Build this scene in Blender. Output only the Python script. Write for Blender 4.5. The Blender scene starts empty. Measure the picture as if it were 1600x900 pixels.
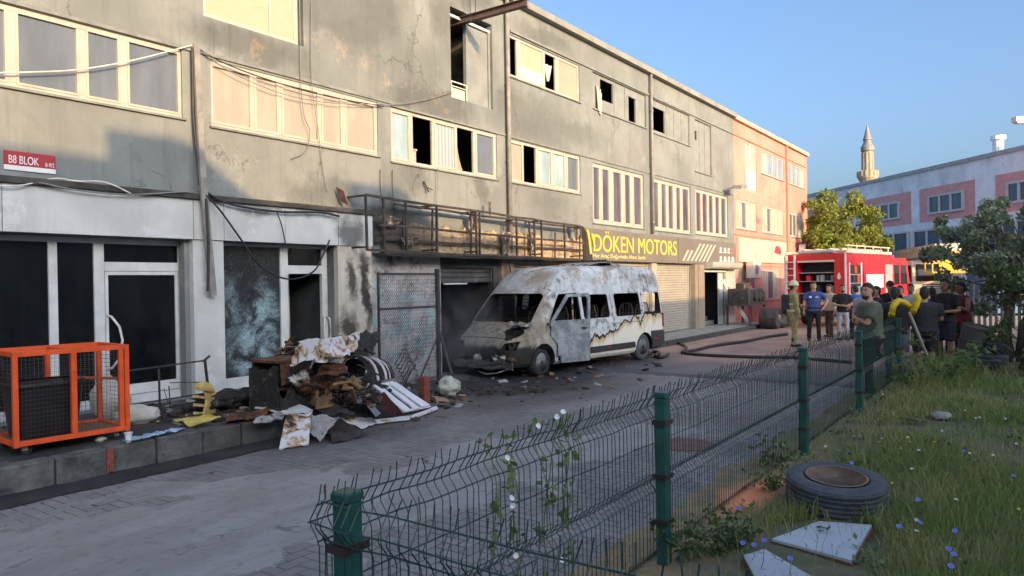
import bpy, bmesh, math, random
import numpy as np
from mathutils import Vector, Matrix, noise as mnoise
random.seed(7)
np.random.seed(7)
sc = bpy.context.scene
COL = sc.collection
R = math.radians

# ------------------------------------------------------------------ camera
CAM = Vector((0.0, 0.0, 2.0))
FPX, YAW, PITCH, ROLL = 1155.0, R(35.4), R(-0.4), R(0.9)
fw = Vector((math.cos(YAW) * math.cos(PITCH), math.sin(YAW) * math.cos(PITCH), math.sin(PITCH)))
r0 = Vector((math.sin(YAW), -math.cos(YAW), 0))
u0 = r0.cross(fw)
rt = r0 * math.cos(ROLL) - u0 * math.sin(ROLL)
up = u0 * math.cos(ROLL) + r0 * math.sin(ROLL)
cam_data = bpy.data.cameras.new('camera')
cam_data.sensor_width = 36.0
cam_data.lens = 36.0 * FPX / 1600.0
cam_data.clip_start = 0.05
cam_data.clip_end = 2000
cam = bpy.data.objects.new('camera', cam_data)
COL.objects.link(cam)
m = Matrix((rt, up, -fw)).transposed().to_4x4()
m.translation = CAM
cam.matrix_world = m
sc.camera = cam

# ------------------------------------------------------------------ light
SUN = Vector((-0.37, -1.0, 0.256)).normalized()
SUN_EL = math.asin(SUN.z)
SUN_AZ = math.atan2(SUN.x, SUN.y)
world = bpy.data.worlds.new("World")
sc.world = world
world.use_nodes = True
wn = world.node_tree.nodes
sky = wn.new('ShaderNodeTexSky')
sky.sky_type = 'NISHITA'
sky.sun_disc = False
sky.sun_elevation = SUN_EL
sky.sun_rotation = SUN_AZ
sky.altitude = 50
sky.air_density = 0.85
sky.dust_density = 6.0
sky.ozone_density = 3.2
world.node_tree.links.new(sky.outputs[0], wn['Background'].inputs[0])
wn['Background'].inputs[1].default_value = 0.15
sl = bpy.data.lights.new('sun', 'SUN')
sl.energy = 2.15
sl.angle = R(0.4)
sl.color = (1.0, 0.635, 0.29)
so = bpy.data.objects.new('sun', sl)
COL.objects.link(so)
so.rotation_euler = SUN.to_track_quat('Z', 'Y').to_euler()
so.location = (-20, -40, 30)
sc.view_settings.view_transform = 'Standard'
sc.view_settings.look = 'None'
sc.view_settings.exposure = 1.45
sc.view_settings.gamma = 1.0
sc.render.engine = 'CYCLES'
sc.cycles.max_bounces = 6
sc.cycles.diffuse_bounces = 3
sc.cycles.glossy_bounces = 3
sc.cycles.transmission_bounces = 4
sc.cycles.transparent_max_bounces = 16
sc.cycles.volume_bounces = 0
sc.cycles.use_denoising = True

# ------------------------------------------------------------------ measuring helpers (photo pixel -> point on a known plane)
FACE_Y = 10.8


def ray(px, py):
    return fw + rt * ((px - 800) / FPX) - up * ((py - 450) / FPX)


def at_y(px, py, Y=FACE_Y):
    d = ray(px, py)
    return CAM + d * ((Y - CAM.y) / d.y)


def at_z(px, py, z=0.0):
    d = ray(px, py)
    return CAM + d * ((z - CAM.z) / d.z)


def fx(px, py, Y=FACE_Y):
    p = at_y(px, py, Y)
    return p.x, p.z


# ------------------------------------------------------------------ object helpers
def tag(o, label=None, cat=None, group=None, kind=None):
    if label: o['label'] = label
    if cat: o['category'] = cat
    if group: o['group'] = group
    if kind: o['kind'] = kind
    return o


def thing(name, label, cat, loc=(0, 0, 0), rz=0.0, group=None, rot=None):
    o = bpy.data.objects.new(name, None)
    COL.objects.link(o)
    o.empty_display_size = 0.1
    o.location = loc
    o.rotation_euler = rot if rot else (0, 0, rz)
    return tag(o, label, cat, group)


def link_mesh(name, me, parent=None):
    o = bpy.data.objects.new(name, me)
    COL.objects.link(o)
    if parent is not None:
        o.parent = parent
    return o


class MB:
    """collects geometry; build() links it as one mesh object. Coordinates are local to the thing (origin at its base)."""

    def __init__(s, off=(0, 0, 0)):
        s.v, s.f, s.mi, s.off = [], [], [], Vector(off)
        s.cur = 0

    def add(s, vs, fs):
        b = len(s.v)
        o = s.off
        s.v.extend([(p[0] - o.x, p[1] - o.y, p[2] - o.z) for p in vs])
        s.f.extend([tuple(i + b for i in f) for f in fs])
        s.mi.extend([s.cur] * len(fs))
        return s

    def box(s, x0, x1, y0, y1, z0, z1):
        if x0 > x1: x0, x1 = x1, x0
        if y0 > y1: y0, y1 = y1, y0
        if z0 > z1: z0, z1 = z1, z0
        return s.add([(x0, y0, z0), (x1, y0, z0), (x1, y1, z0), (x0, y1, z0), (x0, y0, z1), (x1, y0, z1), (x1, y1, z1), (x0, y1, z1)],
                     [(0, 3, 2, 1), (4, 5, 6, 7), (0, 1, 5, 4), (1, 2, 6, 5), (2, 3, 7, 6), (3, 0, 4, 7)])

    def cbox(s, x0, x1, y0, y1, z0, z1, c=0.02):
        """box with chamfered vertical edges and top"""
        pts = [(x0 + c, y0), (x1 - c, y0), (x1, y0 + c), (x1, y1 - c), (x1 - c, y1), (x0 + c, y1), (x0, y1 - c), (x0, y0 + c)]
        cx, cy = (x0 + x1) / 2, (y0 + y1) / 2
        top = [(cx + (a - cx) * (1 - 2 * c / max(x1 - x0, .01)), cy + (b - cy) * (1 - 2 * c / max(y1 - y0, .01))) for a, b in pts]
        vs = [(a, b, z0) for a, b in pts] + [(a, b, z1 - c) for a, b in pts] + [(a, b, z1) for a, b in top]
        fs = [tuple(range(7, -1, -1)), tuple(range(16, 24))]
        for k in (0, 8):
            for i in range(8):
                j = (i + 1) % 8
                fs.append((k + i, k + j, k + 8 + j, k + 8 + i))
        return s.add(vs, fs)

    def obox(s, c, ax, ay, az):
        """box with centre c and half-axis vectors"""
        c, ax, ay, az = map(Vector, (c, ax, ay, az))
        vs = [c + ax * i + ay * j + az * k for k in (-1, 1) for i, j in ((-1, -1), (1, -1), (1, 1), (-1, 1))]
        return s.add(vs, [(0, 3, 2, 1), (4, 5, 6, 7), (0, 1, 5, 4), (1, 2, 6, 5), (2, 3, 7, 6), (3, 0, 4, 7)])

    def bar(s, a, b, w, h=None, upv=(0, 0, 1)):
        """rectangular bar from a to b"""
        a, b = Vector(a), Vector(b)
        d = (b - a)
        L = d.length
        if L < 1e-6: return s
        d /= L
        upv = Vector(upv)
        if abs(d.dot(upv)) > 0.98: upv = Vector((1, 0, 0))
        sx = d.cross(upv).normalized()
        sz = sx.cross(d)
        return s.obox((a + b) / 2, d * L / 2, sx * w / 2, sz * (h or w) / 2)

    def tube(s, pts, r, n=6, caps=True, close=False):
        pts = [Vector(p) for p in pts]
        N = len(pts)
        rr = r if isinstance(r, (list, tuple)) else [r] * N
        t0 = (pts[1] - pts[0]).normalized()
        ref = Vector((0, 0, 1)) if abs(t0.z) < 0.9 else Vector((1, 0, 0))
        nx = t0.cross(ref).normalized()
        vs, fs = [], []
        for i in range(N):
            if close: t = pts[(i + 1) % N] - pts[i - 1]
            else: t = pts[min(i + 1, N - 1)] - pts[max(i - 1, 0)]
            if t.length < 1e-9: t = t0
            t = t.normalized()
            nx = (nx - t * nx.dot(t))
            nx = nx.normalized() if nx.length > 1e-6 else t.orthogonal().normalized()
            ny = t.cross(nx)
            for k in range(n):
                a = 2 * math.pi * k / n
                vs.append(pts[i] + (nx * math.cos(a) + ny * math.sin(a)) * rr[i])
        for i in range(N if close else N - 1):
            j = (i + 1) % N
            for k in range(n):
                l = (k + 1) % n
                fs.append((i * n + k, i * n + l, j * n + l, j * n + k))
        if caps and not close:
            fs.append(tuple(range(n - 1, -1, -1)))
            fs.append(tuple((N - 1) * n + k for k in range(n)))
        return s.add(vs, fs)

    def loft(s, rings, cap=True, close_ring=True):
        n = len(rings[0])
        vs = [p for r_ in rings for p in r_]
        fs = []
        for i in range(len(rings) - 1):
            for k in range(n if close_ring else n - 1):
                l = (k + 1) % n
                fs.append((i * n + k, i * n + l, (i + 1) * n + l, (i + 1) * n + k))
        if cap:
            fs.append(tuple(range(n - 1, -1, -1)))
            fs.append(tuple((len(rings) - 1) * n + k for k in range(n)))
        return s.add(vs, fs)

    def lathe(s, prof, c=(0, 0, 0), n=16, axis='z', cap=True):
        c = Vector(c)
        rings = []
        for r_, h in prof:
            ring = []
            for k in range(n):
                a = 2 * math.pi * k / n
                p = {'z': (r_ * math.cos(a), r_ * math.sin(a), h), 'y': (r_ * math.cos(a), h, -r_ * math.sin(a)), 'x': (h, r_ * math.cos(a), r_ * math.sin(a))}[axis]
                ring.append(c + Vector(p))
            rings.append(ring)
        return s.loft(rings, cap)

    def prism(s, poly, a, b, axis='y'):
        """polygon of 2D points extruded between a and b along axis"""
        n = len(poly)
        def P(p, t): return {'y': (p[0], t, p[1]), 'z': (p[0], p[1], t), 'x': (t, p[0], p[1])}[axis]
        vs = [P(p, a) for p in poly] + [P(p, b) for p in poly]
        fs = [tuple(range(n)), tuple(range(2 * n - 1, n - 1, -1))]
        for i in range(n):
            j = (i + 1) % n
            fs.append((i, n + i, n + j, j))
        return s.add(vs, fs)

    def grid(s, fn, nu, nv):
        vs = [fn(i / nu, j / nv) for j in range(nv + 1) for i in range(nu + 1)]
        fs = [(j * (nu + 1) + i, j * (nu + 1) + i + 1, (j + 1) * (nu + 1) + i + 1, (j + 1) * (nu + 1) + i) for j in range(nv) for i in range(nu)]
        return s.add(vs, fs)

    def slab(s, fn, nu, nv, th):
        """grid sheet with thickness th (offset down along z)"""
        a = [Vector(fn(i / nu, j / nv)) for j in range(nv + 1) for i in range(nu + 1)]
        w = nu + 1
        n = len(a)
        e1 = a[nu] - a[0]; e2 = a[nv * w] - a[0]
        nn = e1.cross(e2).normalized() * th
        vs = a + [p - nn for p in a]
        fs = []
        for j in range(nv):
            for i in range(nu):
                q = (j * w + i, j * w + i + 1, (j + 1) * w + i + 1, (j + 1) * w + i)
                fs.append(q)
                fs.append(tuple(n + k for k in reversed(q)))
        for i in range(nu):
            fs.append((i, n + i, n + i + 1, i + 1))
            k = nv * w + i
            fs.append((k + 1, n + k + 1, n + k, k))
        for j in range(nv):
            k = j * w
            fs.append((k + w, n + k + w, n + k, k))
            k = j * w + nu
            fs.append((k, n + k, n + k + w, k + w))
        return s.add(vs, fs)

    def sphere(s, c, r, nu=12, nv=8, sc_=(1, 1, 1)):
        c = Vector(c)
        rings = []
        for j in range(nv + 1):
            th = math.pi * j / nv
            rr = max(math.sin(th), 1e-3)
            rings.append([c + Vector((r * rr * math.cos(2 * math.pi * k / nu) * sc_[0], r * rr * math.sin(2 * math.pi * k / nu) * sc_[1], -r * math.cos(th) * sc_[2])) for k in range(nu)])
        return s.loft(rings)

    def mesh(s, name, mats, smooth=False):
        me = bpy.data.meshes.new(name)
        me.from_pydata([tuple(p) for p in s.v], [], s.f)
        for mt in (mats if isinstance(mats, (list, tuple)) else [mats]):
            me.materials.append(mt)
        if any(s.mi):
            me.polygons.foreach_set('material_index', s.mi)
        if smooth:
            me.polygons.foreach_set('use_smooth', [True] * len(me.polygons))
        me.update()
        return me

    def build(s, name, mats, parent=None, smooth=False, bevel=0, label=None, cat=None, group=None, kind=None):
        o = link_mesh(name, s.mesh(name, mats, smooth), parent)
        if bevel:
            bm_ = o.modifiers.new('bevel', 'BEVEL')
            bm_.width = bevel
            bm_.segments = 2
            bm_.limit_method = 'ANGLE'
            bm_.angle_limit = R(40)
        return tag(o, label, cat, group, kind)


def fix_normals(o):
    bm_ = bmesh.new()
    bm_.from_mesh(o.data)
    bmesh.ops.recalc_face_normals(bm_, faces=bm_.faces)
    bm_.to_mesh(o.data)
    bm_.free()


def bake(o):
    """apply modifiers"""
    dg = bpy.context.evaluated_depsgraph_get()
    dg.update()
    me = bpy.data.meshes.new_from_object(o.evaluated_get(dg))
    o.modifiers.clear()
    o.data = me
    return o


def copy_tree(o, parent=None):
    c = o.copy()
    COL.objects.link(c)
    if parent is not None: c.parent = parent
    for ch in list(o.children):
        copy_tree(ch, c)
    return c


def text(name, body, h, w, loc, rot, mat, parent=None, ext=0.004, split=False):
    """lettering as a mesh; h = cap height, w = total width"""
    cu = bpy.data.curves.new(name, 'FONT')
    cu.body = body
    cu.size = 1.0
    cu.extrude = 0.02
    o = bpy.data.objects.new(name, cu)
    COL.objects.link(o)
    dg = bpy.context.evaluated_depsgraph_get()
    dg.update()
    me = bpy.data.meshes.new_from_object(o.evaluated_get(dg))
    bpy.data.objects.remove(o)
    co = np.empty(len(me.vertices) * 3, 'f')
    me.vertices.foreach_get('co', co)
    co = co.reshape(-1, 3)
    mn, mx = co.min(0), co.max(0)
    co[:, 0] = (co[:, 0] - mn[0]) / (mx[0] - mn[0]) * w
    co[:, 1] = (co[:, 1] - mn[1]) / (mx[1] - mn[1]) * h
    co[:, 2] = co[:, 2] / 0.02 * ext
    me.vertices.foreach_set('co', co.ravel())
    me.materials.clear()
    me.materials.append(mat)
    me.update()
    if not split:
        o = link_mesh(name, me, parent)
        o.location = loc
        o.rotation_euler = rot
        return o
    # one object per character: islands whose x-ranges overlap belong together
    par = list(range(len(co)))
    def root(i):
        while par[i] != i:
            par[i] = par[par[i]]
            i = par[i]
        return i
    for e in me.edges: par[root(e.vertices[0])] = root(e.vertices[1])
    isl = {}
    for i in range(len(co)): isl.setdefault(root(i), []).append(i)
    chars = []
    for ids in sorted(isl.values(), key=lambda q: co[q, 0].min()):
        a, c = co[ids, 0].min(), co[ids, 0].max()
        if chars and a < chars[-1][1] - .3 * min(c - a, chars[-1][1] - chars[-1][0]): chars[-1] = (chars[-1][0], max(c, chars[-1][1]), chars[-1][2] + ids)
        else: chars.append((a, c, list(ids)))
    for a, c, ids in chars:
        ids = set(ids)
        mp = {v: k for k, v in enumerate(sorted(ids))}
        m2 = bpy.data.meshes.new(name)
        m2.from_pydata([tuple(co[v]) for v in sorted(ids)], [], [tuple(mp[v] for v in p.vertices) for p in me.polygons if p.vertices[0] in ids])
        m2.materials.append(mat)
        o = link_mesh(name, m2, parent)
        o.location = loc
        o.rotation_euler = rot
    return o


# ------------------------------------------------------------------ materials
class NT:
    def __init__(s, name):
        s.m = bpy.data.materials.new(name)
        s.m.use_nodes = True
        s.t = s.m.node_tree
        s.b = s.t.nodes['Principled BSDF']
        s.out = s.t.nodes['Material Output']

    def n(s, typ, **kw):
        nd = s.t.nodes.new(typ)
        for k, v in kw.items(): setattr(nd, k, v)
        return nd

    def l(s, a, b): s.t.links.new(a, b)

    def set(s, sock, v):
        if hasattr(v, 'links') or hasattr(v, 'is_output'): s.l(v, sock)
        elif isinstance(v, (tuple, list)) and len(v) == 3 and sock.type == 'RGBA': sock.default_value = (*v, 1)
        else: sock.default_value = v

    def pos(s): return s.n('ShaderNodeNewGeometry').outputs['Position']
    def obj(s): return s.n('ShaderNodeTexCoord').outputs['Object']
    def rnd(s): return s.n('ShaderNodeObjectInfo').outputs['Random']
    def island(s): return s.n('ShaderNodeNewGeometry').outputs['Random Per Island']

    def noise(s, vec, scale=5, detail=4, rough=.6, dist=0, col=False):
        nd = s.n('ShaderNodeTexNoise')
        s.l(vec, nd.inputs['Vector'])
        nd.inputs['Scale'].default_value = scale
        nd.inputs['Detail'].default_value = detail
        nd.inputs['Roughness'].default_value = rough
        nd.inputs['Distortion'].default_value = dist
        return nd.outputs['Color' if col else 'Fac']

    def ramp(s, fac, a, b, lo=0., hi=1.):
        nd = s.n('ShaderNodeMapRange')
        nd.interpolation_type = 'SMOOTHSTEP'
        s.l(fac, nd.inputs[0])
        nd.inputs[1].default_value = a
        nd.inputs[2].default_value = b
        nd.inputs[3].default_value = lo
        nd.inputs[4].default_value = hi
        return nd.outputs[0]

    def math(s, op, a, b=0.0, clamp=False):
        nd = s.n('ShaderNodeMath', operation=op, use_clamp=clamp)
        s.set(nd.inputs[0], a)
        s.set(nd.inputs[1], b)
        return nd.outputs[0]

    def mix(s, fac, a, b, mode='MIX'):
        nd = s.n('ShaderNodeMix', data_type='RGBA', blend_type=mode)
        s.set(nd.inputs[0], fac)
        s.set(nd.inputs[6], a)
        s.set(nd.inputs[7], b)
        return nd.outputs[2]

    def vmul(s, vec, v):
        nd = s.n('ShaderNodeVectorMath', operation='MULTIPLY')
        s.l(vec, nd.inputs[0])
        s.set(nd.inputs[1], v)
        return nd.outputs[0]

    def vadd(s, vec, v):
        nd = s.n('ShaderNodeVectorMath', operation='ADD')
        s.l(vec, nd.inputs[0])
        s.set(nd.inputs[1], v)
        return nd.outputs[0]

    def sep(s, vec):
        nd = s.n('ShaderNodeSeparateXYZ')
        s.l(vec, nd.inputs[0])
        return nd.outputs

    def blobs(s, vec, items, wob=.5, wscale=1.2):
        """max of soft ellipsoids (cx,cy,cz,rx,ry,rz,strength) with wobbly edges: stains with a place of their own"""
        nz = s.noise(vec, wscale, 5, .65, col=True)
        v = s.vadd(vec, s.vmul(s.vadd(nz, (-.5, -.5, -.5)), (wob * 2,) * 3))
        cur = None
        for cx, cy, cz, rx, ry, rz, st in items:
            d = s.vmul(s.vadd(v, (-cx, -cy, -cz)), (1 / rx, 1 / ry, 1 / rz))
            ln = s.n('ShaderNodeVectorMath', operation='LENGTH')
            s.l(d, ln.inputs[0])
            f = s.ramp(ln.outputs['Value'], 1.0, .35, 0, st)
            cur = f if cur is None else s.math('MAXIMUM', cur, f)
        return cur

    def bump(s, h, strength=.3, dist=.01):
        nd = s.n('ShaderNodeBump')
        nd.inputs['Strength'].default_value = strength
        nd.inputs['Distance'].default_value = dist
        s.l(h, nd.inputs['Height'])
        s.l(nd.outputs[0], s.b.inputs['Normal'])

    def fin(s, col=None, rough=.8, metal=0., spec=None):
        if col is not None: s.set(s.b.inputs['Base Color'], col)
        s.set(s.b.inputs['Roughness'], rough)
        s.set(s.b.inputs['Metallic'], metal)
        if spec is not None: s.b.inputs['Specular IOR Level'].default_value = spec
        return s.m


def M(name, col, rough=.75, var=.25, scale=6, col2=None, c2=(.55, .7), s2=3, bump=0, bs=40, metal=0., spec=None, rnd=0.0, world_pos=False):
    """plain material with tonal noise, optional second colour in patches, bump, per-object variation"""
    t = NT(name)
    v = t.pos() if world_pos else t.obj()
    n1 = t.noise(v, scale, 6, .65)
    c = t.mix(t.ramp(n1, .3, .7), tuple(x * (1 - var) for x in col), tuple(min(1, x * (1 + var)) for x in col))
    if col2:
        n2 = t.noise(v, s2, 8, .7, .4)
        c = t.mix(t.ramp(n2, c2[0], c2[1]), c, col2)
    if rnd:
        c = t.mix(t.ramp(t.rnd(), 0, 1), t.mix(1.0, c, (1 - rnd,) * 3, 'MULTIPLY'), c)
    if bump:
        t.bump(t.noise(v, bs, 5, .6), bump, .01)
    return t.fin(c, t.ramp(n1, .2, .8, max(0, rough - .12), min(1, rough + .12)), metal, spec)

# ================================================================== GROUND
def smooth(a, b, x):
    t = min(1, max(0, (x - a) / (b - a)))
    return t * t * (3 - 2 * t)


SOOT_GROUND = [(12.3, 8.6, 0, 4.6, 2.6, 9, .95), (9.5, 9.6, 0, 3.0, 2.2, 9, .8), (16.5, 8.6, 0, 3.2, 1.5, 9, .75), (7.3, 7.7, 0, 2.4, 1.3, 9, .6), (4.5, 9.3, 0, 4.5, 1.3, 9, .7),
               (11.5, 7.4, 0, 4.5, 1.6, 9, .55)]


def paving_mat(name, base, rnd_amt=.3):
    t = NT(name)
    v = t.pos()
    big = t.noise(v, .45, 6, .6)
    fine = t.noise(v, 30, 4, .6)
    r_ = t.math('FRACT', t.math('ADD', t.island(), t.rnd()))
    c = t.mix(t.ramp(big, .35, .7), tuple(x * .75 for x in base), tuple(x * 1.15 for x in base))
    tint = t.mix(r_, (.75, .72, .72), (1.12, 1.1, 1.08))
    c = t.mix(rnd_amt * 2, c, tint, 'MULTIPLY')
    c = t.mix(t.ramp(fine, .3, .75, 0, .45), c, tuple(x * .55 for x in base))
    # reddish paving further up the street, sunlit warmth painted into its colour
    s = t.sep(v)
    red = t.math('MULTIPLY', t.ramp(s[0], 15, 20), t.ramp(t.noise(v, .8, 4), .3, .6, .35, 1))
    c = t.mix(red, c, (.40, .27, .215))
    soot = t.blobs(v, SOOT_GROUND, .7, .7)
    c = t.mix(soot, c, (.022, .021, .021))
    wet = t.math('MULTIPLY', soot, t.ramp(t.noise(v, 1.4, 5), .4, .62))
    t.bump(t.noise(v, 60, 4, .7), .25, .008)
    ro = t.math('SUBTRACT', .85, t.math('MULTIPLY', wet, .5))
    return t.fin(c, ro)


M_paver = paving_mat('paver_concrete', (.255, .252, .243))
M_road = paving_mat('road_surface', (.155, .158, .16), 0)
M_joint = M('joint_grit', (.085, .083, .08), .95, .3, 20)


def film_mat():
    t = NT('cement_film')
    v = t.pos()
    a = t.noise(t.vmul(v, (.5, 1.4, 1)), 1.3, 7, .65)
    b = t.noise(v, 9, 6, .7)
    c = t.mix(t.ramp(a, .3, .68), (.225, .222, .213), (.335, .33, .317))
    c = t.mix(t.ramp(b, .50, .72, 0, .6), c, (.12, .12, .12))
    crack = t.n('ShaderNodeTexVoronoi', feature='DISTANCE_TO_EDGE')
    wv = t.vadd(v, t.vmul(t.noise(v, 2.2, 4, .6, col=True), (.8, .8, 0)))
    t.l(wv, crack.inputs['Vector'])
    crack.inputs['Scale'].default_value = .55
    cr = t.math('MULTIPLY', t.ramp(crack.outputs['Distance'], .012, .0), t.ramp(t.noise(v, .9, 3), .55, .68))
    c = t.mix(cr, c, (.05, .05, .05))
    # pale dried splashes of foam and dust
    c = t.mix(t.ramp(t.noise(v, 26, 6, .8), .62, .74, 0, .6), c, (.42, .42, .41))
    soot = t.blobs(v, SOOT_GROUND, .7, .7)
    c = t.mix(soot, c, (.03, .03, .03))
    t.bump(t.noise(v, 35, 6, .7), .35, .01)
    return t.fin(c, t.ramp(a, .3, .7, .7, .92))


M_film = film_mat()

# far terrain, one sheet to the horizon
g = MB()
g.box(-700, 900, -700, 900, -1.2, -0.10)
g.build('ground', M('dry_ground', (.14, .12, .085), .95, .3, .5, (.09, .1, .05), (.45, .6), .3), kind='structure')

# the street: base sheet, then the pavers
road = MB()
road.box(-14, 140, 2.42, 30, -.09, -.006)
road.box(-14, 1.70, -14, 2.418, -.09, -.007)
road.box(22, 140, -2.0, 2.418, -.09, -.007)
ROAD = road.build('road', M_road, kind='structure')
jb = MB()
jb.grid(lambda u, w: (-1 + 16 * u, 2.44 + 8.2 * w, -.004 - .002 * mnoise.noise((u * 60, w * 40, 0))), 40, 24)
jb.build('joint_bed', M_joint, ROAD)


def paver_geo(mb, cx, cy, z, lx, ly, tilt=(0, 0)):
    hx, hy, c = lx / 2, ly / 2, .006
    vs = []
    for hx_, hy_, zz in ((hx, hy, -.02), (hx, hy, -.006), (hx - c, hy - c, 0)):
        for sx, sy in ((-1, -1), (1, -1), (1, 1), (-1, 1)):
            vs.append((cx + sx * hx_, cy + sy * hy_, z + zz + tilt[0] * sx + tilt[1] * sy))
    fs = [(8, 9, 10, 11)]
    for k in (0, 4):
        for i in range(4):
            j = (i + 1) % 4
            fs.append((k + i, k + j, k + 4 + j, k + 4 + i))
    mb.add(vs, fs)


A = .115
pv = []
for i in range(-10, 130):
    for j in range(-70, 80):
        ox, oy = (i + 2 * j) * A, (i - 2 * j) * A
        for (x0, y0, w, h) in ((0, 0, 2, 1), (0, 1, 1, 2)):
            cx, cy = ox + (x0 + w / 2) * A, oy + (y0 + h / 2) * A
            cx += 1.0
            cy += 2.5
            if not (-.6 < cx < 14.5): continue
            lim = 8.02 if cx < 8.6 else 10.55
            if not (2.52 < cy < lim): continue
            pv.append((cx, cy, w, h))


def film_amount(x, y):
    """where the thin cement film covers the pavers (>0 covered)"""
    c = 6.0 - .25 * (x - 2.3)              # middle of the covered strip
    wid = 1.75 - .22 * max(0, x - 4.5) if x < 8.5 else .85
    d = (y - c) / wid
    n_ = mnoise.fractal((x * .9, y * 1.1, 3.1), 1, 2, 5) * .75
    return 1 - abs(d) ** 1.7 + n_ - .9 * smooth(8.2, 10.5, x)


vis = []
for p in pv:
    v = Vector((p[0], p[1], 0)) - CAM
    d = v.dot(fw)
    sx_ = 800 + FPX * v.dot(rt) / d if d > .3 else -1
    sy_ = 450 - FPX * v.dot(up) / d if d > .3 else -1
    inside = d > .3 and 0 < sx_ < 1600 and 0 < sy_ < 905
    vis.append((0 if inside and film_amount(p[0], p[1]) < .2 else 1, d, p))
vis.sort(key=lambda q: (q[0], q[1]))
near = [q[2] for q in vis[:300]]
rest = [q[2] for q in vis[300:]]
pm = {}
for key in ((2, 1), (1, 2)):
    b_ = MB()
    paver_geo(b_, 0, 0, 0, key[0] * A - .007, key[1] * A - .007)
    pm[key] = b_.mesh('paver', M_paver)
for (cx, cy, w, h) in near:
    o = link_mesh('paver', pm[(w, h)], ROAD)
    o.location = (cx, cy, random.uniform(-.003, .002))
    o.rotation_euler = (random.gauss(0, .008), random.gauss(0, .008), random.gauss(0, .012))
pb = MB()
for (cx, cy, w, h) in rest:
    if mnoise.noise((cx * 1.7, cy * 1.7, 9)) > .62: continue
    paver_geo(pb, cx, cy, random.uniform(-.003, .002), w * A - .007, h * A - .007, (random.gauss(0, .0006), random.gauss(0, .0006)))
pb.build('pavers', M_paver, ROAD, kind='stuff')


def film_pt(u, w):
    x, y = -1 + 13.5 * u, 2.6 + 5.35 * w
    a = film_amount(x, y)
    return (x, y, max(-.03, min(.0055, -.02 + .05 * a)) + .0012 * mnoise.noise((x * 5, y * 5, 0)))


fb = MB()
fb.grid(film_pt, 270, 110)
fb.build('cement_film', M_film, ROAD, smooth=True)

# dark gutter strip along the kerb
gm = M('gutter_asphalt', (.03, .03, .031), .8, .4, 3, (.07, .07, .07), (.55, .75), 2, .4, 50, world_pos=True)
gb = MB()
gb.grid(lambda u, w: (-6 + 13.6 * u, 7.72 + .5 * w + .05 * mnoise.noise((u * 30, 0, 5)) * (1 - w), .009 + .006 * mnoise.noise((u * 60, w * 3, 0))), 120, 6)
gb.build('gutter', gm, kind='structure')

# ------------------------------------------------------------------ raised pavement in front of the left shops
def kerb_mat(name):
    t = NT(name)
    v = t.pos()
    n1 = t.noise(v, 3.5, 7, .7)
    n2 = t.noise(t.vmul(v, (1, 1, .3)), 9, 5, .7)
    c = t.mix(t.ramp(n1, .3, .7), (.055, .055, .052), (.21, .215, .20))
    c = t.mix(t.ramp(n2, .55, .75, 0, .6), c, (.04, .04, .035))
    c = t.mix(t.ramp(t.noise(v, 2.1, 5), .62, .72, 0, .5), c, (.14, .16, .08))
    s = t.sep(v)
    c = t.mix(t.ramp(s[0], 3.6, 6.5, .15, .85), c, (.045, .045, .043))
    t.bump(t.math('ADD', n1, t.noise(v, 40, 4)), .6, .02)
    return t.fin(c, .9)


M_kerb = kerb_mat('kerb_concrete')
pvb = MB()
pvb.box(-6, 8.7, 8.42, 10.68, -.09, .29)
PAVE = pvb.build('pavement', M('pavement_concrete', (.085, .085, .082), .9, .35, 2.5, (.03, .03, .03), (.42, .58), 1.2, .4, 30, world_pos=True), kind='structure')
x = -5.6
k = 0
while x < 8.6:
    L = random.uniform(.52, .60)
    kb = MB()
    y0 = 8.20 + random.uniform(-.015, .015)
    kb.cbox(x, x + L - .012, y0, 8.415, -.05, .285 + random.uniform(-.015, .01), .018)
    kb.build('kerb_stone', M_kerb, PAVE)
    x += L
kb = MB()
kb.box(3.93, 4.0, 8.17, 8.19, .03, .27)
kb.build('red_paint_mark', M('red_brown_paint', (.25, .06, .04), .8, .4, 20), PAVE)

# step in front of the shops further along
pv2 = MB()
pv2.box(19.5, 32.4, 9.35, 10.68, -.05, .14)
PAVE2 = pv2.build('shop_pavement', M('shop_concrete', (.30, .30, .29), .85, .25, 2, (.12, .12, .12), (.5, .7), 1.5, .3, 40, world_pos=True), kind='structure')
x = 19.5
while x < 32.2:
    kb = MB()
    kb.cbox(x, x + .79, 9.2, 9.345, -.05, .145, .012)
    kb.build('kerb_stone', M_kerb, PAVE2)
    x += .8

# manhole cover ringed by reddish patch
mc = at_z(1070, 695)
t_ = thing('manhole_cover', 'round rusty reddish manhole cover set in the street paving beyond the fence', 'manhole cover', (mc.x, mc.y, 0))
b_ = MB()
b_.lathe([(.36, .0), (.36, .012), (.30, .014)], n=28)
b_.build('rim', M('rust_rim', (.16, .09, .07), .8, .4, 20), t_)
b_ = MB()
b_.lathe([(.285, 0), (.285, .010)], n=28)
for i in range(-3, 4):
    w = math.sqrt(.26 ** 2 - (i * .07) ** 2)
    b_.box(-w, w, i * .07 - .012, i * .07 + .012, .009, .016)
b_.build('lid', M('cast_iron_dusty', (.13, .085, .07), .8, .4, 15), t_)

# ------------------------------------------------------------------ lawn
def lawn_z(x, y):
    e = smooth(2.42, 1.6, y) * smooth(1.7, 2.4, x)
    return -.02 + e * (.06 + .05 * mnoise.noise((x * .5, y * .5, 0)) + .02 * mnoise.noise((x * 2, y * 2, 4))) + .25 * smooth(2.0, -6, y) * smooth(6, 14, x)


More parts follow.
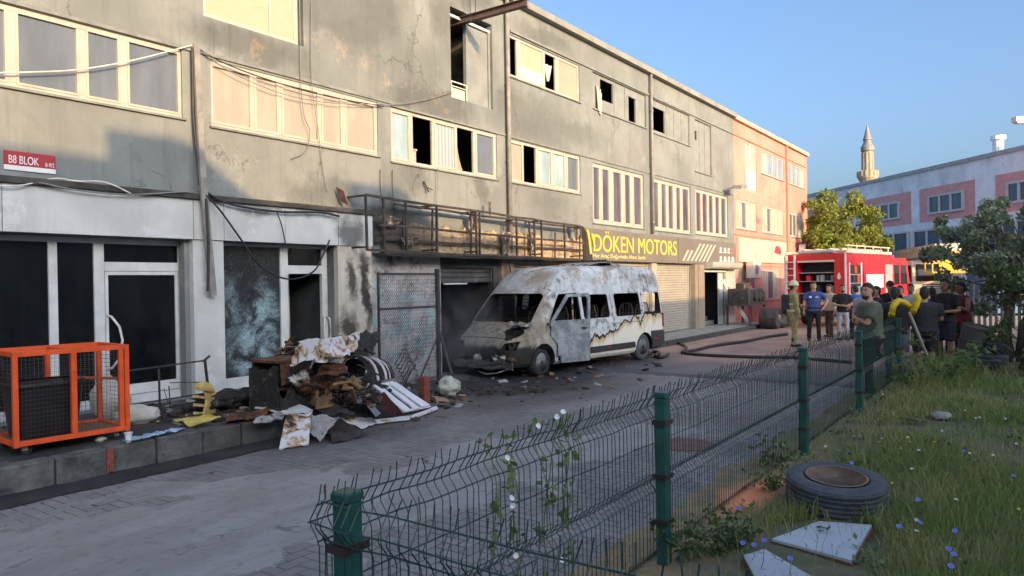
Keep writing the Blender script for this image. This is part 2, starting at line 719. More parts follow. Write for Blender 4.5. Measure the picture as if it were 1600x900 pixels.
def soil_mat():
    t = NT('lawn_soil')
    v = t.pos()
    n1 = t.noise(v, 1.2, 6, .7)
    n2 = t.noise(v, 25, 5, .7)
    c = t.mix(t.ramp(n1, .35, .65), (.085, .10, .04), (.17, .15, .09))
    c = t.mix(t.ramp(n2, .5, .8, 0, .6), c, (.22, .18, .13))
    s = t.sep(v)
    # bare sandy strip under the fence, with one orange patch
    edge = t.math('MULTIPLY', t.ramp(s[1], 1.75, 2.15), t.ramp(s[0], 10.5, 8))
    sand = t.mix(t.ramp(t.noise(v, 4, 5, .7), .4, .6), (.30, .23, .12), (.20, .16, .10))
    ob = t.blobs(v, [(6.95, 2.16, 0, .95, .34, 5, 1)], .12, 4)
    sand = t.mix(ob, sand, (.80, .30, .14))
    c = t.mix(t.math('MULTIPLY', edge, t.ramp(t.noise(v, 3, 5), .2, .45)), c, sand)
    t.bump(n2, .6, .02)
    return t.fin(c, .95)


yd = MB()
yd.box(36, 120, -45, 30, -.09, -.001)
yd.build('bounce_yard', M('pale_bounce_ground', (.36, .34, .31), .9, .15, .6, world_pos=True), kind='structure')  # added pale ground, bounces sunlight onto the shaded factory front
lb = MB()
lb.grid(lambda u, w: (1.72 + 26 * u ** 1.3, -14 + 16.42 * w, lawn_z(1.72 + 26 * u ** 1.3, -14 + 16.42 * w)), 130, 110)
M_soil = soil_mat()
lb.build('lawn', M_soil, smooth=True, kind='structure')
db_ = MB()
db_.grid(lambda u, w: (1.72 + 20 * u, 2.30 + w * (.42 + .16 * mnoise.fractal((u * 16, 0, 4), 1, 2, 3)), .012 * (1 - w) + .006 * mnoise.noise((u * 90, w * 4, 2)) - .012 * smooth(.75, 1, w)), 200, 8)
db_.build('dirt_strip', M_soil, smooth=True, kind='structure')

# ================================================================== GREY INDUSTRIAL BUILDING
BO = Vector((0, FACE_Y, 0))


def facade_mat(name, base, soot_items, streak=.35, peel=None, crack=.6):
    t = NT(name)
    v = t.pos()
    big = t.noise(v, .5, 6, .65)
    mid = t.noise(v, 3.0, 7, .7)
    fine = t.noise(v, 40, 4, .6)
    st = t.noise(t.vmul(v, (2.2, 1, .18)), 2.0, 6, .7)
    c = t.mix(t.ramp(big, .3, .7), tuple(x * .80 for x in base), tuple(x * 1.12 for x in base))
    c = t.mix(t.ramp(mid, .52, .72, 0, .30), c, tuple(x * .62 for x in base))
    c = t.mix(t.ramp(st, .5, .72, 0, streak), c, tuple(x * .5 for x in base))
    c = t.mix(t.ramp(fine, .6, .8, 0, .18), c, tuple(min(1, x * 1.4) for x in base))
    vo = t.n('ShaderNodeTexVoronoi', feature='DISTANCE_TO_EDGE')
    t.l(t.vadd(t.vmul(v, (1, 1, .8)), t.vmul(t.noise(v, 1.7, 5, .65, col=True), (.9,) * 3)), vo.inputs['Vector'])
    vo.inputs['Scale'].default_value = .42
    ck = t.math('MULTIPLY', t.ramp(vo.outputs['Distance'], .010, .002), t.ramp(t.noise(v, .7, 3), .46, .58, 0, crack))
    c = t.mix(ck, c, tuple(x * .35 for x in base))
    dr = t.math('MULTIPLY', t.ramp(t.noise(t.vmul(v, (7, 1, .22)), 1.6, 5, .7), .58, .74, 0, .55), t.ramp(big, .42, .6))
    c = t.mix(dr, c, tuple(x * .42 for x in base))
    pl = t.math('MULTIPLY', t.ramp(t.noise(t.vadd(v, (13, 2, 5)), .8, 7, .72), .57, .63, 0, .35), 1)
    c = t.mix(pl, c, tuple(min(1, x * 1.35) for x in base))
    if peel:
        pm_ = t.math('MULTIPLY', t.blobs(v, peel, .5, 1.6), t.ramp(t.noise(v, 3.2, 8, .75), .50, .60))
        c = t.mix(pm_, c, (.44, .36, .26))
    if soot_items:
        c = t.mix(t.blobs(v, soot_items, .6, 1.1), c, (.030, .028, .027))
    t.bump(t.math('ADD', mid, t.math('MULTIPLY', fine, .5)), .25, .02)
    return t.fin(c, .88, spec=.3)


SOOT_WALL = [(12.8, 10.8, 1.6, 3.4, 3, 1.9, .95), (11.0, 10.8, 3.2, 1.6, 3, .75, .8), (14.5, 10.8, 2.6, 2.4, 3, .5, .7), (17, 10.8, 2.2, 2.4, 3, .7, .55), (9.9, 10.8, 2.4, .9, 3, 1.2, .8), (9.3, 10.8, 3.7, 1.3, 3, .4, .4),
             (12.9, 10.8, 8.0, .9, 3, 1.0, .45), (16.5, 10.8, 6.0, 2.2, 3, .5, .22), (12.0, 10.8, 6.6, 2.6, 3, 1.2, .25), (8.9, 10.8, 7.4, .5, 3, 1.3, .4), (13.9, 10.8, 4.25, .35, 3, .5, .4), (11.2, 10.8, 4.2, .7, 3, .7, .22), (12.4, 10.8, 5.98, 2.4, 3, .5, .48), (15.8, 10.8, 6.3, 2.7, 3, .9, .34), (10.2, 10.8, 7.6, 2.2, 3, 1.5, .42), (7.6, 10.8, 6.05, 1.6, 3, .5, .5), (13.6, 10.8, 7.2, 1.6, 3, 1.6, .38), (18.5, 10.8, 6.3, 2.2, 3, .5, .25), (13.0, 10.8, 6.1, .6, 3, .6, .5), (16.8, 10.8, 8.6, 2.0, 3, .4, .35), (11.6, 10.8, 4.35, .6, 3, .5, .35), (17.0, 10.8, 4.1, 1.2, 3, .5, .22), (13.7, 10.8, 8.7, 1.2, 3, .5, .5)]
PEEL = [(7.9, 10.8, 6.0, .35, 2, .4, .7), (11.6, 10.8, 6.02, 1.2, 2, .28, .9), (9.6, 10.8, 6.45, 1.6, 2, .22, .4), (5.3, 10.8, 6.5, .8, 2, .3, .6), (12.4, 10.8, 5.9, .7, 2, .25, .9)]
M_grey = facade_mat('grey_render', (.218, .238, .236), SOOT_WALL, .35, PEEL)
M_trim = M('grey_trim', (.20, .215, .21), .8, .25, 3, bump=.2)
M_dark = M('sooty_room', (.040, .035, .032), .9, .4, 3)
M_pvc = M('white_window_frame', (.60, .58, .54), .5, .10, 4, (.40, .35, .28), (.6, .8), 2.5)
M_pvc_sun = M('sunlit_window_frame', (.47, .42, .36), .5, .10, 4, (.34, .29, .23), (.6, .8), 2.5)  # same white PVC, with the sun's warmth put into its colour
M_alu = M('pale_aluminium', (.60, .62, .63), .4, .12, 4, metal=.0)
M_fascia = facade_mat('white_fascia_panel', (.58, .60, .60), [(9.7, 10.8, 3.0, .55, 2, .6, .75), (9.9, 10.8, 1.9, .45, 2, .9, .85), (8.0, 10.8, 3.45, 2.5, 2, .25, .5)], .18, None, 0)
M_sooty_pillar = facade_mat('scorched_pillar', (.60, .56, .49), [(9.75, 10.8, 2.2, .22, 2, .6, .9), (9.5, 10.8, 1.2, .35, 2, .45, .9), (10.15, 10.8, 1.9, .22, 2, 1.2, .95), (9.8, 10.8, .6, .8, 2, .45, .97), (9.5, 10.8, 3.1, .3, 2, .5, .9)], .5)


def glass_mat(name, col, rough=.06, var=.3, spec=.6, dust=0):
    t = NT(name)
    v = t.pos()
    n1 = t.noise(t.vmul(v, (2.2, 1, .5)), 1.4, 6, .65)
    c = t.mix(t.ramp(n1, .3, .7), tuple(x * (1 - var) for x in col), tuple(x * (1 + var) for x in col))
    if dust:
        n2 = t.noise(v, 30, 5, .75)
        c = t.mix(t.ramp(n2, .66, .74, 0, dust), c, (.6, .6, .58))
    return t.fin(c, t.ramp(n1, .3, .7, rough, rough + .08), 0, spec)


G_black = glass_mat('tinted_shop_glass', (.008, .010, .012), .04, .4, .5)
G_dusty = glass_mat('dusty_grey_glass', (.13, .15, .18), .12, .15, .5, .35)
G_film = glass_mat('beige_filmed_glass', (.36, .325, .27), .3, .10, .4, .2)
G_blue = glass_mat('bluish_filmed_glass', (.30, .40, .44), .2, .2, .5)
G_pink = M('pink_board', (.48, .30, .24), .7, .06, 3)
G_cream = M('cream_board', (.44, .36, .26), .7, .05, 3)
G_purple = glass_mat('violet_grey_glass', (.10, .09, .12), .08, .35, .5)
M_greypanel = M('grey_sheet_panel', (.225, .244, .24), .7, .15, 2.5, bump=.1)


def curtain_mat():
    t = NT('striped_curtain')
    v = t.pos()
    s = t.sep(v)
    w = t.math('SINE', t.math('MULTIPLY', s[0], 55))
    return t.fin(t.mix(t.ramp(w, -.4, .6), (.26, .30, .36), (.42, .43, .42)), .8)


G_curtain = curtain_mat()


def shatter_mat():
    t = NT('shattered_glass')
    v = t.pos()
    vo = t.n('ShaderNodeTexVoronoi', feature='DISTANCE_TO_EDGE')
    t.l(t.vadd(v, t.vmul(t.noise(v, 6, 4, .6, col=True), (.12,) * 3)), vo.inputs['Vector'])
    vo.inputs['Scale'].default_value = 30
    vo2 = t.n('ShaderNodeTexVoronoi', feature='DISTANCE_TO_EDGE')
    t.l(t.vadd(v, t.vmul(t.noise(v, 3, 4, .6, col=True), (.3,) * 3)), vo2.inputs['Vector'])
    vo2.inputs['Scale'].default_value = 9
    cr = t.math('MAXIMUM', t.ramp(vo.outputs['Distance'], .10, .0), t.ramp(vo2.outputs['Distance'], .06, 0))
    cloud = t.noise(v, 2.1, 7, .7, .6)
    wht = t.blobs(v, [(7.95, 11, 1.25, .55, 2, 1.0, 1), (7.7, 11, .85, .55, 2, .5, .9), (7.35, 11, 1.6, .35, 2, .8, .5)], .35, 2.5)
    f = t.math('MULTIPLY', wht, t.ramp(cloud, .38, .62), True)
    f = t.math('MULTIPLY', f, t.math('ADD', t.math('MULTIPLY', cr, .7), .45), True)
    c = t.mix(f, (.018, .021, .024), (.42, .60, .68))
    t.bump(cr, .5, .01)
    return t.fin(c, t.ramp(f, 0, .6, .12, .6))


G_shatter = shatter_mat()


def wall_sheet(mb, x0, x1, z0, z1, holes, Y, rev=.14):
    xs = sorted({x0, x1} | {min(max(h[i], x0), x1) for h in holes for i in (0, 1)})
    zs = sorted({z0, z1} | {min(max(h[i], z0), z1) for h in holes for i in (2, 3)})
    # keep faces modest in size
    def split(a):
        out = [a[0]]
        for b in a[1:]:
            n = max(1, int((b - out[-1]) / 2.0))
            s_ = out[-1]
            for k in range(1, n + 1): out.append(s_ + (b - s_) * k / n)
        return out
    xs, zs = split(xs), split(zs)
    for i in range(len(xs) - 1):
        for j in range(len(zs) - 1):
            cx, cz = (xs[i] + xs[i + 1]) / 2, (zs[j] + zs[j + 1]) / 2
            if any(h[0] < cx < h[1] and h[2] < cz < h[3] for h in holes): continue
            mb.add([(xs[i], Y, zs[j]), (xs[i + 1], Y, zs[j]), (xs[i + 1], Y, zs[j + 1]), (xs[i], Y, zs[j + 1])], [(0, 1, 2, 3)])
    for h in holes:
        a, b, c, d = h[:4]
        r_ = h[4] if len(h) > 4 else rev
        for q in ([(a, Y, c), (a, Y, d), (a, Y + r_, d), (a, Y + r_, c)], [(b, Y, c), (b, Y + r_, c), (b, Y + r_, d), (b, Y, d)],
                  [(a, Y, c), (a, Y + r_, c), (b, Y + r_, c), (b, Y, c)], [(a, Y, d), (b, Y, d), (b, Y + r_, d), (a, Y + r_, d)]):
            mb.add(q, [(0, 1, 2, 3)])


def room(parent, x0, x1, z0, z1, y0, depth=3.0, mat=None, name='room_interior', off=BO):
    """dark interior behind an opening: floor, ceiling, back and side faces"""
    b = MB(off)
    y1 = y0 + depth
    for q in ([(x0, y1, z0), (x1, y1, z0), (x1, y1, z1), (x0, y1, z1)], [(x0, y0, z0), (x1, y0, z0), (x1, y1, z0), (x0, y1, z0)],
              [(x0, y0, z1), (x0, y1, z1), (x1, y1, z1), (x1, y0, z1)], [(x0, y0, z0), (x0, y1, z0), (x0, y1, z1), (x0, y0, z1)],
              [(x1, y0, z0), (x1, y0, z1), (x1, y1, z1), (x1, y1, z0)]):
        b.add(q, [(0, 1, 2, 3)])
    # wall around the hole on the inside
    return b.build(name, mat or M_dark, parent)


KIND = dict(dusty=G_dusty, film=G_film, blue=G_blue, pink=G_pink, cream=G_cream, purple=G_purple, curtain=G_curtain, black=G_black, shatter=G_shatter, panel=M_greypanel)


def window(parent, x0, x1, z0, z1, panes, fmat=None, rec=.07, fr=.07, mull=.065, sash=True, sill=True, off=BO, Y=FACE_Y, label=None, sill_mat=None, bead=.045):
    """panes: list of (xa, xb, kind) clear openings between mullions; kind None leaves the sash open"""
    fmat = fmat or M_pvc_sun
    b = MB(off)
    y0, y1 = Y + rec, Y + rec + .06
    b.box(x0, x1, y0, y1, z0, z0 + fr)
    b.box(x0, x1, y0, y1, z1 - fr, z1)
    edges = [x0] + [e for p in panes for e in p[:2]] + [x1]
    for i in range(0, len(edges), 2):
        if edges[i + 1] - edges[i] > .005:
            b.box(edges[i], edges[i + 1], y0 + .001, y1 - .001, z0 + fr, z1 - fr)
    w = b.build('window', fmat, parent, bevel=.006, label=label)
    for xa, xb, kd in panes:
        if kd is None: continue
        if sash and kd in ('dusty', 'film', 'blue', 'purple', 'curtain'):
            s_ = MB(off)
            e = bead
            xa, xb = xa - e * .8, xb + e * .8
            s_.box(xa, xb, y0 - .012, y0 + .045, z0 + fr - .02, z0 + fr + e - .02)
            s_.box(xa, xb, y0 - .012, y0 + .045, z1 - fr - e + .02, z1 - fr + .02)
            s_.box(xa, xa + e, y0 - .011, y0 + .044, z0 + fr + e - .02, z1 - fr - e + .02)
            s_.box(xb - e, xb, y0 - .011, y0 + .044, z0 + fr + e - .02, z1 - fr - e + .02)
            s_.build('sash', fmat, w)
        p = MB(off)
        p.box(xa, xb, y0 + .028, y0 + .036, z0 + fr, z1 - fr)
        p.build('pane', KIND[kd], w)
    if sill:
        s_ = MB(off)
        s_.box(x0 - .04, x1 + .04, Y - .045, Y + rec, z0 - .035, z0 - .003)
        s_.build('sill', sill_mat or M_trim, w)
    return w


def PX(*xs, y=150):
    """photo columns on the facade -> metres along it (row y)"""
    return [fx(x, y)[0] for x in xs]


GB = thing('industrial_building', 'long three-storey grey industrial block with fire-scorched bays and shops below', 'building', BO)

HOLES = []
W1 = (2.3, 6.44, 4.64, 5.70)
W2 = (6.93, 10.62, 4.60, 5.67)
W3 = (10.99, 14.65, 4.54, 5.66)
W4 = (15.22, 18.72, 4.55, 5.64)
W5 = (19.46, 22.98, 3.76, 5.56)
W6 = (23.70, 27.10, 3.76, 5.55)
W7 = (27.58, 31.30, 3.80, 5.55)
T0 = (6.82, 8.80, 6.34, 8.32)
T1 = (12.94, 14.52, 6.24, 8.30)
T2 = (15.18, 18.75, 7.22, 8.28)
T3 = (19.54, 23.24, 7.20, 8.30)
T4 = (23.64, 27.10, 7.14, 8.30)
T5 = (27.61, 29.40, 6.24, 8.26)
G1 = (-3.0, 6.42, .29, 2.74)
G2 = (7.04, 9.40, .29, 2.74)
G3 = (12.47, 14.42, .0, 2.36)
G4 = (15.28, 18.9, .0, 2.75)
G5 = (19.5, 23.3, .14, 2.75)
G6 = (23.75, 26.93, .14, 2.62)
G7 = (28.10, 30.62, .14, 2.30)
HOLES = [W1, W2, W3, W4, W5, W6, W7, T0, T1, T2, T3, T4, T5, G1, G2, G3, G4, G5, G6, G7]
wb = MB(BO)
wall_sheet(wb, -12, 32.10, -.05, 9.06, HOLES, FACE_Y, .16)
wb.build('wall', M_grey, GB)
b = MB(BO)
b.box(-12, -11.9, 10.81, 24, 0, 9.0)
b.box(32.0, 32.1, 10.81, 24, 0, 9.0)
b.box(-11.9, 32.0, 23.9, 24, 0, 9.0)
b.build('rear_wall', M_grey, GB)
b = MB(BO)
b.box(-12.1, 32.10, 10.62, 24.1, 9.065, 9.24)
b.build('roof', M('roof_coping', (.25, .25, .23), .8, .15, 2), GB)
b = MB(BO)
b.box(15.25, 32.09, 10.755, 10.80, 8.33, 8.385)
b.box(-12, 11.1, 10.77, 10.80, 5.71, 5.76)
b.box(11.0, 32.0, 10.77, 10.80, 5.665, 5.705)
b.build('string_course', M_trim, GB)

# first-floor windows
x = PX(-60, 10, 30, 122, 139, 186, 203, 279, y=110)
window(GB, *W1, [(W1[0] + .08, x[1] - .0, 'dusty'), (x[2], x[3], 'dusty'), (x[4], x[5], 'dusty'), (x[6], x[7], 'dusty')], rec=.03, bead=.03)
x = PX(333, 392, 401, 434, 443, 497, 505, 533, 542, 585, y=170)
window(GB, *W2, [(x[0], x[1], 'film'), (x[2], x[3], 'film'), (x[4], x[5], 'film'), (x[6], x[7], 'film'), (x[8], x[9], 'film')], rec=.02)
x = PX(614, 640, 647, 677, 682, 712, 716, 741, 746, 772, y=225)
w3 = window(GB, *W3, [(x[0], x[1], 'blue'), (x[2], x[3], None), (x[4], x[5], 'curtain'), (x[6], x[7], None), (x[8], x[9], 'dusty')], rec=.03)
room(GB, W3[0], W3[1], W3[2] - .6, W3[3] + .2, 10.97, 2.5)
b = MB(BO)   # cloth hanging in the open sash and a cabinet behind the other
x0, x1 = PX(717, 733, y=240)
b.grid(lambda u, w: (x0 + (x1 - x0) * (u * (.35 + .65 * w ** 2)), 10.98 + .04 * math.sin(u * 14), 4.62 + .75 * (1 - w)), 12, 10)
b.build('curtain', M('beige_cloth', (.5, .42, .3), .9, .2, 8), GB)
b = MB(BO)
a0, a1 = PX(650, 676, y=225)
b.box(a0, a1, 11.3, 11.33, 4.6, 4.98)
b.box(a0, a1, 11.26, 11.3, 4.98, 5.01)
b.build('shelf', M('pale_shelf', (.45, .42, .36), .7), GB)
x = PX(798, 817, 820, 839, 843, 862, 867, 883, 888, 904, y=260)
window(GB, *W4, [(x[0] + .05, x[1], 'film'), (x[2], x[3], None), (x[4], x[5], 'blue'), (x[6], x[7], 'blue'), (x[8], x[9], 'dusty')], rec=.03)
room(GB, W4[0], W4[1], W4[2] - .5, W4[3] + .2, 10.97, 2.5)
for WW, cols, yy in ((W5, (929, 938, 943, 953, 960, 972, 978, 986, 992, 1003), 310), (W6, (1022, 1030, 1035, 1042, 1046, 1053, 1058, 1064, 1068, 1077), 320), (W7, (1089, 1096, 1099, 1106, 1109, 1115, 1119, 1125, 1128, 1135), 330)):
    x = PX(*cols, y=yy)
    window(GB, *WW, [(x[i], x[i + 1], 'purple') for i in range(0, 10, 2)], rec=.04, bead=.05, fr=.09)
# top floor
b = MB(BO)
x0, x1 = T0[0] + .02, T0[1] - .12
w0 = window(GB, T0[0] + .01, T0[1] - .10, T0[2], T0[3], [(x0 + .05, x0 + 1.25, 'cream'), (x0 + 1.30, x1 - .07, 'cream')], rec=.03, sill=False)
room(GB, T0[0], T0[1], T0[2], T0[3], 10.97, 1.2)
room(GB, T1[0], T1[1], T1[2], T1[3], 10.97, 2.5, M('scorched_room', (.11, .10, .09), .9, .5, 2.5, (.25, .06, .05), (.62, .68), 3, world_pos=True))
x = PX(733, 767, y=100)
b = MB(BO)
b.box(x[0], x[1], 10.90, 10.935, T1[2] + .02, T1[3] - .22)
b.box(x[0] - .03, x[0] + .03, 10.86, 10.95, T1[2], T1[3] - .2)
b.box(x[1] - .02, x[1] + .05, 10.86, 10.95, T1[2], T1[3] - .2)
dl = b.build('door', M_greypanel, GB)
b = MB(BO)
b.box(T1[0], T1[1], 10.86, 10.92, T1[3] - .19, T1[3] - .13)
b.build('door_rail', M_pvc, GB)
x = PX(794, 809, 815, 849, 853, 869, 874, 903, y=100)
w8 = window(GB, *T2, [(x[0] + .05, x[1], None), (x[2], x[3], 'cream'), (x[4], x[5], None), (x[6], x[7], 'pink')], rec=.03)
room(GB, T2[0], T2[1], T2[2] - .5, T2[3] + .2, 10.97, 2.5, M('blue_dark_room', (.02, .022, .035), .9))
b = MB(BO)
b.box(x[2], x[3], 10.845, 10.855, T2[2] + .08, T2[2] + .40)
b.build('pane', M('pale_blue_pane', (.45, .47, .50), .3), w8)
b = MB(BO)
xa, xb = x[4], x[5]
b.grid(lambda u, w: (xa + .1 + (xb - xa - .15) * (.5 + (u - .5) * (1 - .8 * w)), 10.93 + .03 * math.sin(u * 12), T2[3] - .3 - .45 * w), 8, 8)
b.build('hanging_cloth', M('pale_cloth', (.6, .52, .48), .9), GB)
# panelled bays of the top floor
for (T, opens) in ((T3, [(941, 961, .38, 1.0), (985, 996, .05, .85)]), (T4, [(1023, 1041, .12, .92)]), (T5, [(1086, 1091, 1.25, 1.6)])):
    pb_ = []
    holes = []
    for (pa, pb2, f0, f1) in opens:
        xa, xb = PX(pa, pb2, y=190 if T is not T5 else 215)
        holes.append((xa, xb, T[2] + f0, min(T[2] + f0 + (f1 - f0), T[3] - .05), .05))
    b = MB(BO)
    wall_sheet(b, T[0], T[1], T[2], T[3], holes, 10.86, .05)
    n_ = 5 if T is not T5 else 3
    for k in range(1, n_):
        xx = T[0] + (T[1] - T[0]) * k / n_
        if any(h[0] - .05 < xx < h[1] + .05 for h in holes): continue
        b.box(xx - .02, xx + .02, 10.845, 10.858, T[2], T[3])
    b.build('sheet_panel', M_greypanel, GB)
    b = MB(BO)
    b.box(T[0] - .04, T[1] + .04, 10.755, 10.80, T[2] - .04, T[2] - .004)
    b.build('sill', M_trim, GB)
    room(GB, T[0], T[1], T[2], T[3], 10.97, 2.0)
x0, x1 = PX(936, 960, y=165)
b = MB(BO)
b.grid(lambda u, w: (x0 - .15 + .32 * u * (1 - .4 * w), 10.80 - .05 * w + .03 * math.sin(u * 16), 7.95 - .75 * w - .2 * u + .1 * mnoise.noise((u * 5, w * 4, 2))), 14, 8)
b.build('hanging_cloth', M('white_rag', (.48, .42, .36), .9, .15, 8), GB)

# ------------------------------------------------------------------ ground floor, left shops
b = MB(BO)
seam = [-6, -3.5, -1.0, 1.4, 3.9, 6.50, 7.03, 8.22, 9.42, 10.30]
for i in range(len(seam) - 1):
    fp = MB(BO)
    fp.box(seam[i] + .006, seam[i + 1] - .006, 10.66 + random.uniform(0, .006), 10.797, 2.755, 3.375)
    fp.build('fascia_panel', M_fascia, GB)
b = MB(BO)
b.box(-6, 10.31, 10.60, 10.797, 3.378, 3.46)
b.build('fascia_ledge', M('sooty_ledge', (.06, .058, .055), .9, .5, 4), GB)
b = MB(BO)
b.box(6.50, 7.03, 10.69, 10.798, .291, 2.752)
b.build('pillar', M_fascia, GB)
b = MB(BO)
b.box(9.42, 10.28, 10.69, 10.798, .291, 2.752)
b.build('pillar', M_sooty_pillar, GB, label='smoke-blackened pillar')
YS = 11.02    # shopfront line
x = PX(-400, 76, 89, 146, 163, 279, 287, y=500)
x = [at_y(p, 500, YS).x for p in (76, 90, 147, 163, 279, 287)]
sf = MB(BO)
for (xa, xb) in ((x[0], x[1]), (x[2], x[3]), (x[4], x[5] + .06), (1.1, 1.2), (-1.6, -1.5)):
    sf.box(xa, xb, YS - .03, YS + .05, .36, 2.70)
sf.box(-3, x[5] + .06, YS - .028, YS + .048, .29, .42)
zt0, zt1 = at_y(220, 424, YS).z, at_y(220, 410, YS).z
sf.box(x[3], x[4], YS - .029, YS + .049, zt0, zt1)
sf.box(-3, x[5] + .06, YS - .027, YS + .047, 2.66, 2.74)
SF = sf.build('shopfront', M_alu, GB, bevel=.006)
for (xa, xb, za, zb) in ((-3, -1.6, .42, 2.66), (-1.5, 1.1, .42, 2.66), (1.2, x[0], .42, 2.66), (x[1], x[2], .42, 2.66), (x[3], x[4], zt1, 2.66)):
    p = MB(BO)
    p.box(xa, xb, YS + .005, YS + .013, za, zb)
    p.build('pane', G_black, SF)
b = MB(BO)
e = .055
b.box(x[3] + .01, x[4] - .01, YS - .02, YS + .04, .43, .58)
b.box(x[3] + .01, x[4] - .01, YS - .02, YS + .04, zt0 - e, zt0 - .005)
b.box(x[3] + .01, x[3] + e, YS - .019, YS + .039, .58, zt0 - e)
b.box(x[4] - e, x[4] - .01, YS - .019, YS + .039, .58, zt0 - e)
dr = b.build('door', M_alu, GB)
b = MB(BO)
b.box(x[3] + e, x[4] - e, YS + .005, YS + .013, .58, zt0 - e)
b.build('pane', G_black, dr)
b = MB(BO)
hx = x[3] + .03
b.tube([(hx, YS - .03, 1.62), (hx + .03, YS - .09, 1.60), (hx + .13, YS - .11, 1.45), (hx + .17, YS - .11, 1.25), (hx + .13, YS - .11, 1.0), (hx + .03, YS - .09, .86), (hx, YS - .03, .84)], .018, 8)
b.build('handle', M_pvc, dr, smooth=True)
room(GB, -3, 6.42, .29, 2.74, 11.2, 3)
# second shop: crazed glass and open door
y2 = [at_y(p, 500, YS).x for p in (347, 438, 450, 503, 513)]
sf = MB(BO)
sf.box(7.03, 7.09, YS - .03, YS + .05, .29, 2.74)
sf.box(y2[1], y2[2], YS - .03, YS + .05, .29, 2.74)
sf.box(y2[3], y2[4], YS - .03, YS + .05, .29, 2.74)
sf.box(7.09, y2[1], YS - .029, YS + .049, .29, .48)
zt0, zt1 = at_y(475, 428, YS).z, at_y(475, 415, YS).z
sf.box(y2[2], y2[3], YS - .029, YS + .049, zt0, zt1)
sf.box(y2[4], 9.42, YS - .025, YS + .05, .29, 2.74)
sf.box(7.09, y2[3], YS - .028, YS + .048, 2.69, 2.74)
SF2 = sf.build('shopfront', M_alu, GB, bevel=.006)
p = MB(BO)
p.box(7.09, y2[1], YS + .005, YS + .013, .48, 2.69)
p.build('pane', G_shatter, SF2, label='crazed shop window, shattered but still standing')
p = MB(BO)
p.box(y2[2], y2[3], YS + .005, YS + .013, zt1, 2.69)
p.build('pane', G_black, SF2)
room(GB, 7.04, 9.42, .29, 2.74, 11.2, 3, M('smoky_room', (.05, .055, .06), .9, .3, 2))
b = MB(BO)
b.box(8.75, 9.25, 11.9, 11.96, .29, 2.3)
b.box(8.9, 9.7, 12.9, 13.3, .29, 1.1)
b.build('partition', M('grey_partition', (.30, .32, .34), .8, .3, 3), GB)
xx = y2[3] + .05
b = MB(BO)
for s_ in (-.07, .05):
    b.tube([(xx + s_ * .3, YS - .03, 1.42), (xx + s_, YS - .10, 1.38), (xx + s_ * 1.4, YS - .12, 1.15), (xx + s_, YS - .10, .92), (xx + s_ * .3, YS - .03, .88)], .016, 8)
b.build('handle', M_pvc, SF2, smooth=True)

# ------------------------------------------------------------------ burnt garage bay
def mural_mat():
    t = NT('peeled_painted_wall')
    v = t.pos()
    s = t.sep(v)
    n1 = t.noise(v, 3.2, 8, .75, .5)
    n2 = t.noise(t.vadd(v, (7, 3, 1)), 2.6, 8, .75, .5)
    n3 = t.noise(t.vadd(v, (1, 9, 5)), 5, 8, .8)
    c = t.mix(t.ramp(n1, .42, .58), (.30, .30, .31), (.48, .49, .51))
    c = t.mix(t.ramp(n2, .54, .58), c, (.25, .50, .53))
    c = t.mix(t.ramp(n3, .60, .64), c, (.55, .52, .38))
    c = t.mix(t.ramp(t.noise(t.vadd(v, (4, 4, 4)), 3.5, 6, .7), .64, .68), c, (.42, .12, .10))
    c = t.mix(t.math('MULTIPLY', t.ramp(s[2], 2.0, 2.15), t.ramp(n2, .45, .5)), c, (.40, .39, .385))
    bl = t.math('MULTIPLY', t.ramp(t.noise(v, 1.6, 8, .75), .50, .68), .9)
    c = t.mix(bl, c, (.025, .025, .026))
    t.bump(t.math('ADD', n1, n3), .5, .02)
    return t.fin(c, .85)


b = MB(BO)
b.box(10.32, 12.42, 10.765, 10.797, -.04, 2.62)
b.build('painted_wall', mural_mat(), GB)
M_char = M('charred_steel', (.035, .032, .031), .75, .5, 12, (.12, .065, .04), (.55, .72), 4, .4, 40)
M_shut_dark = M('sooty_shutter', (.07, .07, .075), .55, .4, 5, (.16, .15, .14), (.55, .7), 2)


def shutter(parent, x0, x1, z0, z1, Y, mat, lab=None, pitch=.085):
    n = int((z1 - z0) / pitch)
    root = None
    for k in range(n):
        a = z0 + (z1 - z0) * k / n
        h = (z1 - z0) / n
        prof = [(Y + .02, a), (Y - .004, a + .006), (Y - .012, a + h * .35), (Y - .012, a + h * .65), (Y - .004, a + h - .008), (Y + .02, a + h - .002)]
        s_ = MB(BO)
        s_.prism(prof, x0, x1, 'x')
        if root is None:
            fr = MB(BO)
            fr.box(x0 - .06, x0 - .002, Y - .04, Y + .05, z0, z1)
            root = fr.build('roller_shutter', mat, parent, label=lab)
            fr = MB(BO)
            fr.box(x1 + .002, x1 + .06, Y - .04, Y + .05, z0, z1)
            fr.build('guide', mat, root)
        s_.build('slat', mat, root)
    return root


shutter(GB, 12.53, 14.36, 2.02, 2.36, 10.88, M_shut_dark, 'sooty roller shutter jammed half open')
b = MB(BO)
b.box(12.6, 13.4, 10.80, 10.85, 1.985, 2.015)
b.build('shutter_rail', M_alu, GB)
room(GB, 12.45, 14.44, -.004, 2.4, 10.97, 4.5)
M_shut = M('grey_beige_shutter', (.36, .34, .29), .5, .12, 3, (.22, .2, .17), (.6, .8), 1.5)
shutter(GB, 15.35, 18.84, .02, 2.74, 10.88, M_shut)
shutter(GB, 19.57, 23.24, .15, 2.74, 10.88, M_shut)
shutter(GB, 23.82, 26.86, .15, 2.61, 10.88, M_shut)
b = MB(BO)
b.box(14.62, 15.16, 10.69, 10.797, -.04, 2.62)
b.build('pillar', facade_mat('scorched_tan_pillar', (.36, .26, .2), [(14.8, 10.8, 1.3, .5, 2, 1.2, .85)], .5), GB)
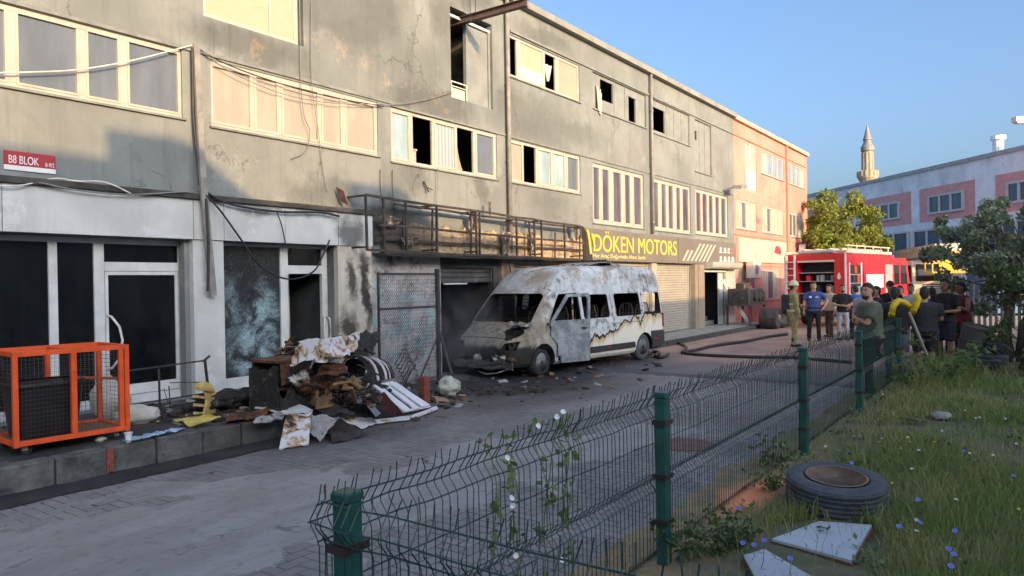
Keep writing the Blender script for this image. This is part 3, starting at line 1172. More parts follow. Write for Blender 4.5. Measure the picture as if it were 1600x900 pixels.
for (xa, xb) in ((18.95, 19.45), (23.30, 23.72)):
    b = MB(BO)
    b.box(xa, xb, 10.70, 10.797, -.04, 2.6)
    b.build('pillar', M('beige_pillar', (.38, .34, .28), .8, .2, 3), GB)
# pillar of bronze sheet and the stair door beside it
mp = M('bronze_sheet', (.27, .225, .185), .45, .15, 4, spec=.5)
b = MB(BO)
for (xa, xb) in ((27.0, 27.30), (27.32, 27.62), (27.64, 27.98)):
    b.box(xa, xb, 10.62 + random.uniform(-.01, .01), 10.797, .141, 2.60)
b.build('pillar', mp, GB)
b = MB(BO)
b.box(30.66, 31.0, 10.70, 10.797, .141, 2.35)
b.box(31.05, 31.9, 10.73, 10.797, .141, 2.6)
b.build('pillar', M('pale_pillar', (.42, .42, .40), .7, .15, 4), GB)
b = MB(BO)
b.box(28.02, 28.09, 10.68, 10.9, .141, 2.38)
b.box(28.09, 30.62, 10.68, 10.9, 2.31, 2.385)
b.box(30.10, 30.60, 10.83, 10.88, .141, 2.30)
b.build('door_frame', M_alu, GB)
room(GB, 28.1, 30.62, .14, 2.32, 10.97, 4, M('stair_gloom', (.03, .03, .035), .9))
for k in range(7):
    b = MB(BO)
    b.box(28.3, 30.1, 11.05 + .28 * k, 11.05 + .28 * k + .30, .141 + (.17 * k if k else 0), .141 + .17 * (k + 1))
    b.build('stair_step', M('stair_stone', (.16, .16, .165), .7, .2, 6) if k == 0 else bpy.data.materials['stair_stone'], GB)
b = MB(BO)   # rounded awning box over the stair door
prof = [(10.79, 2.42), (10.40, 2.44), (10.33, 2.50), (10.30, 2.60), (10.30, 2.70), (10.79, 2.70)]
b.prism(prof, 28.05, 31.6, 'x')
b.build('awning_box', M('grey_awning', (.36, .37, .34), .6, .1, 3), GB)

# ------------------------------------------------------------------ burnt wooden fascia and steel sign frame over the garage bays
def burnt_band_mat():
    t = NT('burnt_band')
    v = t.pos()
    n1 = t.noise(t.vmul(v, (1, 1, 2.5)), 4, 8, .75)
    c = t.mix(t.ramp(n1, .35, .65), (.24, .165, .10), (.56, .43, .28))
    c = t.mix(t.ramp(t.noise(v, 9, 6, .75), .55, .68), c, (.05, .04, .035))
    s = t.sep(v)
    c = t.mix(t.ramp(s[0], 12.6, 11.2, 0, .9), c, (.06, .055, .055))
    t.bump(n1, .8, .03)
    return t.fin(c, .9)


M_band = burnt_band_mat()
x0 = 10.62
k = 0
while x0 < 18.85:
    L = random.uniform(.5, .9)
    b = MB(BO)
    top = 3.18 + random.uniform(-.07, .10)
    yy = 10.70 + random.uniform(-.03, .02)
    n_ = 8
    up_ = [(x0 + L * i / n_, top + random.uniform(-.05, .05)) for i in range(n_, -1, -1)]
    b.prism([(x0, 2.66), (x0 + L - .01, 2.66)] + [(min(p[0], x0 + L - .01), p[1]) for p in up_], yy, 10.796, 'y')
    b.build('burnt_board', M_band, GB)
    x0 += L

FRY, FRI = 10.28, 10.58
SFR = thing('burnt_sign_rack', 'burnt-out steel sign frame hanging over the scorched garage bays', 'sign rack', (14.6, FRY, 2.6))
fo = SFR.location
M_rail = M('scorched_steel_rail', (.06, .045, .038), .7, .4, 10, (.03, .028, .027), (.45, .6), 3, .2)
rails = []


def zline(pa, pb, Y):
    a, c = at_y(*pa, Y), at_y(*pb, Y)
    return (a.x, Y, a.z), (c.x, Y, c.z)


for pa, pb, Y in (((573, 305), (907, 354), FRY), ((592, 351), (912, 380), FRY), ((574, 391), (907, 405), FRY), ((618, 319), (909, 357), FRI), ((586, 373), (912, 391), FRI), ((600, 395), (905, 410), FRI)):
    b = MB(fo)
    p, q = zline(pa, pb, Y)
    p, q = Vector(p), Vector(q)
    pts = [p.lerp(q, i / 10) + Vector((0, random.uniform(-.012, .012), random.uniform(-.012, .012))) for i in range(11)]
    for i in range(10): b.bar(pts[i], pts[i + 1] + (pts[i + 1] - pts[i]) * .02, .045)
    b.build('rail', M_rail, SFR)
for px in (573, 600, 635, 682, 744, 749, 807, 835, 846, 882, 911):
    b = MB(fo)
    X = at_y(px, 350, FRY).x
    z0 = at_y(px, 391 + (px - 574) * 14 / 333, FRY).z
    z1 = at_y(px, 305 + (px - 573) * 49 / 334, FRY).z
    b.bar((X, FRY, z0), (X + random.uniform(-.02, .02), FRY, z1), .04)
    b.build('upright', M_rail, SFR)
for px in (628, 674, 735, 790, 828, 866, 905):
    b = MB(fo)
    X = at_y(px, 350, FRI).x
    z0, z1 = 2.62, at_y(px, 319 + (px - 618) * 38 / 291, FRI).z
    b.bar((X, FRI, z0), (X + random.uniform(-.05, .05), FRI, z1 - random.choice([0, 0, .2])), .03)
    b.build('upright', M_rail, SFR)
for px in (573, 682, 747, 846, 911):
    X = at_y(px, 350, FRY).x
    for z in (2.72, at_y(px, 305 + (px - 573) * 49 / 334, FRY).z):
        b = MB(fo)
        b.bar((X, FRY, z), (X, 10.79, z), .035)
        b.build('bracket', M_rail, SFR)
# sheet underside of the frame, sagging
b = MB(fo)
b.slab(lambda u, w: (10.35 + 8.5 * u, FRY + .02 + .45 * w, 2.585 + .05 * w + .03 * mnoise.noise((u * 9, w * 2, 2))), 40, 3, .02)
b.build('soffit_sheet', M_char, SFR)
# charred rags of sign cloth caught in the frame
for i, (px, py, w, h) in enumerate(((738, 345, .28, .42), (790, 380, .4, .55), (833, 378, .22, .5), (610, 345, .7, .2), (640, 377, .6, .16), (765, 325, .1, .3), (900, 362, .25, .4))):
    p = at_y(px, py, FRI - .06)
    b = MB(fo)
    b.slab(lambda u, v_: (p.x - w / 2 + w * (u * (1 - .5 * v_) + .25 * v_) + .03 * mnoise.noise((u * 5, v_ * 5, i)), p.y + .05 * mnoise.noise((u * 4, v_ * 4, i + 9)), p.z + h / 2 - h * v_ * (1 - .3 * mnoise.noise((u * 7, 0, i)))), 8, 8, .004)
    b.build('cloth_scrap', M('charred_cloth', (.10, .075, .06), .9, .5, 10, (.45, .36, .27), (.55, .62), 6) if i == 0 else bpy.data.materials['charred_cloth'], SFR)

# ------------------------------------------------------------------ shop signs
SGY = 10.62
def sign_quad(x0, x1, z0, z1, lab, name='shop_sign'):
    o = thing(name, lab, 'sign', (x0, SGY, z0))
    b = MB((x0, SGY, z0))
    b.box(x0, x1, SGY, 10.79, z0, z1)
    b.build('board', M_signboard, o)
    return o


M_signboard = M('bronze_grey_signboard', (.17, .155, .14), .6, .10, 2, spec=.4)
M_yellow = M('yellow_lettering', (.80, .58, .06), .5, .08, 8)
sx0 = at_y(914, 355, SGY).x
sx1 = at_y(1060, 385, SGY).x
sx2 = at_y(1150, 395, SGY).x
sz1, sz0 = 3.56, 2.62
S1 = sign_quad(sx0, sx1, sz0, sz1, 'bronze shop sign with yellow letters, its left end burnt away')
RX = (math.pi / 2, 0, 0)
tx0, tx1 = at_y(927, 375, SGY).x, at_y(1057, 385, SGY).x
text('letter', 'DÖKEN MOTORS', .62, tx1 - tx0, (tx0 - sx0, -.006, .27), RX, M_yellow, S1, split=True)
t2 = at_y(1008, 392, SGY).x
text('small_lettering', 'Her Araç Değerinde Alınır Satılır', .16, t2 - tx0 + .1, (tx0 - sx0 - .05, -.006, .055), RX, M('pale_yellow_lettering', (.80, .66, .25), .5), S1)['kind'] = 'stuff'
b = MB((sx0, SGY, sz0))   # scorched left edge with the bent remains of the emblem
b.prism([(sx0 - .02, 2.60), (sx0 + .42, 2.60), (sx0 + .30, 2.95), (sx0 + .12, 3.30), (sx0 - .02, 3.50)], SGY - .02, SGY - .006, 'y')
b.build('burnt_edge', M_char, S1)
b = MB((sx0, SGY, sz0))
pts = [(sx0 + .05 + .02 * i, SGY - .03, 3.48 - .016 * i * i * .35) for i in range(12)]
for i in range(11): b.bar(pts[i], pts[i + 1], .02, .09)
b.build('yellow_emblem', M_yellow, S1)
b = MB((sx0, SGY, sz0))
pts = [(sx0 + .34 + .022 * i, SGY - .03, 3.40 - .05 * i) for i in range(9)]
for i in range(8): b.bar(pts[i], pts[i + 1], .02, .07)
b.build('yellow_emblem', M_yellow, S1)

S2 = sign_quad(sx1 + .03, sx2, sz0, sz1, 'bronze sign with slanting pale stripes and small white icons')
M_stripe = M('pale_stripes', (.55, .50, .40), .6, .1, 5)
w_ = sx2 - sx1
for k in range(7):
    b = MB((sx1 + .03, SGY, sz0))
    xa = sx1 + .35 + k * .40
    b.prism([(xa, 2.72), (xa + .16, 2.72), (xa + .95 + .16, 3.40 - .0 * k), (xa + .95, 3.40)] if k > 1 else [(xa, 2.72), (xa + .16, 2.72), (xa + .66, 3.12), (xa + .50, 3.12)], SGY - .005, SGY - .001, 'y')
    b.build('stripe', M_stripe, S2)
M_icon = M('white_icons', (.7, .68, .62), .6)
M_redi = M('red_icon', (.6, .12, .10), .6)
for r_ in range(2):
    for c_ in range(4):
        b = MB((sx1 + .03, SGY, sz0))
        xa = sx2 - 2.05 + c_ * .48
        za = 3.10 - r_ * .36
        b.box(xa, xa + .30, SGY - .005, SGY - .001, za, za + .06)
        b.box(xa + .06, xa + .24, SGY - .006, SGY - .002, za + .09, za + .22)
        if c_ % 2: b.box(xa + .24, xa + .32, SGY - .006, SGY - .002, za + .02, za + .16)
        b.build('icon', M_redi if (r_ == 0 and c_ == 3) else M_icon, S2)

# street-number plate
p0 = at_y(6, 234, 10.78)
p1 = at_y(87, 273, 10.78)
NP = thing('number_plate', 'red and white block plate reading B8 BLOK on the grey wall', 'sign', (p0.x, 10.78, 4.0))
x0, x1 = p0.x, p1.x
z1 = p0.z
z0 = at_y(6, 264, 10.78).z
zm = z0 + (z1 - z0) * .26
o_ = (p0.x, 10.78, 4.0)
b = MB(o_)
b.box(x0, x1, 10.775, 10.797, zm, z1)
b.build('red_panel', M('red_enamel', (.36, .025, .035), .4, .1, 4), NP)
b = MB(o_)
b.box(x0, x1, 10.776, 10.797, z0, zm - .002)
b.build('white_panel', M('white_enamel', (.75, .75, .76), .4, .05, 4), NP)
M_wt = M('white_letters', (.8, .8, .8), .5)
text('letter', 'B8 BLOK', .105, .58 * (x1 - x0), (.05, -.007, z1 - .16 - 4.0), RX, M_wt, NP, .002, split=True)
text('small_lettering', '8-9/2', .055, .18 * (x1 - x0), (.79 * (x1 - x0), -.007, zm + .02 - 4.0), RX, M_wt, NP, .002)['kind'] = 'stuff'

# ------------------------------------------------------------------ pipes, cables and beam on the facade
def drainpipe(lab, pts, r, mat, name='drainpipe'):
    o = thing(name, lab, 'pipe', pts[-1])
    b = MB(pts[-1])
    b.tube(pts, r, 10)
    b.build('pipe', mat, o, smooth=True)
    Z0, Z1 = min(p[2] for p in pts), max(p[2] for p in pts)
    z = Z0 + .4
    while z < Z1 - .2:
        f = [p for p in pts if True]
        X = np.interp(z, [pts[-1][2], pts[0][2]], [pts[-1][0], pts[0][0]])
        c = MB(pts[-1])
        c.lathe([(r + .012, -.03), (r + .012, .03)], (X, pts[0][1], z), 10)
        c.box(X - .02, X + .02, pts[0][1], 10.8, z - .015, z + .015)
        c.build('clamp', mat, o)
        z += 1.9
    return o


M_pipe = M('grey_pipe', (.24, .23, .21), .6, .25, 4, (.10, .09, .08), (.55, .7), 2)
drainpipe('straight grey drainpipe running up past the open hoist doorway', [(15.03, 10.70, 9.05), (15.03, 10.70, 2.75)], .055, M_pipe)
drainpipe('thin grey drainpipe between the panelled top-floor bays', [(23.46, 10.70, 9.05), (23.46, 10.70, 3.6)], .05, M_pipe)
# loose cable duct hanging at the first pillar
duct = thing('cable_duct', 'bent grey cable duct dangling across the white fascia pillar', 'cable duct', (6.8, 10.6, 1.9))
b = MB(duct.location)
a_, c_ = at_y(306, 70, 10.72), at_y(318, 300, 10.55)
d_ = at_y(333, 462, 10.58)
b.bar(a_, c_, .10, .05, (0, 1, 0))
b.bar(c_ + Vector((0, -.005, .04)), d_, .11, .045, (0, 1, 0))
b.build('duct_cover', M_pipe, duct)
b = MB(duct.location)
e_ = at_y(311, 75, 10.70)
b.tube([at_y(300, 75, 10.70), at_y(302, 180, 10.70), at_y(312, 290, 10.6)], .018, 6)
b.tube([at_y(322, 310, 10.52), at_y(326, 380, 10.50), at_y(325, 455, 10.52)], .022, 6)
b.build('cable', M('black_cable', (.02, .02, .021), .6, .2, 8), duct)
M_cable = bpy.data.materials['black_cable']
M_wcable = M('white_cable', (.62, .60, .56), .5, .1, 8)
M_gcable = M('grey_cable', (.2, .19, .18), .6, .2, 8)


def cable(lab, pts, r=.012, mat=None, Y=10.68, sub=6, group=None):
    P_ = [at_y(p[0], p[1], p[2] if len(p) > 2 else Y) for p in pts]
    out = []
    n = len(P_)
    for i in range(n - 1):
        a, b_, c, d = P_[max(i - 1, 0)], P_[i], P_[i + 1], P_[min(i + 2, n - 1)]
        for k in range(sub):
            t = k / sub
            out.append(.5 * ((2 * b_) + (c - a) * t + (2 * a - 5 * b_ + 4 * c - d) * t * t + (3 * b_ - a - 3 * c + d) * t ** 3))
    out.append(P_[-1])
    b = MB(out[0])
    b.tube(out, r, 6)
    o = b.build('cable', mat or M_cable, None, smooth=True)
    o.location = out[0]
    return tag(o, lab, 'cable', group)


cable('thin white cable slung across the dusty grey windows', [(-30, 114), (40, 113), (120, 109), (200, 96), (280, 76), (300, 71), (312, 74)], .011, M_wcable, 10.74)
cable('black cable sagging from the duct across the beige window band', [(310, 76), (345, 96), (400, 118), (470, 140), (540, 156), (600, 166)], .010, M_cable, 10.72)
cable('second thin cable sagging just under the black one on the beige windows', [(318, 80), (360, 112), (440, 146), (520, 161), (600, 163)], .007, M_gcable, 10.71)
cable('thin grey cable rising from the beige window corner to the hoist doorway', [(592, 163), (620, 163), (660, 157), (700, 146), (712, 140)], .009, M_gcable, 10.73)
cable('white cable looping along the top of the white fascia', [(-20, 288), (30, 290), (85, 279, 10.66), (120, 283), (165, 285), (205, 303)], .012, M_wcable, 10.58)
cable('grey cable lying along the fascia ledge above the black shop windows', [(60, 285), (120, 297), (200, 304), (280, 300), (318, 298)], .012, M_gcable, 10.57)
cable('bundle of black cables drooping over the fascia above the shattered window', [(322, 300), (350, 316), (395, 326), (440, 331), (500, 332), (530, 338)], .02, M_cable, 10.57)
cable('long black cable drooping from the fascia down past the shattered window to the open door', [(322, 305), (345, 330), (375, 372), (400, 408), (430, 430), (460, 436), (490, 424), (505, 398), (515, 375)], .016, M_cable, 10.52)
cable('black cable hanging loosely in front of the white fascia panel', [(433, 332), (440, 352), (446, 380)], .010, M_cable, 10.58)
cable('thin cable hanging straight down the scorched upper wall', [(468, 0), (469, 60), (470, 130), (475, 180), (484, 205), (478, 235), (455, 248)], .008, M_gcable, 10.74)
cable('thin cable hanging past the pale pasted window at the middle of the beige band', [(487, 0), (486, 70), (488, 140), (497, 200), (504, 260), (512, 300)], .007, M_gcable, 10.74)
cable('black wire hanging below the curtained window onto the burnt frame', [(684, 262), (684, 290), (681, 330), (680, 360)], .008, M_gcable, 10.70)
cable('charred cable hanging beside the drainpipe into the burnt frame', [(793, 330), (795, 360), (791, 385), (797, 420), (801, 440)], .016, M_cable, 10.55)
cable('thin dark wire on the wall left of the burnt frame', [(594, 265), (595, 300), (602, 345)], .007, M_cable, 10.75)
cable('thin dark wire on the wall above the burnt frame corner', [(613, 266), (614, 300), (619, 350)], .007, M_cable, 10.75)

# hoist beam
HB = thing('hoist_beam', 'rusty steel hoist beam sticking out of the open top-floor doorway', 'beam', (13.4, 10.8, 8.1))
b = MB(HB.location)
b.box(13.33, 13.47, 9.0, 11.6, 8.165, 8.18)
b.box(13.33, 13.47, 9.0, 11.6, 8.02, 8.035)
b.box(13.392, 13.408, 9.0, 11.6, 8.035, 8.165)
b.build('girder', M('rusty_girder', (.13, .085, .075), .7, .25, 6, (.06, .05, .05), (.5, .7), 3), HB)
b = MB(HB.location)
for xx in (13.30, 13.5):
    b.bar((xx, 10.5, 8.0), (xx, 10.5, 8.75), .012)
b.bar((13.28, 10.5, 8.75), (13.52, 10.5, 8.75), .05)
b.bar((13.28, 10.5, 7.995), (13.52, 10.5, 7.995), .012)
b.build('hanger', M_char, HB)
# white crate on the doorway ledge
p = at_y(716, 140, 10.85)
CR = thing('window_guard_crate', 'pale plastic crate behind a small white rail in the hoist doorway', 'crate', (p.x, 10.85, 6.26))
b = MB(CR.location)
b.cbox(p.x - .25, p.x + .27, 10.86, 11.10, 6.26, 6.50, .02)
b.build('crate', M('cream_plastic', (.62, .58, .42), .6, .1, 6), CR)
b = MB(CR.location)
b.bar((p.x - .28, 10.84, 6.62), (p.x + .30, 10.84, 6.62), .025)
for xx in (-.26, .29): b.bar((p.x + xx, 10.84, 6.27), (p.x + xx, 10.84, 6.62), .02)
b.bar((p.x - .28, 10.84, 6.52), (p.x + .30, 10.84, 6.52), .02)
b.build('rail', M_pvc, CR)
# bent metal scraps on the wall
p = at_y(530, 303, 10.70)
b = MB(p)
b.slab(lambda u, w: (p.x - .08 + .10 * u + .10 * w, p.y - .10 * u, p.z + .13 - .26 * w - .08 * u), 3, 3, .006)
o = b.build('metal_flap', M('maroon_metal', (.055, .028, .03), .6, .3, 6), None, label='small dark metal flap bent off the wall above the smoky pillar', cat='metal flap')
o.location = p
p = at_y(668, 294, 10.76)
b = MB(p)
b.bar(at_y(662, 283, 10.76), at_y(670, 300, 10.7), .03)
b.bar(at_y(668, 293, 10.74), at_y(676, 297, 10.7), .02)
o = b.build('wall_hook', M_char, None, label='little bent black bracket on the wall below the curtained window', cat='bracket')
o.location = p

# ================================================================== PINK BUILDING
PB = thing('pink_building', 'salmon pink three-storey building at the end of the grey block', 'building', BO)
M_pink = facade_mat('salmon_render', (.60, .27, .225), [], .15)
M_pinkd = M('pink_trim', (.50, .22, .15), .8, .15, 3)
px_end = at_y(1261, 300).x
holes = []
def PW(xa, ya, xb, yb):
    """opening on the facade from its photo corners (top left, bottom right)"""
    a, c = at_y(xa, ya), at_y(xb, yb)
    return (a.x, c.x, c.z, a.z)


D1 = PW(1164, 226, 1182, 293)
A1 = PW(1189, 237, 1224, 279)
A2 = PW(1231, 254, 1257, 291)
zt, zb = at_y(1206, 243).z, at_y(1206, 273).z
A1 = (A1[0], A1[1], 7.10, 8.20)
A2 = (A2[0], A2[1], 7.10, 8.20)
zf0, zf1 = 4.25, 5.55
B1 = (*PW(1150, 310, 1182, 352)[:2], zf0, zf1)
B2 = (*PW(1191, 322, 1224, 360)[:2], zf0, zf1)
B3 = (*PW(1233, 333, 1255, 366)[:2], zf0, zf1)
C1 = (*PW(1153, 415, 1182, 470)[:2], .95, 2.45)
C2 = (*PW(1190, 415, 1218, 470)[:2], .95, 2.45)
D1 = (D1[0], D1[1], 6.05, 8.30)
b = MB(BO)
wall_sheet(b, 32.10, px_end, -.05, 9.0, [D1, A1, A2, B1, B2, B3, C1, C2], FACE_Y, .14)
b.build('wall', M_pink, PB)
b = MB(BO)
b.box(px_end - .1, px_end, 10.81, 22, 0, 9)
b.box(32.11, px_end, 21.9, 22, 0, 9)
b.build('rear_wall', M_pink, PB)
b = MB(BO)
b.box(32.11, px_end + .06, 10.66, 22.1, 9.02, 9.2)
b.build('roof', M('pink_coping', (.62, .40, .30), .8, .1, 3), PB)
b = MB(BO)
b.box(32.12, px_end, 10.76, 10.797, 8.34, 8.40)
b.box(32.12, px_end, 10.76, 10.797, 3.95, 4.02)
b.box(32.12, px_end, 10.76, 10.797, 2.60, 2.66)
b.build('string_course', M_pinkd, PB)
b = MB(BO)
xx = at_y(1228, 300).x
b.box(xx - .06, xx + .06, 10.70, 10.797, 0, 9.0)
b.build('downpipe', M_pinkd, PB)


def even(W, n, gap=.16, first='purple', kinds=None):
    x0, x1 = W[0] + .10, W[1] - .10
    w_ = (x1 - x0 - gap * (n - 1)) / n
    return [(x0 + i * (w_ + gap), x0 + i * (w_ + gap) + w_, (kinds[i] if kinds else first)) for i in range(n)]


G_sky = glass_mat('pale_sky_glass', (.26, .31, .38), .05, .2, .6)
KIND['sky'] = G_sky
G_crm = glass_mat('curtained_glass', (.48, .43, .36), .2, .25, .5)
KIND['crm'] = G_crm
window(PB, *A1, even(A1, 4, kinds=['crm', 'sky', 'sky', 'sky']), rec=.02)
window(PB, *A2, even(A2, 4, kinds=['sky', 'sky', 'sky', 'crm']), rec=.02)
window(PB, *B1, even(B1, 4, kinds=['crm', 'dusty', 'crm', 'crm']), rec=.02)
window(PB, *B2, even(B2, 5, kinds=['crm', 'dusty', 'crm', 'crm', 'crm']), rec=.02)
window(PB, *B3, even(B3, 4, kinds=['purple', 'purple', 'sky', 'crm']), rec=.02)
window(PB, *C1, even(C1, 3, kinds=['crm', 'crm', 'dusty']), rec=.02)
window(PB, *C2, even(C2, 3, kinds=['crm', 'dusty', 'crm']), rec=.02)
dw = window(PB, *D1, [(D1[0] + .1, (D1[0] + D1[1]) / 2 - .1, 'crm'), ((D1[0] + D1[1]) / 2 + .1, D1[1] - .1, 'crm')], rec=.02, sill=False)
b = MB(BO)
b.box(D1[0] + .1, D1[1] - .1, 10.80, 10.815, D1[2] + .08, D1[2] + .95)
b.build('door_panel', M_pvc, dw)
# faded sign board
sa, sb = at_y(1151, 385).x, at_y(1226, 400).x
PS = thing('faded_sign', 'sun-bleached pale sign board with a small red emblem on the pink building', 'sign', (sa, 10.7, 2.9))
b = MB(PS.location)
b.box(sa, sb, 10.70, 10.79, 2.78, 3.86)
b.build('board', M('bleached_board', (.62, .48, .38), .6, .12, 1.5, (.45, .42, .38), (.6, .8), .8), PS)
b = MB(PS.location)
xr = at_y(1206, 385).x
b.prism([(xr, 3.30), (xr + 1.1, 3.20), (xr + 1.35, 3.34), (xr + 1.0, 3.62), (xr + .35, 3.66)], 10.693, 10.699, 'y')
b.build('red_emblem', M('red_emblem', (.62, .05, .08), .5), PS)
for k in range(5):
    b = MB(PS.location)
    b.box(sa + .5 + k * .8, sa + 1.0 + k * .8, 10.694, 10.699, 3.0 + .05 * (k % 2), 3.45 - .1 * (k % 3))
    b.build('faded_print', M('faded_print', (.48, .42, .40), .7, .2, 3) if k == 0 else bpy.data.materials['faded_print'], PS)
# air conditioners on the pink building
def aircon(lab, X, z, w=.85, h=.6):
    o = thing('air_conditioner', lab, 'air conditioner', (X, 10.45, z), group='air conditioners on the pink building')
    b = MB()
    b.cbox(-w / 2, w / 2, -.17, .17, 0, h, .02)
    b.build('casing', M_pvc, o)
    b = MB()
    b.lathe([(.23, -.185), (.23, -.172)], (-.1, 0, h / 2), 18, 'y')
    b.build('fan_grille', M('fan_grille', (.2, .2, .2), .6) if 'fan_grille' not in bpy.data.materials else bpy.data.materials['fan_grille'], o)
    for s_ in (-.3, .3):
        b = MB()
        b.bar((s_, -.15, -.02), (s_, .34, -.02), .035)
        b.build('bracket', M_trim, o)
    return o


p = at_y(1176, 425, 10.5)
aircon('white air conditioner beside the barred ground-floor window', p.x, 2.05, 1.1, .75)
p = at_y(1258, 378, 10.5)
aircon('small air conditioner near the corner of the pink building, by the tree', p.x - .5, 3.3, .8, .55)
# lamp on the joint of the two buildings
p = at_y(1143, 293, 10.4)
L_ = thing('wall_lamp', 'grey floodlight on a bracket at the joint of grey and pink walls', 'lamp', (p.x, 10.75, p.z))
b = MB(L_.location)
b.bar((p.x, 10.79, p.z - .1), (p.x, 10.3, p.z), .05)
b.build('bracket', M_trim, L_)
b = MB(L_.location)
b.obox((p.x + .35, 10.15, p.z + .05), (.40, 0, .06), (0, .18, .03), (-.01, -.02, .07))
b.build('lamp_head', M('grey_lamp', (.3, .3, .3), .5), L_)

# ================================================================== building across the street (behind the camera): it casts the evening shade
OC = thing('opposite_block', 'row of industrial units across the street, seen only by its shade', 'building', (5, -16, 0))
M_oc = facade_mat('opposite_render', (.34, .34, .32), [], .2)
for (xa, xb, h) in ((-32, -4.65, 10.73), (-4.65, -3.45, 11.16), (-3.45, -.1, 10.24), (-.1, 1.35, 10.86), (1.35, 5.1, 9.95), (5.1, 9.0, 9.25), (9.0, 22.3, 8.12), (22.3, 23.5, 8.98)):
    b = MB(OC.location)
    b.box(xa + .001, xb - .001, -30 - .01 * (xa % 1), -16, -.08, h)
    b.build('wall', M_oc, OC)

# ================================================================== WHITE AND PINK FACTORY at the right
fa = CAM + (fw * 67.0 + rt * (476 / FPX * 67.0))
fbp = CAM + (fw * 40.0 + rt * (900 / FPX * 40.0))
fa.z = fbp.z = 0
fdir = (fbp - fa).normalized()
fn = Vector((fdir.y, -fdir.x, 0))
if fn.dot(CAM - fa) < 0: fn = -fn
FB = thing('white_factory', 'long white factory with pink wall panels around its blue windows, behind the trees', 'building', fa)
ang = math.atan2(fdir.y, fdir.x)
FB.rotation_euler = (0, 0, ang)
FL = (fbp - fa).length


def at_factory(px, py):
    """photo pixel -> (distance along, height) on the factory's front plane"""
    d = ray(px, py)
    t = (fa - CAM).dot(fn) / d.dot(fn)
    p = CAM + d * t
    return (p - fa).dot(fdir), p.z


sgn = -1 if Vector((-fdir.y, fdir.x, 0)).dot(fn) > 0 else 1   # local +y direction relative to the front normal
front = -sgn * 0.0
fz = lambda px, py: at_factory(px, py)
roof_h = np.mean([fz(1290, 296)[1], fz(1440, 271)[1], fz(1560, 249)[1]])


def fbox(b, a0, a1, z0, z1, out0, out1):
    """box on the front: out = metres in front of the wall"""
    y0_, y1_ = (-out0 * sgn), (-out1 * sgn)
    b.box(a0, a1, y0_, y1_, z0, z1)


M_fw = facade_mat('white_factory_wall', (.88, .88, .88), [], .15)
M_fp = M('factory_pink', (.75, .36, .33), .8, .1, 2)
M_fg = glass_mat('factory_blue_glass', (.055, .10, .16), .05, .3, .6)
b = MB()
fbox(b, -25, FL + 10, -.1, roof_h, -18, 0)
b.build('wall', M_fw, FB)
b = MB()
fbox(b, -25, FL + 10, roof_h + .003, roof_h + .25, -18.1, .12)
b.build('roof', M('factory_coping', (.42, .42, .43), .7), FB)
bays = [((1344, 309), (1424, 352), (1362, 1407, 319, 343)), ((1437, 293), (1524, 346), (1452, 1508, 305, 336)), ((1556, 277), (1646, 338), (1575, 1636, 290, 320))]
pz1 = np.mean([fz(1384, 305)[1], fz(1480, 290)[1]])
pz0 = np.mean([fz(1384, 351)[1], fz(1480, 347)[1]])
wz1 = pz1 - (pz1 - pz0) * .24
wz0 = pz0 + (pz1 - pz0) * .20


def factory_window(a0, a1, z0, z1, n):
    fr = MB()
    fbox(fr, a0, a1, z0, z0 + .14, .02, .16)
    fbox(fr, a0, a1, z1 - .14, z1, .02, .16)
    w_ = (a1 - a0)
    for i in range(n + 1):
        c = a0 + .08 + (w_ - .16) * i / n
        fbox(fr, c - .08, c + .08, z0 + .14, z1 - .14, .021, .159)
    wn_ = fr.build('window', M_pvc, FB)
    for i in range(n):
        c0 = a0 + .16 + (w_ - .16) * i / n
        c1 = a0 + (w_ - .16) * (i + 1) / n
        g_ = MB()
        fbox(g_, c0, c1, z0 + .14, z1 - .14, .05, .08)
        g_.build('pane', M_fg, wn_)


prev = None
for (tl, br, (wx0, wx1, wy0, wy1)) in bays:
    a0, a1 = fz(tl[0], 330)[0], fz(br[0], 330)[0]
    b = MB()
    fbox(b, a0, a1, pz0, pz1, .004, .018)
    b.build('pink_panel', M_fp, FB)
    factory_window(fz(wx0, 330)[0], fz(wx1, 330)[0], wz0, wz1, 3)
    # ground-floor strip windows
    factory_window(a0 - .6, a1 - .2, pz0 - 2.4, pz0 - .5, 4)
b = MB()
a0 = fz(1300, 330)[0]
fbox(b, a0 - 6, a0 + 1.2, pz0, pz1, .004, .018)
b.build('pink_panel', M_fp, FB)
# chimney pipe and raised rooflight
a0, z_ = fz(1527, 250)
b = MB()
b.lathe([(.32, roof_h + .2), (.32, roof_h + 1.25), (.45, roof_h + 1.3), (.45, roof_h + 1.55)], (a0, sgn * 1.5, 0), 12)
b.build('chimney', M_fw, FB)
a0, z0_ = fz(1570, 248)
b = MB()
fbox(b, a0 + 2.0, FL + 10, roof_h + .2, roof_h + 1.9, -8, -2.2)
b.build('rooflight', M('rooflight_grey', (.42, .44, .46), .6, .1, 2), FB)
b = MB()
b.prism([(a0 - .5, roof_h + .2), (a0 + 2.0, roof_h + .2), (a0 + 2.0, roof_h + 1.85)], sgn * 2.3, sgn * 7.9, 'y')
b.build('rooflight_slope', bpy.data.materials['rooflight_grey'], FB)

# ================================================================== MINARET
md = 170.0
def px_at(px, py, depth): return CAM + fw * depth + rt * ((px - 800) / FPX * depth) - up * ((py - 450) / FPX * depth)


mb_ = px_at(1358, 437, md)
k = md / FPX
def mz(py): return px_at(1358, py, md).z


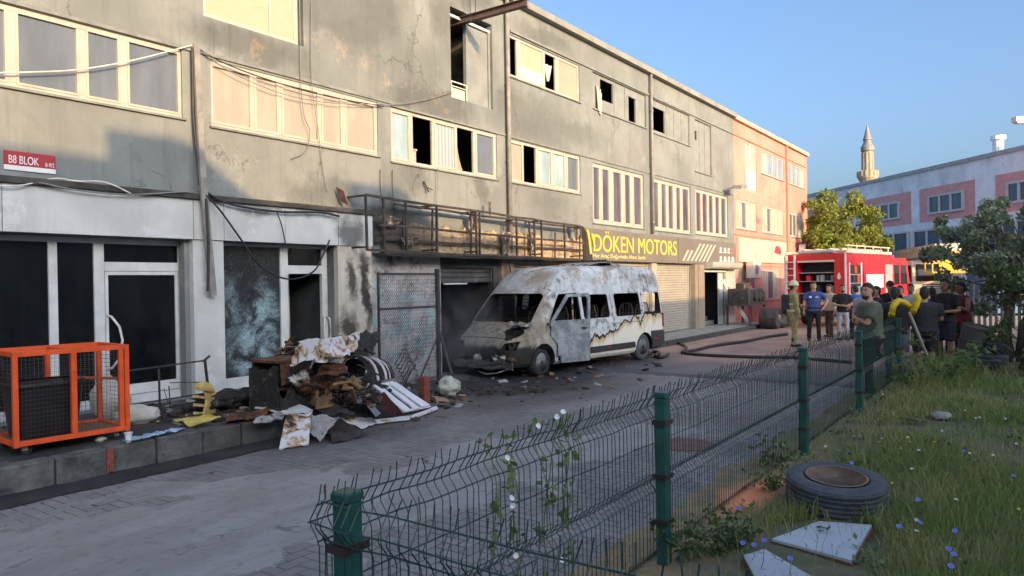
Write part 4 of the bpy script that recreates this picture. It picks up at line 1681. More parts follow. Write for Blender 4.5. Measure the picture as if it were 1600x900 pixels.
MN = thing('minaret', 'slender stone minaret with a grey cone spire rising behind the factory', 'minaret', (mb_.x, mb_.y, 0))
M_stone = M('minaret_stone', (.42, .36, .27), .8, .12, .5)
M_lead = M('minaret_lead', (.25, .25, .25), .6, .1, 1)
b = MB()
b.lathe([(2.4, -1), (2.3, mz(330)), (1.55, mz(300)), (1.55, mz(286))], n=16)
b.build('base_shaft', M_stone, MN)
b = MB()
b.lathe([(1.55, mz(288)), (1.75, mz(283)), (2.2, mz(278)), (2.25, mz(276)), (2.25, mz(268)), (2.0, mz(268)), (2.0, mz(274)), (1.3, mz(275))], n=16)
b.build('balcony', M_stone, MN)
for i in range(16):
    b = MB()
    a = 2 * math.pi * i / 16
    b.bar((2.2 * math.cos(a), 2.2 * math.sin(a), mz(276)), (2.2 * math.cos(a), 2.2 * math.sin(a), mz(267)), .3)
    b.build('baluster', M_stone, MN)
b = MB()
b.lathe([(1.25, mz(276)), (1.2, mz(238))], n=12)
b.build('shaft', M_stone, MN)
for i in range(12):
    a = 2 * math.pi * i / 12
    b = MB()
    b.bar((1.24 * math.cos(a), 1.24 * math.sin(a), mz(275)), (1.2 * math.cos(a), 1.2 * math.sin(a), mz(239)), .22)
    b.build('rib', M_stone, MN)
b = MB()
b.lathe([(1.2, mz(238)), (1.45, mz(236)), (1.45, mz(230)), (1.05, mz(226)), (.85, mz(222)), (.85, mz(219)), (1.0, mz(219)), (.95, mz(217))], n=16)
b.build('collar', M_lead, MN)
b = MB()
b.lathe([(.92, mz(218)), (.15, mz(197)), (.05, mz(195)), (.05, mz(186))], n=12)
b.build('spire', M_lead, MN)

# ================================================================== street lamp, top right
lp = px_at(1592, 187, 26.0)
SLP = thing('street_lamp', 'street lamp head reaching in at the right edge above the factory roof', 'street lamp', (lp.x + 2.2 * rt.x, lp.y + 2.2 * rt.y, 0))
b = MB(SLP.location)
base = SLP.location
b.tube([base, base + Vector((0, 0, 7.0)), base + Vector((0, 0, lp.z - .1)), Vector((lp.x + .9 * rt.x, lp.y + .9 * rt.y, lp.z + .25)), Vector((lp.x + .3 * rt.x, lp.y + .3 * rt.y, lp.z + .05))], [.09, .075, .06, .045, .04], 8)
b.build('pole', M('lamp_grey', (.4, .4, .4), .5, .1), SLP, smooth=True)
b = MB(SLP.location)
hd = (-rt).normalized()
b.obox(lp + rt * .12, rt * .30, up.cross(rt) * .13, Vector((0, 0, .09)))
b.obox(lp + rt * .10 + Vector((0, 0, -.11)), rt * .22, up.cross(rt) * .10, Vector((0, 0, .03)))
b.build('lamp_head', M('lamp_pale', (.62, .56, .50), .5), SLP)

# ================================================================== TREES
def leaf_mat(name, c1, c2, trans=.25):
    t = NT(name)
    n_ = t.noise(t.obj(), 1.3, 3)
    c = t.mix(t.island(), c1, c2)
    c = t.mix(t.ramp(n_, .35, .65, 0, .5), c, tuple(x * .7 for x in c1))
    t.fin(c, .6, spec=.3)
    tr = t.n('ShaderNodeBsdfTranslucent')
    t.l(c, tr.inputs['Color'])
    mx = t.n('ShaderNodeMixShader')
    mx.inputs[0].default_value = trans
    t.l(t.b.outputs[0], mx.inputs[1])
    t.l(tr.outputs[0], mx.inputs[2])
    t.l(mx.outputs[0], t.out.inputs['Surface'])
    return t.m


def leaf_cloud(centers, n, size, rng, flat=.5, droop=.3):
    """numpy leaf quads (folded in two triangles) around clump centres (x,y,z,r)"""
    cs = np.array(centers)
    wts = cs[:, 3] ** 2.2
    idx = rng.choice(len(cs), n, p=wts / wts.sum())
    d = rng.normal(size=(n, 3))
    d /= np.linalg.norm(d, axis=1, keepdims=True)
    rad = rng.uniform(.25, 1.0, n) ** .5
    p = cs[idx, :3] + d * (rad * cs[idx, 3])[:, None] * np.array([1, 1, .8])
    s_ = size * rng.uniform(.6, 1.3, n)
    a = rng.normal(size=(n, 3))
    a[:, 2] -= droop
    a /= np.linalg.norm(a, axis=1, keepdims=True)
    nrm = rng.normal(size=(n, 3)) + np.array([0, 0, flat * 2])
    bb = np.cross(a, nrm)
    bb /= np.linalg.norm(bb, axis=1, keepdims=True) + 1e-9
    v = np.empty((n, 4, 3))
    v[:, 0] = p
    v[:, 1] = p + a * (s_ * .5)[:, None] + bb * (s_ * .32)[:, None]
    v[:, 2] = p + a * s_[:, None]
    v[:, 3] = p + a * (s_ * .5)[:, None] - bb * (s_ * .32)[:, None]
    return v.reshape(-1, 3)


def quads_mesh(name, v, mat):
    n = len(v) // 4
    me = bpy.data.meshes.new(name)
    me.vertices.add(4 * n)
    me.vertices.foreach_set('co', v.astype('f').ravel())
    me.loops.add(4 * n)
    me.loops.foreach_set('vertex_index', np.arange(4 * n, dtype='i'))
    me.polygons.add(n)
    me.polygons.foreach_set('loop_start', np.arange(0, 4 * n, 4, dtype='i'))
    me.materials.append(mat)
    me.update()
    me.validate()
    return me


M_bark = M('bark', (.09, .07, .055), .95, .4, 8, bump=.8, bs=25)


def tree(name, lab, base, h, crown, nleaf, lsize, lmat, seed, lean=(0, 0), stems=1, r=.14, spread=1.0, clumps=26, group=None):
    rng = np.random.default_rng(seed)
    rnd = random.Random(seed)
    T = thing(name, lab, 'tree', base, group=group)
    cx, cy, cz, rx, ry, rz = crown
    cl = []
    while len(cl) < clumps:
        q = rng.uniform(-1, 1, 3)
        if np.linalg.norm(q) > 1: continue
        cl.append((cx + q[0] * rx, cy + q[1] * ry, cz + q[2] * rz, rng.uniform(.16, .34) * (rx + rz) / 2 * spread))
    tb = MB()
    for k in range(stems):
        a = 2 * math.pi * k / stems + rnd.random()
        o = Vector((math.cos(a), math.sin(a), 0)) * (.16 * (stems > 1))
        fork = Vector((cx * .4 + o.x * 2.5, cy * .4 + o.y * 2.5, max(.4, cz - rz * .75)))
        tb.tube([o, o * 1.2 + Vector((lean[0] * .3, lean[1] * .3, fork.z * .5)), fork], [r, r * .8, r * .62], 8)
        for c_ in cl[k::stems]:
            e = Vector(c_[:3])
            mid = fork.lerp(e, .5) + Vector((rnd.uniform(-.15, .15), rnd.uniform(-.15, .15), rnd.uniform(-.1, .25)))
            tb.tube([fork, mid, e], [r * .40, r * .22, r * .07], 5)
    tb.build('trunk', M_bark, T, smooth=True)
    v = leaf_cloud(cl, nleaf, lsize, rng)
    link_mesh('crown', quads_mesh('crown', v, lmat), T)
    return T


lm_dark = leaf_mat('dark_leaves', (.16, .21, .12), (.32, .37, .24))
lm_mid = leaf_mat('mid_leaves', (.08, .12, .05), (.17, .21, .09))
lm_sun = leaf_mat('sunlit_leaves', (.20, .26, .045), (.36, .38, .09), .4)

tp = at_z(1580, 562, .1)
tree('plum_tree', 'dark-leaved small tree with two dark stems at the right edge of the lawn', (tp.x, tp.y, 0.05), 3.9, (.35, -.45, 2.55, 2.3, 2.3, 1.25), 17000, .095, lm_dark, 3, stems=3, r=.075, clumps=110, spread=.42)
tp = at_z(1622, 585, .1)
tree('elder_bush', 'dark leafy bush filling the right edge behind the plum tree trunk', (tp.x, tp.y, 0.05), 2.6, (0, 0, 1.25, 1.0, 1.0, 1.15), 6000, .10, lm_mid, 13, r=.04, clumps=36, stems=4, spread=.7)
tp = px_at(1318, 470, 44)
tree('lime_tree', 'sunlit yellow-green tree between pink building and factory', (tp.x, tp.y, 0), 7.5, (0, 0, 4.5, 3.0, 3.0, 2.5), 17000, .19, lm_sun, 5, r=.2, clumps=46, spread=.8)
tp = px_at(1280, 470, 41)
tree('young_tree', 'small sunlit green tree crowding the pink building corner', (tp.x, tp.y, 0), 6.0, (0, 0, 4.2, 1.5, 1.5, 2.4), 6000, .18, lm_sun, 8, r=.14, clumps=18)

# ================================================================== GREEN WIRE FENCE
FNY = 2.22
M_wire = M('dark_green_wire', (.012, .045, .042), .45, .3, 12, (.03, .04, .035), (.6, .75), 5)
M_post = M('green_post', (.014, .085, .066), .5, .25, 6, (.05, .09, .08), (.62, .78), 9)
M_clamp = M('brown_clamp', (.035, .022, .02), .5)
post_x = [at_y(px, py, FNY).x for px, py in ((530, 850), (1026, 740), (1249, 630), (1337, 580), (1400, 560))]
post_x.append(post_x[-1] + .02)
post_x = post_x[:5]
F1 = thing('wire_fence', 'green welded-wire mesh fence between lawn and street, running away from the corner post', 'fence', (post_x[0], FNY, 0))
F2 = thing('wire_fence', 'short green wire fence turning towards the viewer at the corner post', 'fence', (post_x[0] - .05, FNY - .06, 0))
PROF = [(0, .05), (0, .49), (-.012, .515), (-.042, .55), (-.042, .57), (-.012, .605), (0, .63), (0, 1.01), (-.012, 1.04), (-.048, 1.085), (-.05, 1.11), (-.02, 1.155), (.0, 1.185), (.012, 1.25)]


def fence_panel(owner, a, b_, outv, seed, sp=.055, wob=.008):
    rnd = random.Random(seed)
    a, b_ = Vector(a), Vector(b_)
    L = (b_ - a).length
    d = (b_ - a) / L
    outv = Vector(outv)
    n = int(L / sp)
    m_ = MB(owner.location)
    for i in range(n + 1):
        base = a + d * (L * i / n)
        jx, jo = rnd.gauss(0, wob * .5), rnd.gauss(0, wob * .6)
        tip = rnd.gauss(0, .012)
        bend = rnd.gauss(0, .02) if rnd.random() < .25 else 0
        pts = []
        for o, z in PROF:
            wgt = smooth(.6, 1.2, z)
            pts.append(base - outv * (o * 1.0) + d * (jx + bend * wgt + (tip if z > 1.2 else 0)) + outv * jo * wgt + Vector((0, 0, z + (rnd.uniform(-.015, .012) if z > 1.2 else 0))))
        m_.tube(pts, .0030, 4)
    wv = m_.build('vertical_wires', M_wire, owner)
    wv['kind'] = 'stuff'
    for o, z in ((0, .08), (0, .50), (-.045, .56), (0, .62), (0, .85), (0, 1.03), (-.05, 1.10), (0, 1.17)):
        m_ = MB(owner.location)
        pts = [a + d * (L * i / 14) - outv * (o * 1.0 - .004) + Vector((0, 0, z + rnd.gauss(0, .004))) for i in range(15)]
        m_.tube(pts, .0036, 4)
        m_.build('horizontal_wire', M_wire, owner)


def fence_post(owner, X, Y, h=1.2, w=.088):
    b = MB(owner.location)
    b.cbox(X - w / 2, X + w / 2, Y - w / 2, Y + w / 2, -.05, h - .02, .012)
    p = b.build('post', M_post, owner)
    b = MB(owner.location)
    b.cbox(X - w / 2 - .004, X + w / 2 + .004, Y - w / 2 - .004, Y + w / 2 + .004, h - .022, h + .012, .008)
    b.build('cap', M_post, p)
    for z in (.30, .62, 1.0):
        b = MB(owner.location)
        b.box(X - w / 2 - .022, X + w / 2 + .022, Y - w / 2 - .006, Y + w / 2 + .006, z - .016, z + .016)
        b.build('clamp', M_clamp, p)


for i, X in enumerate(post_x):
    fence_post(F1, X, FNY - .05)
for i in range(4):
    fence_panel(F1, (post_x[i] - (.10 if i == 0 else 0), FNY + .005, 0), (post_x[i + 1], FNY + .005, 0), (0, 1, 0), 20 + i)
fence_panel(F2, (post_x[0] - .055, FNY + .03, 0), (post_x[0] - .055, FNY - 2.6, 0), (-1, 0, 0), 31, .055)
fence_post(F2, post_x[0] - .0, FNY - 2.6)

# bindweed in the fence
def flower_disc(mb, c, r, nrm, n=10, depth=.3):
    c, nrm = Vector(c), Vector(nrm).normalized()
    ax = nrm.orthogonal().normalized()
    ay = nrm.cross(ax)
    ring = [c + (ax * math.cos(2 * math.pi * k / n) + ay * math.sin(2 * math.pi * k / n)) * (r * (1 if k % 2 else .9)) for k in range(n)]
    mb.add(ring + [c - nrm * r * depth], [(k, (k + 1) % n, n) for k in range(n)])


M_vine = leaf_mat('bindweed_leaf', (.10, .16, .05), (.22, .30, .10), .3)
M_white_petal = M('white_petal', (.80, .82, .84), .6, .05, 20)
rng = np.random.default_rng(12)
for lab, px0, tops, fl in (('bindweed climbing the first fence panel with several white flowers', 820, (760, 795, 800, 865), ((793, 715), (800, 778), (801, 790), (806, 868), (878, 875))),
                           ('bindweed with white flowers on the fence top near the second post', 890, (838, 875, 885, 893), ((841, 665), (870, 651), (880, 643)))):
    T = None
    vb = MB()
    base = at_y(px0, 890, FNY + .02)
    T = thing('bindweed', lab, 'plant', (base.x, FNY + .02, 0))
    o = Vector(T.location)
    stems = []
    rr = random.Random(px0)
    for tx in tops:
        top = at_y(tx, 655 if px0 > 850 else 690, FNY + .02)
        pts = []
        for k in range(12):
            t = k / 11
            pts.append(Vector((base.x + (top.x - base.x) * t ** .7 + .03 * math.sin(9 * t + tx), FNY + .02 + .012 * math.sin(14 * t), .02 + (min(top.z, 1.2) - .02) * t)) - o)
        vb.tube(pts, .003, 4)
        stems.append(pts)
    vb.build('stem', M_vine, T)
    cs = []
    for pts in stems:
        for p in pts[2:]:
            if rr.random() < .5: cs.append((p.x, p.y, p.z, .05))
    v = leaf_cloud(cs, 110, .05, rng)
    link_mesh('leaves', quads_mesh('leaves', v, M_vine), T)
    for (fx_, fy_) in fl:
        p = at_y(fx_, fy_, FNY - .02) - o
        fb_ = MB()
        flower_disc(fb_, p, .017, (-.5 + rr.uniform(-.4, .4), -.8, .25 + rr.uniform(-.3, .5)))
        fb_.build('flower', M_white_petal, T)

# ================================================================== EXPANDED-METAL GATE in front of the painted wall
GY = 9.75
gx0, gx1 = at_y(592, 500, GY).x, at_y(684, 500, GY).x
MG = thing('mesh_gate', 'soot-blackened expanded-metal gate panel propped up in front of the peeling painted wall', 'gate', (gx1, GY, 0))
gt = at_y(640, 428, GY).z
b = MB(MG.location)
b.cbox(gx1 - .035, gx1 + .045, GY - .04, GY + .04, -.01, gt + .10, .008)
b.build('post', M_char, MG)
for z in (.08, at_y(640, 481, GY).z, gt):
    b = MB(MG.location)
    b.bar((gx0, GY, z), (gx1 - .036, GY, z), .04)
    b.build('rail', M_char, MG)
b = MB(MG.location)
b.bar((gx0, GY, .06), (gx0, GY, gt + .02), .035)
b.build('post', M_char, MG)
mm_ = M('dusty_mesh', (.24, .24, .245), .7, .6, 2.5, (.03, .03, .03), (.45, .6), 1.8)
mb2 = MB(MG.location)
nx_, nz_ = 30, 58
cw, ch = (gx1 - gx0 - .06) / nx_, (gt - .1) / nz_
for i in range(nx_):
    xa = gx0 + .02 + cw * (i + .5)
    for s_ in (-1, 1):
        pts = [(xa + s_ * cw * .46 * (1 if (k % 2) else -.0) - s_ * .002, GY + .004 * s_, .09 + ch * k) for k in range(nz_ + 1)]
        pts = [(xa + s_ * cw * (.48 if k % 2 else .06), GY + .003 * s_, .09 + ch * k) for k in range(nz_ + 1)]
        mb2.tube(pts, .0055, 3, caps=False)
me_o = mb2.build('expanded_mesh', mm_, MG)
me_o['kind'] = 'stuff'
for q in ((at_z(652, 602, 0), .9), (at_z(713, 612, 0), -.9)):
    b = MB(MG.location)
    b.bar((gx1 + (.0), GY - .05, 1.05), q[0] + Vector((0, 0, .01)), .045)
    b.build('brace', M_char, MG)

# ================================================================== ORANGE CAGE TROLLEY
M_orange = M('orange_paint', (.74, .095, .018), .5, .16, 6, (.30, .07, .03), (.60, .74), 7)
ta = at_z(22, 700, .40)
tb_ = at_z(204, 671, .40)
tdir = (tb_ - ta)
TL = tdir.length
TR = thing('cage_trolley', 'bright orange steel cage trolley parked on the pavement edge', 'trolley', (ta.x, ta.y, .29), math.atan2(tdir.y, tdir.x))
D_, Hh = .78, .97
zb_ = .11


def member(nm, a, c, w=.05, mat=None, par=None):
    b = MB()
    b.bar(a, c, w, w)
    return b.build(nm, mat or M_orange, par or TR, bevel=.003)


e = .025
for (x_, y_) in ((e, e), (TL - e, e), (e, D_ - e), (TL - e, D_ - e)):
    member('corner_post', (x_, y_, zb_ - .01), (x_, y_, zb_ + Hh))
member('corner_post', (TL - .085, e, zb_ + .05), (TL - .085, e, zb_ + Hh - .05), .05)
member('middle_post', (TL * .50, e, zb_ + .051), (TL * .50, e, zb_ + Hh - .051), .055)
member('middle_post', (TL * .50, D_ - e, zb_ + .051), (TL * .50, D_ - e, zb_ + Hh - .051), .05)
for z in (zb_ + .025, zb_ + Hh - .025):
    for y_ in (e, D_ - e): member('rail', (.051, y_, z), (TL - .051, y_, z), .052)
    for x_ in (e, TL - e): member('rail', (x_, .051, z), (x_, D_ - .051, z), .048)
member('rail', (TL * .5, .052, zb_ + Hh - .03), (TL * .5, D_ - .052, zb_ + Hh - .03), .04)
member('inner_bar', (TL * .62, .3, zb_ + .62), (TL - .06, .12, zb_ + .58), .03, M('rust_orange', (.30, .07, .03), .7, .3, 8))
for k in (0, 1):
    b = MB()
    b.box(.03, TL - .03, .03, D_ - .03, zb_ + .015, zb_ + .03) if k == 0 else None
    if k == 0: b.build('floor_plate', M('brown_ply', (.22, .13, .08), .8, .3, 5), TR)
M_cagewire = M('cage_wire', (.06, .05, .045), .5)


def cage_mesh(o0, ex, ez, nx_, nz_):
    b = MB()
    o0, ex, ez = Vector(o0), Vector(ex), Vector(ez)
    for i in range(1, nx_): b.tube([o0 + ex * i / nx_, o0 + ex * i / nx_ + ez], .0017, 3, False)
    for i in range(1, nz_): b.tube([o0 + ez * i / nz_, o0 + ez * i / nz_ + ex], .0017, 3, False)
    q = b.build('wire_mesh', M_cagewire, TR)
    q['kind'] = 'stuff'


cage_mesh((.05, e, zb_ + .05), (TL * .5 - .08, 0, 0), (0, 0, Hh - .1), 13, 19)
cage_mesh((TL * .5 + .03, e, zb_ + .05), (TL * .5 - .14, 0, 0), (0, 0, Hh - .1), 10, 19)
cage_mesh((.05, D_ - e, zb_ + .05), (TL - .1, 0, 0), (0, 0, Hh - .1), 24, 19)
cage_mesh((e, .05, zb_ + .05), (0, D_ - .1, 0), (0, 0, Hh - .1), 16, 19)
cage_mesh((TL - e, .05, zb_ + .05), (0, D_ - .1, 0), (0, 0, Hh - .1), 16, 19)
M_rub = M('black_rubber', (.02, .02, .021), .75, .3, 15)
for (x_, y_) in ((.12, .1), (TL - .12, .1), (.12, D_ - .1), (TL - .12, D_ - .1)):
    b = MB()
    b.bar((x_, y_, .05), (x_, y_, zb_), .05)
    w = b.build('caster', M('caster_zinc', (.3, .28, .25), .5) if 'caster_zinc' not in bpy.data.materials else bpy.data.materials['caster_zinc'], TR)
    b = MB()
    b.lathe([(.03, -.018), (.05, -.016), (.05, .016), (.03, .018)], (x_ + .02, y_, .05), 14, 'y')
    b.build('wheel', M_rub, w)
TR.location.z = .29
# black tub standing inside the cage
tub_o = thing('black_tub', 'large dark plastic tub inside the orange cage', 'tub', TR.matrix_basis @ Vector((.40, D_ * .5, zb_ + .032)), TR.rotation_euler.z)
b = MB()
rings = []
for z, s_ in ((0, .80), (.02, .82), (.50, .98), (.56, 1.0), (.56, .94), (.05, .78)):
    ring = []
    for k in range(24):
        a = 2 * math.pi * k / 24
        cx_, sy_ = math.cos(a), math.sin(a)
        q = (abs(cx_) ** 4 + abs(sy_) ** 4) ** -.25
        ring.append((.36 * s_ * cx_ * q, .30 * s_ * sy_ * q, z))
    rings.append(ring)
b.loft(rings)
b.build('tub_body', M('black_plastic', (.009, .009, .010), .5, .3, 6), tub_o)
b = MB()
rings = []
for z, s_ in ((.53, 1.0), (.56, 1.045), (.585, 1.03), (.585, .95)):
    rings.append([(p[0] / 1.0 * s_, p[1] * s_, z) for p in [(.36 * math.cos(2 * math.pi * k / 24) * (abs(math.cos(2 * math.pi * k / 24)) ** 4 + abs(math.sin(2 * math.pi * k / 24)) ** 4) ** -.25, .30 * math.sin(2 * math.pi * k / 24) * (abs(math.cos(2 * math.pi * k / 24)) ** 4 + abs(math.sin(2 * math.pi * k / 24)) ** 4) ** -.25) for k in range(24)]])
b.loft(rings, cap=False)
b.build('rim', bpy.data.materials['black_plastic'], tub_o)

# ================================================================== small rubbish by the trolley
def blob_thing(name, lab, cat, c, r, mat, seed, amp=.3, fr=2.5, sub=(18, 12), group=None, rz=0.0, wrinkle=.08):
    b = MB(c)
    cc = Vector(c)
    rings = []
    nu, nv = sub
    for j in range(nv + 1):
        th = math.pi * j / nv
        ring = []
        for k in range(nu):
            ph = 2 * math.pi * k / nu
            d = Vector((max(math.sin(th), 1e-3) * math.cos(ph), max(math.sin(th), 1e-3) * math.sin(ph), -math.cos(th)))
            q = 1 + amp * mnoise.noise(d * fr * .7 + Vector((seed, 0, 0))) + wrinkle * mnoise.noise(d * fr * 3.1 + Vector((0, seed, 0)))
            p = Vector((d.x * r[0], d.y * r[1], d.z * r[2])) * q
            p = Matrix.Rotation(rz, 3, 'Z') @ p
            ring.append(cc + p + Vector((0, 0, r[2] * .92)))
        rings.append(ring)
    b.loft(rings)
    o = b.build(name, mat, None, smooth=True, label=lab, cat=cat, group=group)
    o.location = c
    return o


M_sack = M('white_sack', (.55, .53, .48), .8, .15, 6, (.3, .27, .22), (.6, .75), 3, .3, 60)
p = at_z(176, 668, .3)
blob_thing('sack', 'off-white woven sack slumped behind the orange cage', 'sack', at_z(172, 652, .3), (.24, .20, .27), M_sack, 1)
blob_thing('sack', 'white pointed sack lying with its tip out past the orange cage', 'sack', at_z(212, 662, .3), (.26, .12, .12), M_sack, 4, rz=-.5)
CU = thing('paper_cup', 'small white ribbed cup on the kerb beside the trolley', 'cup', at_z(201, 691, .3))
b = MB()
b.lathe([(.028, 0), (.04, .10), (.043, .105), (.038, .105), (.026, .004)], n=16)
b.build('cup_wall', M('white_cup', (.75, .75, .75), .5, .05), CU)
b = MB()
b.lathe([(.041, .098), (.0455, .102), (.0455, .108), (.041, .110)], n=16)
b.build('rim', bpy.data.materials['white_cup'], CU)
M_bluebag = M('pale_blue_plastic', (.30, .46, .60), .35, .25, 6)
c = at_z(235, 684, .295)
b = MB(c)
b.slab(lambda u, w: (c.x - .32 + .75 * u, c.y - .05 + .13 * (w - .5) * (1 - .6 * abs(u - .4)) + .09 * u, c.z + .035 + .035 * mnoise.noise((u * 8, w * 5, 1)) + .02 * mnoise.noise((u * 21, w * 9, 5))), 26, 8, .004)
o = b.build('plastic_bag', M_bluebag, None, smooth=True, label='crumpled pale blue plastic bag on the kerb edge', cat='bag')
o.location = c
blob_thing('crumpled_can', 'small crushed pale can under the orange trolley', 'can', at_z(158, 690, .295), (.055, .035, .03), M_sack, 8)

# black rack
RK = thing('burnt_rack', 'burnt black metal rack leaning before the glass door', 'rack', at_z(250, 655, .3))
ro = RK.location
ry_ = 9.75
def pr(px, py, Y=None): return at_y(px, py, Y or ry_)
for nm, a, c_, w in (('top_bar', (195, 580), (322, 563), .022), ('end_post', (320, 562), (325, 605), .03), ('end_tip', (317, 565), (328, 556), .026), ('middle_bar', (265, 598), (318, 597), .012),
                     ('lower_bar', (196, 634), (322, 614), .016), ('lower_bar', (215, 645), (318, 626), .02), ('upright', (248, 576), (250, 636), .022), ('upright', (264, 603), (266, 638), .012), ('upright', (256, 607), (263, 632), .008)):
    b = MB(ro)
    b.bar(pr(*a), pr(*c_), w)
    b.build(nm, M_char, RK)

# ================================================================== DEBRIS HEAP
def board(name, lab, cat, corners, th, mat, seed=0, warp=.02, n=10, rag=0.0, parent=None, group=None, smooth_=False):
    """sheet through four ground-measured corners (px, py, z), order: a b / d c"""
    P_ = [at_z(*q) for q in corners]
    o0 = P_[0].copy()
    b = MB(o0)

    def fn(u, w):
        p = (P_[0].lerp(P_[1], u)).lerp(P_[3].lerp(P_[2], u), w)
        k = 0
        if rag:
            e_ = min(u, 1 - u, w, 1 - w)
            if e_ < .01:
                c_ = (P_[0] + P_[1] + P_[2] + P_[3]) / 4
                k = rag * (1.2 * mnoise.noise((u * 3.3 + seed, w * 3.3, 3)) + .45 * mnoise.noise((u * 11, w * 11 + seed, 3)))
                p = p.lerp(c_, max(-.1, k))
        return p + Vector((0, 0, warp * mnoise.noise((u * 3 + seed, w * 3, seed * 1.7)) + warp * .4 * mnoise.noise((u * 9, w * 9, seed))))

    b.slab(fn, n, n, th)
    o = b.build(name, mat, parent, smooth=smooth_)
    if parent is None:
        o.location = o0
        tag(o, lab, cat, group)
    return o


def burnt_white(name, amt=.55, base=(.62, .63, .66)):
    t = NT(name)
    v = t.obj()
    n1 = t.noise(v, 3.0, 8, .72, .3)
    n2 = t.noise(v, 14, 6, .7)
    c = t.mix(t.ramp(n2, .6, .75, 0, .5), base, (.30, .28, .25))
    c = t.mix(t.ramp(n1, amt - .06, amt), c, (.40, .26, .12))
    c = t.mix(t.ramp(n1, amt, amt + .05), c, (.028, .024, .022))
    t.bump(n2, .3, .01)
    return t.fin(c, .75)


M_bw = burnt_white('scorched_white_panel', .60)
M_bw2 = burnt_white('half_burnt_white_panel', .50)
M_sootsheet = M('sooty_brown_sheet', (.045, .036, .036), .7, .4, 5, (.12, .09, .08), (.6, .75), 3, .5, 25)
M_rustb = M('rust_brown_wood', (.14, .055, .025), .85, .5, 6, (.03, .022, .02), (.45, .58), 3.5, .6, 30)
M_ochre = M('ochre_wood', (.21, .14, .065), .85, .35, 6, (.04, .03, .025), (.55, .66), 3.5, .5, 30)
M_blackburn = M('burnt_black', (.020, .019, .018), .85, .5, 9, (.12, .10, .085), (.56, .66), 7, .6, 40)

board('torn_sheet', 'torn white panel lying flat on the pavement edge left of the heap', 'panel', [(398, 640, .36), (430, 622, .40), (490, 642, .38), (480, 652, .32)], .02, M_bw, 1, .03, 12, .08)
board('torn_sheet', 'triangular white and yellowed panel leaning off the kerb onto the street', 'panel', [(449, 645, .34), (486, 648, .34), (483, 695, .02), (437, 702, .01)], .02, M_bw2, 2, .02, 12, .05)
board('crumpled_sheet', 'crumpled grey speckled sheet beside the triangular panel', 'sheet', [(484, 648, .33), (530, 652, .30), (500, 690, .04), (478, 672, .16)], .012, M('grey_speckled_sheet', (.30, .30, .29), .8, .3, 8, (.08, .075, .07), (.52, .62), 8, .5, 30), 3, .03, 12, .06)
board('black_sheet', 'large dark brown burnt sheet at the foot of the heap', 'sheet', [(487, 632, .33), (528, 634, .34), (556, 646, .24), (508, 650, .28)], .015, M_sootsheet, 4, .05, 12, .06)
board('black_sheet', 'dark scorched sheet lying on the street in front of the heap', 'sheet', [(508, 664, .10), (560, 668, .12), (576, 680, .015), (520, 693, .015)], .015, M_sootsheet, 5, .04, 12, .06)
board('torn_sheet', 'bright white torn panel with a burnt hole at its tip', 'panel', [(527, 652, .16), (580, 652, .18), (590, 660, .03), (565, 670, .02)], .015, M_bw, 6, .02, 12, .05)
board('white_plank', 'long thin white plank lying on the street below the slatted panel', 'plank', [(585, 658, .03), (640, 651, .03), (641, 656, .02), (588, 662, .02)], .02, M_bw, 7, .006, 6)
board('white_plank', 'pale plank on the street under the slatted white panel, toward the van', 'plank', [(640, 652, .03), (682, 636, .03), (684, 640, .02), (644, 655, .02)], .02, M_bw, 9, .006, 6)
board('maroon_sheet', 'dark maroon sheet behind the slatted white panel', 'sheet', [(585, 622, .36), (600, 612, .44), (632, 648, .03), (612, 652, .03)], .01, M('maroon_sheet', (.05, .014, .018), .5, .3, 5), 8, .02, 8)
# slatted white panel
SP = thing('louvred_shutter', 'white louvred panel with dark slots lying tilted at the end of the heap', 'panel', at_z(600, 640, .1))
q0, q1, q2, q3 = at_z(581, 604, .46), at_z(612, 598, .46), at_z(672, 637, .05), at_z(630, 646, .04)


def sp(u, w, lift=0.0):
    p = q0.lerp(q1, u).lerp(q3.lerp(q2, u), w)
    nrm = (q1 - q0).cross(q3 - q0).normalized()
    if nrm.z < 0: nrm = -nrm
    return p + nrm * lift


def strip(nm, u0, u1, w0, w1, lift=0, th=.03, mat=None):
    b = MB(SP.location)
    b.slab(lambda u, w: sp(u0 + (u1 - u0) * u, w0 + (w1 - w0) * w, lift + .012 * mnoise.noise((u * 2 + u0 * 5, w * 3, 0))), 3, 10, th)
    return b.build(nm, mat or M_bw, SP)


M_cleanwhite = M('clean_white_panel', (.62, .64, .68), .55, .10, 5, (.30, .28, .26), (.62, .72), 4)
strip('frame_strip', 0, .26, 0, 1, .01, .03, M_cleanwhite)
strip('frame_strip', .27, .98, 0, .12, .012, .03, M_cleanwhite)
strip('slat', .38, .58, .14, .99, .02, .03, M_cleanwhite)
strip('slat', .68, 1.0, .05, .97, .02, .03, M_cleanwhite)
strip('backing', .02, .98, .04, .96, -.05, .01, M('dark_backing', (.02, .018, .02), .7))
strip('frame_strip', .0, 1.02, .93, 1.0, -.005, .03, M_cleanwhite)
b = MB(SP.location)
b.sphere(sp(.33, .28, .05), .035, 10, 6)
b.build('knob', M_rub, SP)
board('bent_cladding', 'white bent corner panel between the heap and the slatted panel', 'panel', [(560, 618, .38), (583, 610, .42), (585, 620, .36), (570, 626, .32)], .03, M_cleanwhite, 11, .01, 6)
board('bent_cladding', 'short white strip standing below the bent corner panel', 'panel', [(562, 622, .34), (573, 621, .34), (594, 645, .06), (586, 650, .04)], .03, M_cleanwhite, 12, .01, 6)

